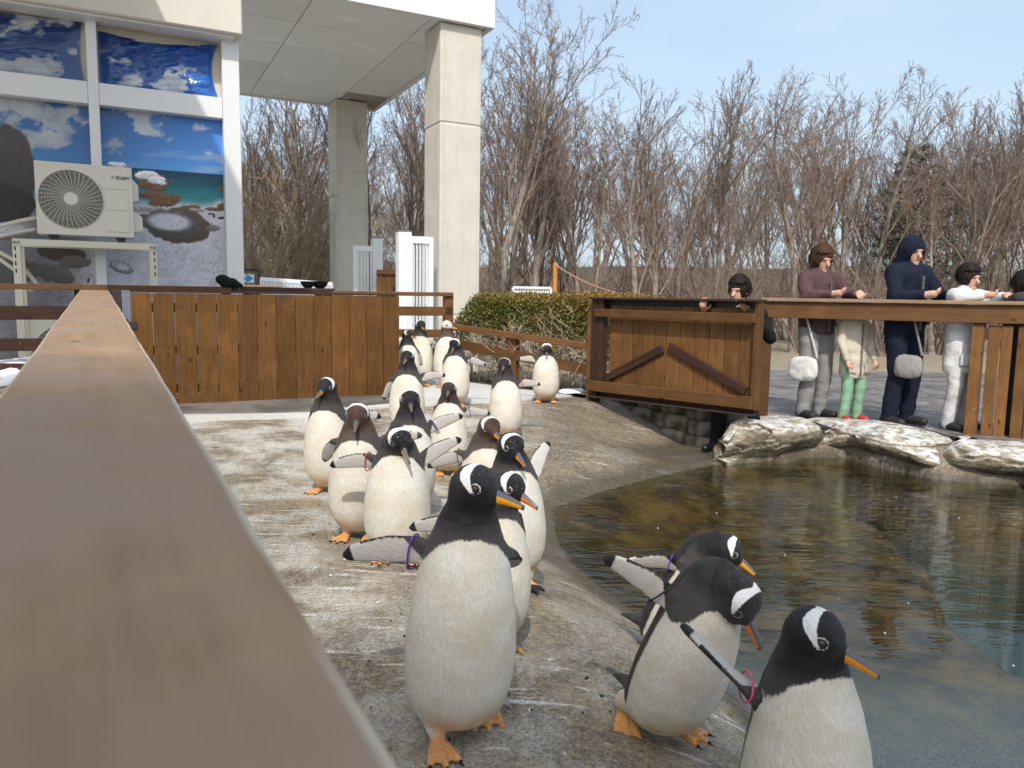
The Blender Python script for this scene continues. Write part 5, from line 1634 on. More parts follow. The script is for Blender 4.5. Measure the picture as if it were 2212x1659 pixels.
# pale concrete path coming out from the gate
pz = 0.095
front = [(380, 900), (470, 897), (580, 896), (690, 893), (740, 886), (850, 876), (1000, 868), (1090, 867), (1180, 858), (1262, 851)]
poly = [on_z(u, v, pz)[:2] for u, v in front]
poly = poly + [np.array([rpl(1285, 850)[0], rpl(1285, 850)[1] + .05])] + [lpl(1270, 800, 0.10)[:2], lpl(990, 800, 0.10)[:2], pt(ab(C2F)[0] + 1.4, ab(C2F)[1] + 1.2, 0)[:2], pt(ab(C1F)[0] + 1.6, ab(C1F)[1] + 6.5, 0)[:2], pt(aw_l, bw + 11.0, 0)[:2], pt(aw_l, bw - 2.2, 0)[:2]]
o = MB().prism(poly, -0.05, pz).obj('concrete_path', M_PATH); tag(o, kind='structure')
# wet dark strip under the gate
t = NT('wet_concrete', 0.35, 0.4); P_ = t.coord('Object')
t.color(t.mix(t.rng(t.noise(P_, 3.0, 5), 0.35, 0.65), (0.10, 0.10, 0.10), (0.24, 0.23, 0.215)))
M_WET = t.m
a0, a1 = ab(gpl(380, 890))[0] - 1.2, ab(gpl(700, 890))[0]
o = MB().prism([on_z(u, v, pz)[:2] for u, v in ((300, 896), (470, 894), (580, 892.5), (680, 889.5), (735, 881), (850, 871), (905, 863))] + [pt(ab(gpl(862, 860))[0] + .2, gb + 0.35, 0)[:2], pt(a0, gb + 0.4, 0)[:2]], pz - 0.01, pz + 0.004).obj('wet_strip', M_WET); tag(o, kind='structure')
# pale kerb of mortar by the handrail foot
# grey pavement for the visitors
t = NT('wet_paving', 0.45, 0.4); P_ = t.coord('Object')
c = t.mix(t.rng(t.noise(P_, 2.0, 5), 0.35, 0.65), (0.105, 0.092, 0.088), (0.22, 0.20, 0.19))
c = t.mix(t.rng(t.noise(P_, 7.0, 5, 0.65), 0.58, 0.68, 0, 0.6), c, (0.55, 0.55, 0.56))
t.color(c); M_PAVE = t.m
pvz = -0.045
poly = [on_z(u, v, pvz)[:2] for u, v in ((1600, 905), (1700, 908), (1830, 914), (1960, 925), (2100, 950), (2240, 965), (2500, 1000))] + [np.array((9.5, 6.0)), np.array((14, 14)), np.array((2.5, 14)), np.array((1.2, 9.3))]
o = MB().prism(poly, pvz - 0.05, pvz).obj('visitor_pavement', M_PAVE); tag(o, kind='structure')
# rocks: lumpy boulders with flat whitish tops
t = NT('pool_rock', 0.85, 0.2); P_ = t.coord('Object'); nrm = t.n('NewGeometry').outputs['Normal']
a = t.noise(P_, 5.0, 6, 0.62, 0.3); b = t.noise(P_, 28.0, 4, 0.6)
c = t.mix(t.rng(a, 0.35, 0.65), (0.20, 0.165, 0.115), (0.42, 0.36, 0.27))
c = t.mix(t.rng(b, 0.4, 0.7, 0, 0.35), c, (0.12, 0.10, 0.08))
up = t.n('SeparateXYZ', Vector=nrm).outputs[2]
mvn = t.n('Mapping', Vector=P_); mvn.inputs['Scale'].default_value = (5, 5, 14)
wsh = t.noise(mvn.outputs[0], 2.0, 6, 0.65, 0.6)
whit = t.math('MULTIPLY', t.rng(up, 0.25, 0.75), t.rng(wsh, 0.40, 0.57))
c = t.mix(t.math('MULTIPLY', whit, 0.9), c, t.mix(a, (0.55, 0.55, 0.56), (0.74, 0.73, 0.70)))
mvc = t.n('Mapping', Vector=P_); mvc.inputs['Scale'].default_value = (1.6, 1.6, 9)
cr = t.math('ABSOLUTE', t.math('SUBTRACT', t.noise(mvc.outputs[0], 1.5, 5, 0.6, 0.7), 0.5))
c = t.mix(t.math('MULTIPLY', t.rng(cr, 0.0, 0.02, 0.85, 0), t.rng(up, 0.5, 0.8, 1, 0.25)), c, (0.05, 0.04, 0.03))
t.color(c); t.bump(t.math('ADD', a, t.math('MULTIPLY', b, 0.5)), 0.7, 0.03)
M_ROCK = t.m
t = NT('dark_stone', 0.8, 0.25); P_ = t.coord('Object')
a = t.noise(P_, 6.0, 6, 0.62, 0.3)
c = t.mix(t.rng(a, 0.35, 0.65), (0.075, 0.065, 0.048), (0.21, 0.185, 0.145))
c = t.mix(t.rng(t.noise(P_, 3.0, 3), 0.55, 0.7, 0, 0.5), c, (0.42, 0.40, 0.37))
t.color(c); t.bump(a, 0.8, 0.03); M_STONE = t.m
def boulder(name, c, size, ang, seed, mat, lump=0.25, flat=0.0, tilt=0.0, n=30, power=2.6):
    V, m2 = [], 2 * n
    A = np.linspace(-PI / 2, PI / 2, n + 1); B = np.linspace(0, 2 * PI, m2, endpoint=False)
    ph, th = np.meshgrid(A, B, indexing='ij')
    e = 2.0 / power
    sg = lambda q, p: np.sign(q) * np.abs(q) ** p
    X = sg(np.cos(ph), e) * sg(np.cos(th), e); Y = sg(np.cos(ph), e) * sg(np.sin(th), e); Z = sg(np.sin(ph), e)
    r = 1 + lump * (fbm(X * 1.6 + seed, Y * 1.6, Z * 1.6, seed=seed, oct=4) - 0.5) * 2 + 0.10 * (np.abs(fbm(X * 3 + seed, Y * 3, Z * 5, seed=seed + 5, oct=3) - 0.5) * 2)
    if n >= 30:      # layered, chipped faces
        r = r + 0.22 * (fbm(X * 2.6 + seed, Y * 2.6, Z * 4, seed=seed + 9, oct=5, rough=.62) - .5) + 0.035 * np.sign(np.sin(Z * 8 + 4 * fbm(X * 2, Y * 2, seed=seed))) * (np.abs(Z) < .8)
    X, Y, Z = X * r * size[0], Y * r * size[1], Z * r * size[2]
    if flat: Z = np.where(Z > flat * size[2], flat * size[2] + (Z - flat * size[2]) * 0.25, Z)
    Z = Z + tilt * X
    V = np.stack([X.ravel(), Y.ravel(), Z.ravel()], 1)
    i = np.arange((n + 1) * m2).reshape(n + 1, m2)
    j = np.roll(i, -1, 1)
    Fc = np.stack([i[:-1].ravel(), j[:-1].ravel(), j[1:].ravel(), i[1:].ravel()], 1)
    o = obj(name, new_mesh(name, V, Fc, True), mat)
    o.location = tuple(map(float, c)); o.rotation_euler = (0, 0, ang)
    return o
def edge_rock(u0, v0, u1, v1, h, dep, seed, label, flat=0.45, lump=0.22, zlift=0.0, mat=None, power=3.2):
    """boulder along the far water's edge between two photo points on the waterline"""
    p0, p1 = on_z(u0, v0, WZ), on_z(u1, v1, WZ)
    d = p1 - p0; ln = np.linalg.norm(d); dr = d / ln; nr = np.cross(EZ, dr)
    if nr[1] < 0: nr = -nr
    c = (p0 + p1) / 2 + nr * dep * 0.50 + EZ * (h * 0.30 + zlift)
    o = boulder('rock', c, (ln / 2 * 1.06, dep / 2, h * 0.72), math.atan2(dr[1], dr[0]), seed, mat or M_ROCK, lump, flat, n=46, power=power)
    return tag(o, label, 'rock', 'pale rocks round the far edge of the pool')
def rock_ledge(name, uv, label, seed, hscale=1.0, n=170, trim=False):
    P = [on_z(u, v, WZ)[:2] for u, v in uv]
    P = np.array(P); seg = np.concatenate([[0], np.cumsum(np.linalg.norm(np.diff(P, axis=0), axis=1))])
    s_ = np.linspace(0, seg[-1], n)
    C = np.stack([np.interp(s_, seg, P[:, 0]), np.interp(s_, seg, P[:, 1])], 1)
    kk = np.hanning(15); kk /= kk.sum()
    C = np.stack([np.convolve(np.pad(C[:, i], 7, mode='edge'), kk, 'valid') for i in range(2)], 1)
    T = np.gradient(C, axis=0); T /= np.linalg.norm(T, axis=1)[:, None]
    Nn = np.stack([-T[:, 1], T[:, 0]], 1)
    if Nn[:, 1].mean() < 0: Nn = -Nn
    pr = np.array([(.45, -.62), (.16, -.40), (.10, -.30), (.05, -.22), (-.05, -.16), (-.10, -.10), (-.11, -.04), (-.07, .005), (.03, .035), (.20, .05), (.42, .045), (.65, .01), (.85, -.05), (.95, -.12)])
    tt_ = np.linspace(0, len(pr) - 1, 64); pi_ = np.arange(len(pr))
    pn, pzz = np.interp(tt_, pi_, pr[:, 0]), np.interp(tt_, pi_, pr[:, 1])
    V = []
    for a in range(n):
        end = sstep(0, .25, min(s_[a], seg[-1] - s_[a]) + .03)
        hh_ = hscale * (0.75 + 0.6 * fbm(np.array([s_[a] * 1.6]), np.array([seed * 1.0]), seed=seed, oct=3)[0])
        ov = 0.75 + 0.8 * (fbm(np.array([s_[a] * 2.1]), np.array([3.0]), seed=seed + 3, oct=3)[0] - .3)
        z = np.where(pzz > WZ, WZ + (pzz - WZ) * hh_ * (0.55 + .45 * end), pzz)
        nn = np.where(pn < .06, pn * ov + (1 - end) * .18, .06 + (pn - .06) * (.22 + .78 * sstep(.0, 1.1, s_[a])) if trim else pn) + .05
        V.append(np.stack([C[a, 0] + Nn[a, 0] * nn, C[a, 1] + Nn[a, 1] * nn, z], 1))
    V = np.array(V).reshape(-1, 3)
    d1 = fbm(V[:, 0] * 2.3, V[:, 1] * 2.3, V[:, 2] * 4, seed=seed + 7, oct=5, rough=.6) - .5
    rid = np.abs(fbm(V[:, 0] * 1.5, V[:, 1] * 1.5, V[:, 2] * 7, seed=seed + 11, oct=3) - .5)
    d2 = -0.07 * sstep(.03, 0.0, rid) + .10 * d1
    V[:, 2] += d2 * .55 * (V[:, 2] > -.45)
    V[:, 1] -= d2 * .9
    i_ = np.arange(n * 64).reshape(n, 64)
    Fc = np.stack([i_[:-1, :-1].ravel(), i_[1:, :-1].ravel(), i_[1:, 1:].ravel(), i_[:-1, 1:].ravel()], 1)
    Fl = [tuple(q[::-1]) for q in Fc.tolist()] + [tuple(i_[0].tolist()), tuple(i_[-1][::-1].tolist())]
    me = new_mesh(name, V, Fl, True)
    tag(obj(name, me, M_ROCK), label, 'rock', 'pale rocks round the far edge of the pool')
rock_ledge('rock_ledge', ((1588, 1012), (1640, 1006), (1692, 1002), (1736, 992), (1800, 989)), 'blocky white-topped rock ledge at the water edge beside the black boots', 3, 0.98, trim=True)
rock_ledge('rock_ledge', ((1780, 990), (1830, 990), (1876, 1005), (1950, 1022), (2035, 1040)), 'tan rock ledge with a gritty face in the middle of the far pool edge', 14, 0.80)
rock_ledge('rock_ledge', ((2000, 1030), (2080, 1042), (2212, 1052), (2340, 1075), (2460, 1100)), 'long pale grey rock ledge sloping down at the right edge of the pool', 31, 0.90)
# stones of the low wall under the framed gate
random.seed(8)
sx = 0.05
rows = [(1318, 851, 858), (1400, 858, 868), (1482, 868, 892), (1565, 880, 905), (1640, 892, 915)]
wl = empty('stone_wall', (*ron(0.9, 0, -0.2)[:2], 0)); tag(wl, 'low dark stone wall in the shade under the framed gate', 'wall')
for row in range(3):
    s = -0.02 - 0.15 * row
    while s < SG * 0.72:
        ln = random.uniform(0.28, 0.62)
        zt = lerp(0.17, 0.08, np.clip(s / SG, 0, 1)) - row * 0.155
        c = ron(s + ln / 2, zt - 0.065, -0.40 + row * 0.04)
        b_ = boulder('stone', (0, 0, 0), (ln / 2 * 1.0, 0.13, 0.082), 0, random.randint(0, 99), M_STONE, 0.07, 0.0, n=12, power=9)
        b_.parent = wl; b_.matrix_parent_inverse = parent_inv(wl); b_.location = tuple(c); b_.rotation_euler = (0, 0, math.atan2(gd[1], gd[0]))
        s += ln + 0.012
# black mat on the pavement
c = on_z(1890, 928, pvz + 0.002)
o = box('rubber_mat', M_BLACK, None, (c[0], c[1] + 0.1, pvz + 0.012), (unit((0.98, -0.2, 0)), unit((0.2, 0.98, 0)), EZ), (0.52, 0.22, 0.010), 0.004); tag(o, 'black rubber mat lying on the wet visitor pavement', 'mat')
# snow left over
def snow(p, r, h, seed, label):
    o = boulder('snow_patch', p, (r, r * 0.7, h), 0.3 * seed, seed, M_SNOW, 0.4, 0.0, n=14, power=2.2)
    tag(o, label, 'snow')
q = lpl(1235, 826, 0.22); snow((q[0], q[1], 0.085), 0.20, 0.045, 3, 'small patch of old snow under the low fence by the hedge')
q = gpl(52, 775, 0.35); snow((q[0], q[1], q[2] - 0.12), 0.40, 0.13, 5, 'heap of old snow behind the dark rails under the lower air conditioner')
q = gpl(12, 832, 0.15); snow((q[0], q[1], 0.12), 0.5, 0.13, 9, 'dirty lump of old snow at the foot of the dark rail fence')
q = gpl(20, 812, 0.3)
o = boulder('rock', (q[0] - .1, q[1], 0.10), (0.5, 0.35, 0.24), 0.4, 77, M_STONE, 0.25, 0.0, n=20); tag(o, 'dark grey rock with snow on it behind the left rail fence', 'rock')
# ------------------------------------------------------------------ bare trees
def bark(name, c0, c1):
    t = NT(name, 0.85, 0.15); P_ = t.coord('Object')
    mv = t.n('Mapping', Vector=P_); mv.inputs['Scale'].default_value = (9, 9, 2.5)
    a = t.noise(mv.outputs[0], 2.0, 5, 0.6)
    t.color(t.mix(t.rng(a, 0.35, 0.65), c0, c1)); t.bump(a, 0.5, 0.02)
    return t.m
BK_GREY = bark('bark_grey', (0.15, 0.125, 0.10), (0.33, 0.29, 0.245))
BK_TWIG = bark('twig_grey', (0.185, 0.135, 0.108), (0.29, 0.225, 0.185))
BK_RED = bark('twig_red', (0.115, 0.068, 0.052), (0.16, 0.098, 0.075))
BK_TAN = bark('twig_tan', (0.34, 0.25, 0.16), (0.47, 0.37, 0.26))
def grow_tree(seed, stems=1, spread=22, H=8.0, r0=0.13, lv=(6, 7, 6, 5), lens=(0.62, 0.5, 0.45, 0.42), trunk_len=0.62, lean=6, wig=0.075, trop=0.22, twig_r=0.0042, first=0.22):
    rng = np.random.RandomState(seed)
    TV, TF, CV, CF = [], [], [], []
    def tube(Vs, Fs, pts, rad, n):
        b = len(Vs); prev = None
        m = len(pts)
        for i in range(m):
            t_ = pts[min(i + 1, m - 1)] - pts[max(i - 1, 0)]
            t_ = t_ / (np.linalg.norm(t_) + 1e-9)
            a = (np.array([1.0, 0.13, 0]) if prev is None else prev)
            a = a - t_ * (a @ t_); a = a / (np.linalg.norm(a) + 1e-9); prev = a
            c = np.array([t_[1] * a[2] - t_[2] * a[1], t_[2] * a[0] - t_[0] * a[2], t_[0] * a[1] - t_[1] * a[0]])
            for k in range(n):
                th = 2 * PI * k / n
                Vs.append(pts[i] + (a * math.cos(th) + c * math.sin(th)) * rad[i])
        for i in range(m - 1):
            for k in range(n):
                k2 = (k + 1) % n
                Fs.append((b + i * n + k, b + i * n + k2, b + (i + 1) * n + k2, b + (i + 1) * n + k))
    def go(p, d, ln, r, level):
        n = (7, 6, 5, 4, 3)[level]
        pts = [p.copy()]; dirs = [d]
        q = p.copy()
        for i in range(n):
            d = d + rng.normal(0, wig * (1.0 + 0.5 * level), 3) + np.array([0, 0, trop * (0.12 if level == 0 else 0.35 if level < 4 else 0.15)])
            d = d / np.linalg.norm(d)
            q = q + d * ln / n
            pts.append(q.copy()); dirs.append(d)
        r1 = max(twig_r * 0.8, r * (0.42 if level == 0 else 0.30))
        rad = [lerp(r, r1, (i / n) ** 0.9) for i in range(n + 1)]
        if level == 0: rad[0] *= 1.5
        tube(*((TV, TF) if level == 0 else (CV, CF)), pts, rad, (8, 6, 4, 3, 3)[level])
        if level >= len(lv): return
        nc = lv[level]
        for j in range(nc):
            t_ = (first if level == 0 else 0.22) + (1 - (first if level == 0 else 0.22)) * ((j + rng.uniform(0.2, 0.9)) / nc)
            t_ = min(t_, 0.98)
            f = t_ * n; i = min(int(f), n - 1); s = f - i
            bp = pts[i] * (1 - s) + pts[i + 1] * s
            bd = dirs[i + 1]
            ang = R(rng.uniform(spread * 0.75, spread * 1.6)) * (1.15 if level else 1.0)
            az = j * 2.4 + rng.uniform(-0.7, 0.7)
            u = np.cross(bd, (0.3, 0.2, 1.0)); u = u / (np.linalg.norm(u) + 1e-9); w = np.cross(bd, u)
            nd = bd * math.cos(ang) + (u * math.cos(az) + w * math.sin(az)) * math.sin(ang)
            l2 = ln * lens[level] * rng.uniform(0.75, 1.2) * (1.12 - 0.55 * t_)
            rr = max(twig_r, lerp(r, r1, t_) * rng.uniform(0.36, 0.56))
            go(bp, nd, l2, rr, level + 1)
    for sidx in range(stems):
        a = 2 * PI * sidx / max(stems, 1) + rng.uniform(-.4, .4)
        le = R(rng.uniform(lean * 0.5, lean * 1.6)) if stems > 1 else R(rng.uniform(0, lean))
        d = np.array([math.cos(a) * math.sin(le), math.sin(a) * math.sin(le), math.cos(le)])
        go(np.array([math.cos(a) * 0.18 * (stems > 1), math.sin(a) * 0.18 * (stems > 1), -0.15]), d, H * trunk_len * rng.uniform(0.85, 1.08), r0 * rng.uniform(0.75, 1.05), 0)
    allz = max(v[2] for v in CV)
    k = H / allz
    return [np.array(TV) * k, TF, np.array(CV) * k, CF]
def mk(Vs, Fs, nm, mat):
    me = new_mesh(nm, Vs, np.array(Fs, dtype=np.int32), True)
    me.materials.append(mat); return me
PROTO = []
for (seed, kw, tm) in ((1, dict(stems=1, lv=(11, 7, 7, 5), trunk_len=0.72, r0=.12), BK_TWIG), (2, dict(stems=3, lv=(8, 6, 6, 4), lean=9, r0=.08), BK_TWIG), (3, dict(stems=2, lv=(9, 7, 6, 4), lean=8, r0=.09, spread=20), BK_TWIG),
                       (4, dict(stems=4, lv=(7, 6, 6, 4), lean=11, r0=.065, spread=18), BK_RED), (5, dict(stems=1, lv=(10, 7, 7, 5), trunk_len=0.6, spread=24, r0=.11), BK_TWIG), (6, dict(stems=2, lv=(10, 7, 6, 4), lean=5, r0=.09, spread=16, trunk_len=.7), BK_TWIG)):
    a = grow_tree(seed * 7 + 1, **kw)
    PROTO.append((mk(a[0], a[1], 'trunk', BK_GREY), mk(a[2], a[3], 'crown', tm)))
a = grow_tree(77, stems=6, lv=(5, 5, 4, 3), lean=20, r0=0.05, H=4.0, spread=24, trunk_len=.6, first=0.12)
PSHRUB = (mk(a[0], a[1], 'trunk', BK_TAN), mk(a[2], a[3], 'crown', BK_TAN))
a = grow_tree(99, stems=9, lv=(5, 5, 4), lean=24, r0=0.035, H=3.0, spread=28, trunk_len=.6, first=0.08)
PBRUSH = (mk(a[0], a[1], 'trunk', BK_TWIG), mk(a[2], a[3], 'crown', BK_TWIG))
def place_tree(u, depth, vtop, k, rot, label, group, name='bare_tree', pro=None, cat='tree', wide=1.0):
    p = at(u, 640, depth); H = at(u, vtop, depth)[2]
    o = empty(name, (p[0], p[1], 0), rot)
    tag(o, label, cat, group)
    s = H / (8.0 if pro is None else (4.0 if pro is PSHRUB else 3.0))
    o.scale = (s * wide, s * wide, s)
    a, b = PROTO[k] if pro is None else pro
    obj('trunk', a, None, o); obj('crown', b, None, o)
    return o
GT = 'bare trees behind the hedge and the pool'
front = [
 (1078, 15.5, -60, 0, 0.4, 'tallest bare tree rising past the top of the picture right beside the near column', 1.0),
 (1128, 17, 60, 2, 1.1, 'bare tree leaning over the left end of the hedge next to the tallest tree', 1.0),
 (1185, 19, 175, 3, 2.0, 'reddish-twigged bare tree behind the orange pole', 1.0),
 (1262, 18, 195, 1, 0.2, 'many-stemmed bare tree standing just right of the orange pole', .9),
 (1395, 18, 180, 2, 4.0, 'dense bare tree with a dark double trunk above the framed gate', 1.0),
 (1470, 20, 205, 4, 2.2, 'bare tree with broad crown in the middle of the sky, behind the staff member', 1.0),
 (1545, 21, 180, 5, 0.9, 'bare tree with straight paired stems left of the widest gap of sky', 1.0),
 (1720, 19, 150, 0, 3.6, 'tall bare tree with the highest crown in the right half', 1.05),
 (1800, 21, 170, 2, 5.5, 'bare tree standing between the tall right-half tree and the evergreen', 1.0),
 (1905, 20, 195, 4, 1.5, 'bare tree spreading in front of the evergreen', 1.0),
 (2040, 19, 195, 1, 2.7, 'multi-stemmed bare tree just right of the evergreen', 1.05),
 (2130, 20, 180, 5, 4.4, 'bare tree with upright limbs near the right edge of the picture', 1.0),
 (2230, 19, 250, 3, 0.7, 'reddish bare tree cut by the right edge of the picture', 1.0),
 (835, 17.5, 60, 5, 0.3, 'bare tree with thick stems between the two columns, left one', .9),
 (885, 19, 60, 2, 1.9, 'bare tree with thick stems between the two columns, next to the near column', .9),
 (560, 20, 120, 3, 2.6, 'reddish bare tree just right of the white window post', 1.0),
 (640, 19, 60, 0, 5.0, 'dark bare tree behind the tan shrubs left of the far column', 1.0),
 (690, 22, 90, 4, 3.3, 'bare tree half hidden by the far column', 1.0)]
for u, dp, vt, k, rot, lb, wd in front:
    place_tree(u, dp, vt, k, rot, lb, GT, wide=wd)
random.seed(21)
for i in range(44):
    u = 470 + i * 41 + random.uniform(-18, 18)
    dp = random.uniform(25, 40)
    place_tree(u, dp, random.uniform(200, 330) + (60 if 1540 < u < 1660 else 0), random.choice((0, 1, 2, 4, 5, 3)), random.uniform(0, 6.28), 'bare grey-brown tree in the distant belt of trees', 'distant bare trees')
for (u, dp, vt, lb) in ((600, 17.5, 300, 'tan shrub with pale stems beside the grey far column'), (545, 17.0, 330, 'tan bushy shrub next to the white window post'), (655, 18.0, 330, 'tan shrub with whippy stems rising behind the dark bowls')):
    place_tree(u, dp, vt, 0, u, lb, 'tan shrubs behind the fence', 'shrub', PSHRUB, 'shrub')
for i in range(38):
    u = 500 + i * 46 + random.uniform(-20, 20)
    place_tree(u, random.uniform(18, 30), random.uniform(505, 570) - (60 if u < 900 else 0), 0, random.uniform(0, 6.28), 'leafless brown undergrowth shrub at the foot of the trees', 'undergrowth shrubs', 'shrub', PBRUSH, 'shrub')
# far wooded rise
xs_ = np.linspace(-90, 120, 90)
V, Fc = [], []
hh = 3.6 + 2.6 * fbm(xs_ / 14, xs_ * 0, seed=5, oct=5)
for x, h in zip(xs_, hh):
    V += [(x, 85, -1), (x, 90 , h * 0.8), (x, 100, h), (x, 130, h)]
for i in range(len(xs_) - 1):
    for j in range(3):
        Fc.append((i * 4 + j, i * 4 + 4 + j, i * 4 + 5 + j, i * 4 + 1 + j))
tag(obj('far_hill', new_mesh('far_hill', V, Fc), plain('far_woods', (0.11, 0.085, 0.07), 0.9, 0.05, var=0.4, scale=0.6)), kind='structure')
# evergreen behind the bare trees
def conifer(u, depth, vtop, label):
    p = at(u, 640, depth); H = at(u, vtop, depth)[2]
    o = empty('evergreen_tree', (p[0], p[1], 0)); tag(o, label, 'tree')
    obj('trunk', MB().tube([(0, 0, -.1), (0.1, 0, H * .5), (0, 0, H * .97)], [.22, .15, .03], 8).mesh('trunk', True), BK_GREY, o)
    rng = np.random.RandomState(5)
    V, Fc, mb = [], [], MB()
    for i in range(64):
        f = 0.28 + 0.72 * i / 64
        a = i * 2.4 + rng.uniform(-.3, .3); L_ = (0.35 + 2.5 * (1 - f) ** 0.75) * rng.uniform(0.65, 1.15)
        tip = np.array([math.cos(a) * L_, math.sin(a) * L_, H * f + L_ * 0.12]); b0 = np.array([0, 0, H * f])
        mb.tube([b0, (b0 + tip) / 2 + EZ * 0.06, tip], [.03, .02, .006], 4)
        for j in range(int(24 + 60 * L_)):
            s = rng.uniform(0.22, 1.0) ** 0.8
            q = b0 * (1 - s) + tip * s + rng.normal(0, 0.07 + .05 * L_ * (1 - abs(s - .6)), 3) * [1, 1, 0.45]
            for _ in range(2):
                d_ = unit(rng.normal(0, 1, 3) + [math.cos(a), math.sin(a), .35]); w_ = unit(np.cross(d_, rng.normal(0, 1, 3)))
                bq = len(V); l_ = rng.uniform(.08, .17)
                V += [q - w_ * .014, q + w_ * .014, q + d_ * l_]; Fc.append((bq, bq + 1, bq + 2))
    obj('branches', mb.mesh('branches', True), BK_TWIG, o)
    obj('crown', new_mesh('crown', np.array(V), np.array(Fc, dtype=np.int32)), plain('needles', (0.040, 0.052, 0.026), 0.7, 0.2, var=0.5, scale=6), o)
conifer(1962, 24, 325, 'dark evergreen tree showing through the bare trees at right')
# ------------------------------------------------------------------ clipped hedge
hg = empty('hedge', (*((lpl(1010, 700, 0.7) + lpl(1330, 700, 0.7)) / 2)[:2], 0)); tag(hg, 'clipped green and bronze hedge with bare pale stems behind the low fence', 'hedge')
t = NT('hedge_leaf', 0.42, 0.4)
oi = t.attr('lv'); 
c = t.mix(oi, (0.060, 0.080, 0.016), (0.20, 0.185, 0.035))
c = t.mix(t.attr('bz'), c, (0.32, 0.18, 0.045)); t.color(c)
M_LEAF = t.m
rng = np.random.RandomState(9)
s0, s1 = float(np.dot(lpl(1004, 700, 0.5) - pL, ldir)), float(np.dot(lpl(1290, 700, 0.5) - pL, ldir)) + 0.5
HB = pL * [1, 1, 0]
zT0 = at(1010, 640, 9.6)[2]; zT1 = at(1300, 628, 9.6)[2]
N_ = 42000
sv = rng.uniform(s0 - .05, s1, N_); ov = rng.uniform(0, 1, N_)
dpt = 0.30 + 1.0 * ov                           # distance behind the low fence
zt_ = lerp(0.82, 1.24, sstep(s0 - 0.15, s0 + 0.35, sv)) + 0.02 + 0.09 * (fbm(sv * 3, dpt * 3, seed=2) - .5) + 0.05 * (vnoise(sv * 14, dpt * 14, seed=4) - .5)
zf = 1 - rng.beta(1.0, 2.1, N_)
zl = np.where(rng.uniform(0, 1, N_) < .22, rng.uniform(.12, .8, N_), lerp(0.42, 1.0, zf)) * zt_
skin = np.where(rng.uniform(0, 1, N_) < 0.5, 1, 0)
dpt = np.where((skin == 1) & (zf < 0.93), 0.30 + 0.22 * rng.beta(1, 2, N_) + 0.12 * (1 - zf), dpt)
keep = (fbm(sv * 4.5, zl * 5, dpt * 3, seed=6, oct=3) > lerp(0.58, 0.26, np.clip((zl - 0.55) / 0.36, 0, 1))) | (dpt > .75)
sv, dpt, zl, zf = sv[keep], dpt[keep], zl[keep], zf[keep]
n_ = len(sv)
Pp = HB + ldir * sv[:, None] - lnrm * (-dpt[:, None] if lnrm @ (CP - pL) < 0 else dpt[:, None]) + EZ * zl[:, None]
dv = rng.normal(0, 1, (n_, 3)) + [0, -0.3, 0.7]; dv /= np.linalg.norm(dv, axis=1)[:, None]
wv_ = np.cross(dv, rng.normal(0, 1, (n_, 3))); wv_ /= np.linalg.norm(wv_, axis=1)[:, None]
l_ = rng.uniform(.024, .042, n_)[:, None]; w_ = l_ * 0.30
nv_ = np.cross(dv, wv_)
V = np.stack([Pp, Pp + dv * l_ * .5 + wv_ * w_ + nv_ * l_ * .08, Pp + dv * l_, Pp + dv * l_ * .5 - wv_ * w_ + nv_ * l_ * .08], 1).reshape(-1, 3)
i = np.arange(n_)[:, None] * 4
Fc = np.concatenate([i + [0, 1, 2], i + [0, 2, 3]], 0)
me = new_mesh('foliage', V, Fc.astype(np.int32))
lv_ = np.clip(rng.normal(0.45, 0.28, n_), 0, 1); bz = np.clip(sstep(0.8, 1.0, zf) * (0.25 + 0.75 * fbm(sv * 2.2, dpt, seed=12)) + (rng.uniform(0, 1, n_) < 0.08) * 0.6 + 0.35 * sstep(0.5, 2.0, sv - s0) * (zf > .6), 0, 1) * rng.uniform(0.3, 1, n_)
set_attr(me, 'lv', np.repeat(lv_, 4)); set_attr(me, 'bz', np.repeat(bz, 4))
o = obj('foliage', me, M_LEAF, hg); o.matrix_parent_inverse = parent_inv(hg)
# bare stems
mb = MB()
sgn = 1 if lnrm @ (CP - pL) < 0 else -1
def hpt(s, d, z): return HB + ldir * s + lnrm * sgn * d + EZ * z
s = s0 + 0.10
while s < s1 - .1:
    d0 = rng.uniform(.42, .95)
    base = hpt(s, d0, 0.0); ang0 = rng.uniform(-.3, .3)
    top = hpt(s + ang0 * .4, d0 - .02, rng.uniform(.28, .45))
    mb.tube([base, (base + top) / 2 + rng.normal(0, .015, 3), top], [.026, .022, .018], 6)
    def br(p, d, ln, r, lev):
        pts = [p]; q = p
        for k in range(4):
            d = unit(d + rng.normal(0, .22, 3) + [0, 0, .05]); q = q + d * ln / 4; pts.append(q)
        mb.tube(pts, list(np.linspace(r, r * .45, 5)), 5 if lev == 0 else 4)
        if lev < 2:
            for j in range(4 if lev == 0 else 3):
                k = rng.randint(1, 5)
                br(pts[k], unit(d + rng.normal(0, .65, 3)), ln * rng.uniform(.5, .75), r * .55, lev + 1)
    for j in range(7):
        br(top, unit(np.array([0, 0, .75]) + ldir * rng.uniform(-1, 1) - lnrm * sgn * rng.uniform(-.3, .8)), rng.uniform(.3, .5), .013, 0)
    s += rng.uniform(.16, .28)
o = mb.obj('stem', plain('pale_stem', (0.46, 0.37, 0.28), 0.8, 0.15, var=0.2), hg, True); o.matrix_parent_inverse = parent_inv(hg)
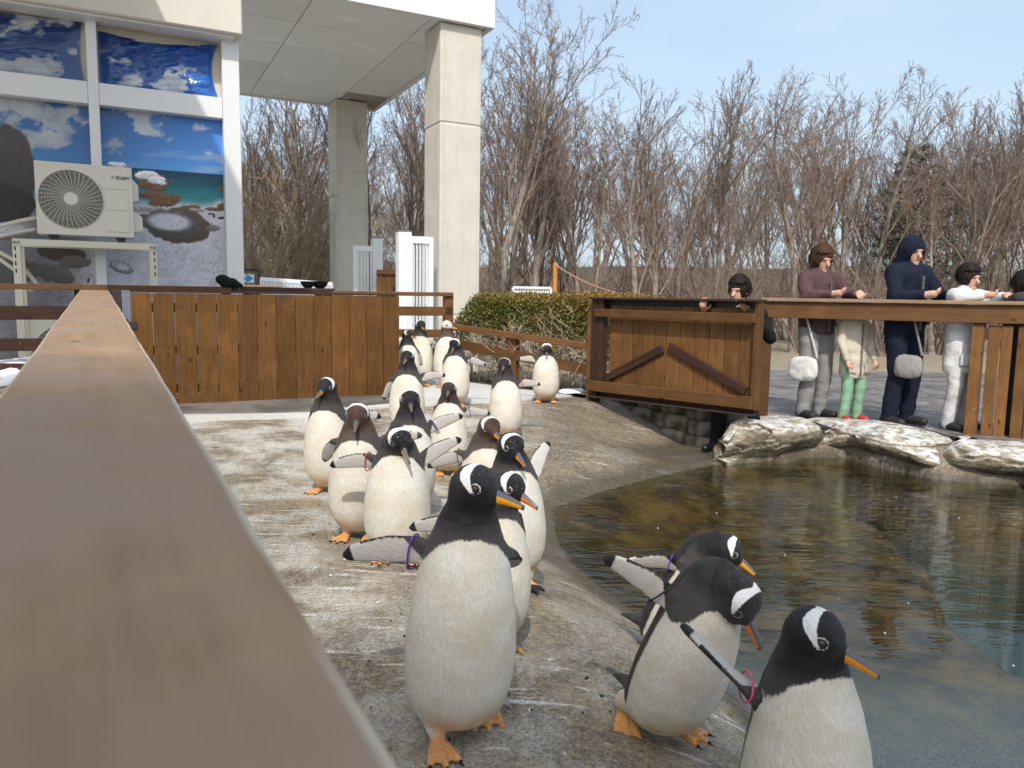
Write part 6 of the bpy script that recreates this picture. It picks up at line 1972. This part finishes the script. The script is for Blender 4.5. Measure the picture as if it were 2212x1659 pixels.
# dry grass at the hedge foot
n_ = 5000
sv = rng.uniform(s0, s1, n_); dpt = rng.uniform(.12, .75, n_)
Pp = HB + ldir * sv[:, None] + lnrm * sgn * dpt[:, None] + EZ * 0.04
dv = rng.normal(0, .6, (n_, 3)) + [0, 0, .8]; dv /= np.linalg.norm(dv, axis=1)[:, None]
wv_ = np.cross(dv, rng.normal(0, 1, (n_, 3))); wv_ /= np.linalg.norm(wv_, axis=1)[:, None]
l_ = rng.uniform(.05, .16, n_)[:, None]
V = np.stack([Pp - wv_ * .003, Pp + wv_ * .003, Pp + dv * l_], 1).reshape(-1, 3)
me = new_mesh('ground_cover', V, np.arange(n_ * 3, dtype=np.int32).reshape(-1, 3))
tag(obj('ground_cover', me, plain('ground_ivy', (0.030, 0.045, 0.016), 0.6, 0.3, var=.5, scale=8)), kind='stuff')
# bits of dark debris and feathers dropped on the concrete
rng = np.random.RandomState(3)
mb = MB(); wb = MB()
for i in range(45):
    u, v = rng.uniform(560, 1400), rng.uniform(930, 1650)
    p = on_ground(u, v)
    if p[2] < WZ + .04: continue
    a = rng.uniform(0, 6.28); d_ = np.array([math.cos(a), math.sin(a), 0]); w_ = np.cross(EZ, d_)
    l_ = rng.uniform(.003, .010)
    (mb if i % 3 else wb).box(p + EZ * .003, (d_, w_, EZ), (l_, l_ * rng.uniform(.25, .5), .0025), .001)
o = mb.obj('debris', plain('debris_dark', (0.02, 0.018, 0.017), 0.8, 0.2)); o['kind'] = 'stuff'
o = wb.obj('feather_bits', plain('feather_white', (0.7, 0.7, 0.7), 0.8, 0.2)); o['kind'] = 'stuff'
# floating specks on the pool
wb = MB()
for i in range(14):
    p = on_z(rng.uniform(1300, 2200), rng.uniform(1050, 1450), WZ + .003)
    if not inside(np.array([p[0]]), np.array([p[1]]), POOL)[0]: continue
    wb.tube([p, p + EZ * .003], rng.uniform(.002, .006), 7)
o = wb.obj('foam_specks', plain('foam', (0.75, 0.77, 0.78), 0.6, 0.3)); o['kind'] = 'stuff'
# ------------------------------------------------------------------ people by the visitor fence and the keeper behind the framed gate
t = NT('skin', 0.5, 0.35)
c = t.mix(t.noise(t.coord('Object'), 14, 3), (0.52, 0.30, 0.21), (0.60, 0.37, 0.27))
c = t.mix(t.rng(t.attr('lip'), 0.2, 0.8), c, (0.42, 0.15, 0.12)); t.color(c)
t.b.inputs['Subsurface Weight'].default_value = 0.08; M_SKIN = t.m
def cloth(name, col, rough=0.85):
    t = NT(name, rough, 0.15)
    P_ = t.coord('Object'); a = t.noise(P_, 7, 4, 0.6); b = t.noise(P_, 160, 2)
    t.color(t.mix(t.rng(a, 0.3, 0.7), tuple(x * .8 for x in col), tuple(min(1, x * 1.1) for x in col)))
    t.bump(t.math('ADD', a, t.math('MULTIPLY', b, .15)), 0.5, 0.03); return t.m
M_HAIRD = cloth('hair_dark', (0.022, 0.015, 0.012), 0.5); M_HAIRB = cloth('hair_brown', (0.075, 0.038, 0.022), 0.5)
def person(x, y, zg, H, yaw, jacket, trousers, shoes, hair, label, arms=None, lean=0.0, legs=None, hood=False, hat=None, panel=None, skirt=False, tilt=(0, 0), stride=0.0, headoff=(0, 0, 0)):
    """faces -Y before yaw. arms: (elbow, wrist) for left (+x) and right in metres of a 1.70 m figure"""
    k = H / 1.70
    A = lambda *p: np.array(p, float)
    hipz, shz = 0.92, 1.39
    ly = -math.sin(R(lean)); lz = math.cos(R(lean))
    def up(p): return A(p[0], p[1] + ly * (p[2] - hipz) if p[2] > hipz else p[1], hipz + (p[2] - hipz) * lz if p[2] > hipz else p[2])
    if arms is None: arms = ((A(.24, -.02, 1.10), A(.22, -.14, .86)), (A(-.24, -.02, 1.10), A(-.22, -.14, .86)))
    if legs is None: legs = ((A(.10, -.03 - stride * .3, .48), A(.11, .02 - stride, .06)), (A(-.10, -.03 + stride * .3, .48), A(-.11, .02 + stride, .06)))
    sh = [up((.185, 0, shz)), up((-.185, 0, shz))]
    hd = up((0, -.02, 1.575)) + A(*headoff)
    Rh = rotm(rx=tilt[0], rz=tilt[1])
    o = None
    # skin: one continuous body
    F = Field(0.0085)
    def f_head(P):
        q = ((P - hd) @ Rh).astype(np.float32)
        d = ellip(q, (0, .012, .015), (.076, .096, .105))
        d = smin(d, rcone(q, (0, -.03, -.05), (0, -.062, -.092), .055, .030), .04)
        d = smin(d, rcone(q, (0, -.088, .005), (0, -.112, -.028), .011, .016), .012)   # nose
        for s_ in (-1, 1):
            d = smin(d, ellip(q, (s_ * .079, .015, -.01), (.012, .022, .032)), .006)   # ears
            d = smin(d, rcone(q, (s_ * .014, -.086, .030), (s_ * .050, -.072, .028), .012, .010), .010)   # brow
        d = np.maximum(d, -(np.minimum(ellip(q, (.031, -.100, .008), (.017, .016, .011)), ellip(q, (-.031, -.100, .008), (.017, .016, .011)))) * 1.0) if False else d
        return d
    F.add(f_head, hd - .16, hd + .16, .03)
    nb_ = up((0, .01, 1.40))
    F.add(lambda P: rcone(P, nb_, hd + Rh @ A(0, .015, -.06), .062, .052), nb_ - .08, hd + .08, .03)
    ctr = up((0, .01, 1.15))
    F.add(lambda P: rcone(P, A(0, .01, .95), up((0, .01, 1.30)), .12, .13, (.8, 1.1, 1)), A(-.2, -.2, .8), up((.2, .2, 1.45)) + A(0, .1, 0), .04)
    for s_, (el, wr) in zip((0, 1), arms):
        p = sh[s_]
        F.add(lambda P, p=p, el=el, wr=wr: np.minimum(rcone(P, p, el, .048, .038), rcone(P, el, wr, .038, .027)), np.min([p, el, wr], 0) - .06, np.max([p, el, wr], 0) + .06, .02)
        sd = 1 if s_ == 0 else -1
        f_ = unit(wr - el); 
        n0 = unit(np.cross(f_, A(sd, 0, 0.15))) if abs(f_[0]) < .8 else A(0, 0, 1.0)
        sd_ = unit(np.cross(n0, f_)) * 1.0
        def hand(P, wr=wr, f_=f_, n0=n0, sd_=sd_, sd=sd):
            d = rcone(P, wr, wr + f_ * .075, .028, .034, None)
            d = smin(d, rcone(P, wr + f_ * .02, wr + f_ * .08 + sd_ * .015, .025, .026), .015)
            for i, (o_, l1) in enumerate(((-.030, .060), (-.010, .072), (.011, .068), (.030, .052))):
                b0 = wr + f_ * .085 + sd_ * o_; b1 = b0 + unit(f_ * .9 - n0 * .5) * l1 * .55; b2 = b1 + unit(f_ * .3 - n0 * .9) * l1 * .5
                d = np.minimum(d, np.minimum(rcone(P, b0, b1, .0105, .0095), rcone(P, b1, b2, .0095, .008)))
            th0 = wr + f_ * .030 + sd_ * .03 * sd; th1 = th0 + unit(f_ * .6 + sd_ * .7 * sd - n0 * .3) * .045
            d = np.minimum(d, np.minimum(rcone(P, th0, th1, .014, .011), rcone(P, th1, th1 + unit(f_ - n0 * .4) * .03, .011, .009)))
            return d
        F.add(hand, wr - .2, wr + .2, .012)
    for s_, (kn, an) in zip((1, -1), legs):
        hp_ = A(s_ * .095, .01, .90)
        F.add(lambda P, hp_=hp_, kn=kn, an=an: np.minimum(rcone(P, hp_, kn, .078, .052), rcone(P, kn, an, .052, .036)), np.min([hp_, kn, an], 0) - .09, np.max([hp_, kn, an], 0) + .09, .03)
    V, Q = F.mesh()
    me = new_mesh('person', V * k, Q, True)
    hl_ = (V - hd) @ Rh
    lip = sstep(.026, .018, np.abs(hl_[:, 0])) * sstep(.011, .006, np.abs(hl_[:, 2] + .062)) * (hl_[:, 1] < -.06)
    set_attr(me, 'lip', lip)
    me.materials.append(M_SKIN)
    o = obj('person', me); o.location = (x, y, zg); o.rotation_euler = (0, 0, R(yaw))
    tag(o, label, 'person', 'people watching by the pool')
    def add(name, F, mat):
        V, Q = F.mesh(); me = new_mesh(name, V * k, Q, True)
        N = np.zeros(len(V) * 3, np.float32); me.vertex_normals.foreach_get('vector', N); N = N.reshape(-1, 3)
        sc, am = ((26, 26, 10), .016) if name in ('hair',) else ((7, 7, 13), .011 if name in ('jacket', 'trousers') else .0)
        dsp = (fbm(V[:, 0] * sc[0] + H * 31, V[:, 1] * sc[1], V[:, 2] * sc[2], seed=int(H * 997) % 50, oct=3) - .5) * 2 * am
        me.vertices.foreach_set('co', ((V + N * dsp[:, None]) * k).astype(np.float32).ravel()); me.update()
        return obj(name, me, mat, o)
    # trousers
    F = Field(0.013)
    F.add(lambda P: rcone(P, A(-.06, .01, .93), A(.06, .01, .93), .125, .125, (1, 1.1, 1)), A(-.25, -.2, .74), A(.25, .2, 1.1), .03)
    for s_, (kn, an) in zip((1, -1), legs):
        hp_ = A(s_ * .095, .01, .89); en = an + unit(kn - an) * .0
        F.add(lambda P, hp_=hp_, kn=kn, en=en: np.minimum(rcone(P, hp_, kn, .108, .078), rcone(P, kn, en, .078, .066)), np.min([hp_, kn, en], 0) - .13, np.max([hp_, kn, en], 0) + .13, .02)
    add('trousers', F, trousers)
    # jacket with sleeves
    F = Field(0.013)
    hem = .60 if skirt else .84
    def f_tor(P):
        b0, b1 = A(0, .01, hem + .08), up((0, .01, 1.32))
        d = rcone(P, b0, b1, .185, .178, (.92, 1.28, 1))
        d = smin(d, rcone(P, sh[0] - A(.03, 0, .02), sh[1] + A(.03, 0, -.02), .085, .085), .06)
        return np.maximum(d, hem - P[:, 2])
    F.add(f_tor, A(-.30, -.28, hem - .02), np.maximum(sh[0], sh[1]) + A(.12, .25, .14), .02)
    for s_, (el, wr) in zip((0, 1), arms):
        p = sh[s_]; we = wr - unit(wr - el) * .015
        F.add(lambda P, p=p, el=el, we=we: np.minimum(rcone(P, p, el, .078, .062), rcone(P, el, we, .062, .045)), np.min([p, el, we], 0) - .09, np.max([p, el, we], 0) + .09, .03)
    F.add(lambda P: rcone(P, up((0, .015, 1.42)), up((0, .02, 1.455)), .082, .076), up((0, 0, 1.40)) - .12, up((0, 0, 1.46)) + .12, .03)
    jk = add('jacket', F, jacket)
    zp = MB()
    for i in range(12):
        z0 = lerp(hem + .03, 1.36, i / 12); z1 = lerp(hem + .03, 1.36, (i + 1) / 12)
        c = up((0, -.150, (z0 + z1) / 2)); zp.box(c * k, ((1, 0, 0), (0, 1, 0), (0, 0, 1)), (.008 * k, .012 * k, (z1 - z0) / 2 * k * .9), .002)
    obj('zip', zp.mesh('zip'), M_STEEL, jk)
    for s_ in (-1, 1):
        c = up((s_ * .115, -.128, hem + .14)); obj('pocket', MB().box(c * k, (unit((1, s_ * .5, 0)), unit((-s_ * .5, 1, 0)), (0, 0, 1)), (.055 * k, .010 * k, .055 * k), .006).mesh('pocket'), jacket, jk)
    # shoes
    for s_, (kn, an) in zip((1, -1), legs):
        F = Field(0.010)
        tp_ = an + A(s_ * .03, -.17, -.02) * A(1, 1, 1)
        F.add(lambda P, an=an, tp_=tp_: np.maximum(smin(rcone(P, an + A(0, .04, -.015), tp_, .045, .038), rcone(P, an, an + unit(kn - an) * (.22 if shoes is M_BOOT else .03), .052, .064 if shoes is M_BOOT else .05), .03), (an[2] - .058) - P[:, 2]), an - .26, an + .30, .01)
        add('boot' if shoes is M_BOOT else 'shoe', F, shoes)
    # hair or hood
    F = Field(0.009)
    def f_hair(P):
        q = ((P - hd) @ Rh).astype(np.float32)
        g = .028 if hood else .022
        d = ellip(q, (0, .022, .026), (.084 + g * .7, .100 + g, .108 + g * .7))
        if hood: d = smin(d, rcone(q, (0, .05, -.09), (0, .03, 0), .105, .09), .05)
        else: d = smin(d, rcone(q, (0, .07, -.03), (0, .075, -.10 if hair is M_HAIRB else -.06), .055, .04), .03)
        face = np.maximum(ellip(q, (0, -.14, -.036), (.070, .125, .088)), q[:, 1] - .03)
        return np.maximum(d, -face)
    F.add(f_hair, hd - .24, hd + .2, .01)
    hm = add('hood' if hood else 'hair', F, jacket if hood else hair)
    if not hood:            # loose strands over the cap of hair
        rg = np.random.RandomState(int(H * 1000) % 97)
        SV, SF = [], []
        for i in range(900):
            a, e = rg.uniform(0, 2 * PI), rg.uniform(.05, 1.45)
            ln = rg.uniform(.3, 1.0) * (1.5 if hair is M_HAIRB else 1.0)
            for j in range(4):
                ee = e - ln * j / 3
                if math.sin(a) < -.25: ee = max(ee, .42)        # stays off the face
                rr_ = np.array([.096, .118, .128]) * (1.0 + .14 * rg.uniform(0, 1))
                q = np.array([math.cos(a + .12 * j * rg.uniform(-1, 1)) * math.cos(max(ee, 0)) * rr_[0], .024 + math.sin(a) * math.cos(max(ee, 0)) * rr_[1], .026 + math.sin(max(ee, 0)) * rr_[2] + min(ee, 0) * .13])
                wd = .008 * (1 - .7 * j / 3); tn_ = np.array([-math.sin(a), math.cos(a), 0]) * wd
                SV += [hd + Rh @ (q - tn_), hd + Rh @ (q + tn_)]
            b0 = len(SV) - 8
            SF += [(b0 + 2 * j, b0 + 2 * j + 1, b0 + 2 * j + 3, b0 + 2 * j + 2) for j in range(3)]
        st_ = obj('strand', new_mesh('strand', np.array(SV) * k, np.array(SF, dtype=np.int32), True), hair, hm); st_['kind'] = 'stuff'
    for s_ in (-1, 1):
        e = obj('eye', EYE_ME, None, o)
        e.matrix_local = Matrix.Scale(k, 4) @ Matrix.Translation(Vector(hd + Rh @ A(s_ * .031, -.083, .008))) @ Matrix.Diagonal((.9, .7, .5, 1))
    return o
M_BOOT = plain('black_rubber', (0.010, 0.010, 0.011), 0.16, 0.55)
M_SHOE = plain('shoe_dark', (0.03, 0.028, 0.028), 0.5, 0.3); M_SHOER = plain('boot_red', (0.50, 0.04, 0.05), 0.3, 0.4); M_SHOEW = plain('shoe_pale', (0.6, 0.6, 0.6), 0.5, 0.3)
K_BLACK = cloth('cloth_black', (0.014, 0.014, 0.016)); K_NAVY = cloth('cloth_navy', (0.012, 0.016, 0.032)); K_GREY = cloth('cloth_grey', (0.27, 0.265, 0.26)); K_BEIGE = cloth('cloth_beige', (0.56, 0.50, 0.41))
K_WHITE = cloth('cloth_white', (0.70, 0.70, 0.71)); K_GREEN = cloth('cloth_green', (0.24, 0.42, 0.27)); K_DARK = cloth('cloth_charcoal', (0.05, 0.045, 0.05)); K_PALE = cloth('cloth_pale', (0.62, 0.61, 0.60)); K_RED = cloth('cloth_red', (0.55, 0.07, 0.08)); K_MAR = cloth('cloth_plum', (0.10, 0.055, 0.06))
A_ = lambda *p: np.array(p, float)
# the keeper pushing the framed gate: bent towards it, both hands on its top edge, one boot at the water
kp = on_z(1522, 975, -0.20)
kdir = 45
pz_ = gz1(kp[0], kp[1])
kpos = ron(SG * 0.80, 0, -0.27)
kz = gz1(kpos[0], kpos[1])
person(kpos[0], kpos[1], kz, 1.70, -42, K_BLACK, K_BLACK, M_BOOT, M_HAIRD, 'person in black trousers and rubber boots pushing the framed gate from behind',
       arms=((A_(.31, .02, 1.14), A_(.20, -.25, 1.385)), (A_(-.31, .02, 1.14), A_(-.24, -.25, 1.385))), lean=3, legs=((A_(.13, .02, .52), A_(.12, .22, .16)), (A_(-.10, -.12, .48), A_(-.14, -.08, .06))), tilt=(8, 0))
def stand(u, vfoot, vtop, off, **kw):
    """stands behind the visitor fence by a distance off; height read from the photo"""
    p = vpl(u, 760, -off); z = pvz + .002
    d = ray(u, vtop); tt_ = np.dot(p - CP, vn) / np.dot(d, vn); H = (CP + d * tt_)[2] - z
    return (p[0], p[1], z, H)
zrail = (zr0 + 0.04)
def lean_arms(H, dy=-.34, sp=.2):
    h = (zrail + 0.045 - pvz) / (H / 1.70)
    return ((A_(.27, dy * .35, h - .02), A_(sp * .8, dy + .02, h)), (A_(-.27, dy * .35, h - .02), A_(-sp * .8, dy + .02, h)))
x, y, z, H = stand(1762, 0, 535, .30)
person(x, y, z, H, 22, K_MAR, K_GREY, M_SHOE, M_HAIRB, 'brown-haired person in a plum jacket and grey trousers leaning on the visitor fence', arms=lean_arms(H), tilt=(14, -10))
def bag(u, v, off, w, h, mat, label):
    p = vpl(u, v, -off)
    o = empty('shoulder_bag', p); tag(o, label, 'bag')
    inv = parent_inv(o)
    B3 = np.stack([vd_, vn, EZ], 1)
    def fb(P):
        q = np.abs((P - p) @ B3) / np.array([w / 2, .06, h / 2]) * (1 + .10 * ((P - p) @ EZ)[:, None] / h)
        return ((q ** 3.2).sum(1) ** (1 / 3.2) - 1) * .06
    F = Field(.012); F.add(fb, p - .2, p + .2, .01); V, Q = F.mesh()
    V = V + (fbm(V[:, 0] * 14, V[:, 1] * 14, V[:, 2] * 9, seed=4, oct=3) - .5)[:, None] * .022
    b = obj('bag_body', new_mesh('bag_body', V, Q, True), mat, o); b.matrix_parent_inverse = inv
    m = MB().tube([p + vd_ * w * .45 + EZ * h * .45, p + vd_ * .02 + EZ * (h * .5 + .35) - vn * .02, p - vd_ * w * .2 + EZ * (h * .5 + .60) - vn * .07], .012, 6); b = m.obj('strap', mat, o); b.matrix_parent_inverse = inv
bag(1735, 795, .08, .30, .26, K_PALE, 'white shoulder bag hanging in front of the person in the plum jacket')
bag(1962, 790, .08, .26, .24, K_GREY, 'grey shoulder bag hanging in front of the person in the black hooded jacket')
x, y, z, H = stand(1846, 0, 604, .26)
person(x, y, z, 1.30, 15, K_BEIGE, K_GREEN, M_SHOER, M_HAIRB, 'child in a beige coat, green trousers and red boots at the visitor fence', skirt=True, tilt=(5, -10))
x, y, z, H = stand(1952, 0, 515, .30)
person(x, y, z, H, 22, K_NAVY, K_NAVY, M_SHOE, M_HAIRD, 'person in a black hooded jacket and dark trousers at the middle of the visitor fence', arms=lean_arms(H, -.32), hood=True, tilt=(10, -12))
x, y, z, H = stand(2078, 0, 575, .28)
person(x, y, z, H, 25, K_WHITE, K_PALE, M_SHOE, M_HAIRD, 'person in a white coat and pale trousers next to the boards of the visitor fence', arms=lean_arms(H, -.30), skirt=True, tilt=(8, -8))
x, y, z, H = stand(2200, 0, 590, .30)
person(x, y, z, H, 28, K_DARK, K_DARK, M_SHOE, M_HAIRD, 'person in a charcoal jacket behind the fence boards at the right edge of the picture', arms=lean_arms(H, -.32), tilt=(8, -5))
# ------------------------------------------------------------------ the nineteen penguins, nearest first
FAR = 0.0075
def by_depth(u, v, depth):
    p = at(u, v, depth); z = max(gz1(p[0], p[1]), pz)
    return dict(loc=(p[0], p[1], z), H=p[2] - z)
penguin(foot_px=(985, 1592), H=.775, yaw=8, lean=(1, 3), hrot=(3, 0, 52), head=(.012, -.006, .005), fl=(60, 62, 20), fr=(93, 8, 0), feet=((.02, .10, .045, 42, 0), (.012, -.05, 0, 0, 18)), fleck=.25, band='purple', band_side='r', vox=.005, hoodz=.005, fat=.95,
        label='largest upright penguin in front beside the handrail, beak turned right, purple ring on its flipper')
penguin(loc=on_ground(1422, 1588), H=.71, yaw=32, lean=(20, 3), head=(.015, -.08, -.10), hrot=(56, -8, 8), fl=(25, 10, 40), fr=(120, 34, -30), feet=((.0, -.02, 0, 0, 10), (-.02, .08, .05, 35, -20)), fleck=.3, red=1, band='black', band_side='r', vox=.005, hoodz=-.01, fat=.98,
        label='penguin bending far forward with its head down, black ring on its raised flipper')
_p = at(1745, 1282, 1.60); _z = gz1(_p[0], _p[1])
penguin(loc=(_p[0], _p[1], _z), H=_p[2] - _z, yaw=14, lean=(2, 0), hrot=(10, 0, 34), head=(0, 0, -.02), fl=(75, 60, 0), fr=(134, 18, 72), fleck=.1, red=.4, band='pink', band_side='r', vox=.005, hoodz=.03,
        label='penguin cut off by the bottom of the picture, pink ring on its raised flipper')
penguin(loc=(.60, 2.88, gz1(.60, 2.88)), H=.66, yaw=46, lean=(24, 0), head=(.0, -.075, -.05), hrot=(30, 0, 22), fl=(40, 20, 30), fr=(78, 46, -40), vox=.006, band='purple', band_side='r',
        label='penguin by the water behind the bending one, yellow-orange beak pointing down to the right')
_p = at(1062, 1004, 2.60); _z = gz1(_p[0], _p[1])
penguin(loc=(_p[0], _p[1], _z), H=_p[2] - _z, yaw=14, lean=(3, 1), hrot=(16, 0, 40), head=(.045, -.03, -.008), fl=(15, 20, 70), fr=(95, 14, -10), fleck=.9, red=1, vox=.006,
        label='penguin looking over the shoulder of the front penguin with a bright orange beak')
penguin(foot_px=(1108, 1258), H=.705, yaw=10, lean=(2, -2), hrot=(22, 0, 22), head=(-.01, -.03, -.012), fl=(135, 60, 0), fr=(12, 20, 70), feet=((.0, -.07, 0, 0, 5), (.0, .05, 0, 0, 0)), fleck=.8, vox=.006, red=.6,
        label='penguin walking nearest the water edge with one orange foot forward and a flipper up')
penguin(foot_px=(858, 1212), H=.70, yaw=6, lean=(5, 1), hrot=(32, -6, 24), head=(.005, -.06, -.045), fl=(128, 14, 0), fr=(92, 4, 0), feet=((.012, -.02, 0, 0, 5), (0, .02, 0, 0, -5)), fleck=1.0, band='red', band_side='r', vox=.006, fat=1.06,
        label='plump penguin with white flecks on its bowed head and a red ring on its flipper')
penguin(foot_px=(775, 1160), H=.715, yaw=2, lean=(3, 1), hrot=(20, 0, 2), head=(0, -.025, -.02), fl=(112, 6, 0), fr=(60, 40, 0), feet=((0, 0, 0, 0, 0), (0, -.03, 0, 0, -10)), brown=1.0, vox=.0065, hoodz=-.022,
        label='brown-hooded penguin facing straight ahead between the left one and the plump one')
penguin(foot_px=(712, 1062), H=.725, yaw=-4, lean=(1, 0), hrot=(14, 4, -12), head=(0, -.01, 0), fl=(97, 6, 0), fr=(8, 30, 70), feet=((0, .03, 0, 0, 0), (0, -.02, 0, 0, -14)), vox=.0065, hoodz=-.022,
        label='leftmost upright penguin standing in front of the plank gate')
penguin(px=(886, 841), H=.735, yaw=4, lean=(0, 0), hrot=(13, 0, 8), head=(0, 0, 0), fl=(122, 5, 0), fr=(20, 20, 60), band=('purple', 'white'), band_side='l', vox=.0065, hoodz=-.02, red=.6,
        label='black-hooded penguin in the middle of the group with purple and white rings on its flipper')
penguin(px=(880, 756), H=.74, yaw=2, lean=(0, 0), hrot=(10, 0, -8), fl=(108, 8, 0), fr=(38, 4, 30), vox=FAR, hoodz=-.022,
        label='tall penguin by the free end of the plank gate with both flippers held out')
penguin(px=(970, 824), H=.70, yaw=-2, lean=(0, 0), hrot=(6, 0, 2), fl=(97, 6, 0), fr=(8, 30, 70), band=('white', 'purple'), band_side='l', brown=.35, vox=FAR, hoodz=.02,
        label='slim penguin in the middle of the group, white ring on its flipper')
penguin(px=(1042, 891), H=.72, yaw=10, lean=(2, 2), hrot=(16, 0, 26), head=(.012, -.025, -.01), fl=(70, 60, 0), fr=(80, 6, 0), brown=.9, band='brown', band_side='r', vox=FAR, bald=0.0,
        label='brown-hooded penguin looking right, just behind the flecked bird at the water edge')
penguin(foot_px=(1092, 948), H=.72, yaw=3, lean=(0, -1), hrot=(10, 0, -10), head=(-.012, 0, 0), fl=(98, 8, 0), fr=(8, 30, 70), feet=((0, -.01, 0, 0, 8), (0, .03, 0, 0, -5)), band='red', band_side='l', vox=FAR, hoodz=-.022, brown=.2,
        label='upright penguin right of the group with a red ring on its outstretched flipper')
penguin(px=(985, 726), H=.735, yaw=-4, lean=(0, 0), hrot=(34, 4, -8), head=(-.005, -.035, -.02), fl=(84, 8, 0), fr=(30, 60, 30), band='blue', band_side='l', vox=FAR, hoodz=-.022,
        label='penguin with bowed head on the pale path, blue ring on its long outstretched flipper')
penguin(foot_px=(1178, 870), H=.695, yaw=0, lean=(2, 0), hrot=(46, 0, 0), head=(0, -.05, -.035), fl=(10, 30, 70), fr=(100, 8, 0), feet=((.025, 0, 0, 0, 8), (-.02, 0, 0, 0, -8)), vox=FAR, fat=1.04, brown=.3,
        label='solitary penguin at the low fence, head bowed, standing with both orange feet showing')
penguin(**by_depth(880, 713, 9.0), yaw=14, lean=(0, 0), hrot=(6, 0, 44), fl=(30, 10, 40), fr=(10, 30, 70), vox=FAR,
        label='penguin half hidden behind the end of the plank gate with its beak to the right')
penguin(**by_depth(908, 691, 9.5), yaw=6, lean=(0, 0), hrot=(12, 0, 22), fl=(14, 20, 60), fr=(85, 30, 0), vox=FAR, brown=.1,
        label='rearmost penguin in front of the white louvred panel')
penguin(**by_depth(966, 692, 9.4), yaw=6, lean=(0, 0), hrot=(2, 0, 52), fl=(15, 30, 60), fr=(102, 14, 0), brown=1.0, bald=1.0, band='green', band_side='r', vox=FAR,
        label='moulting penguin with a mostly white head and brown shoulders beside the fence corner')
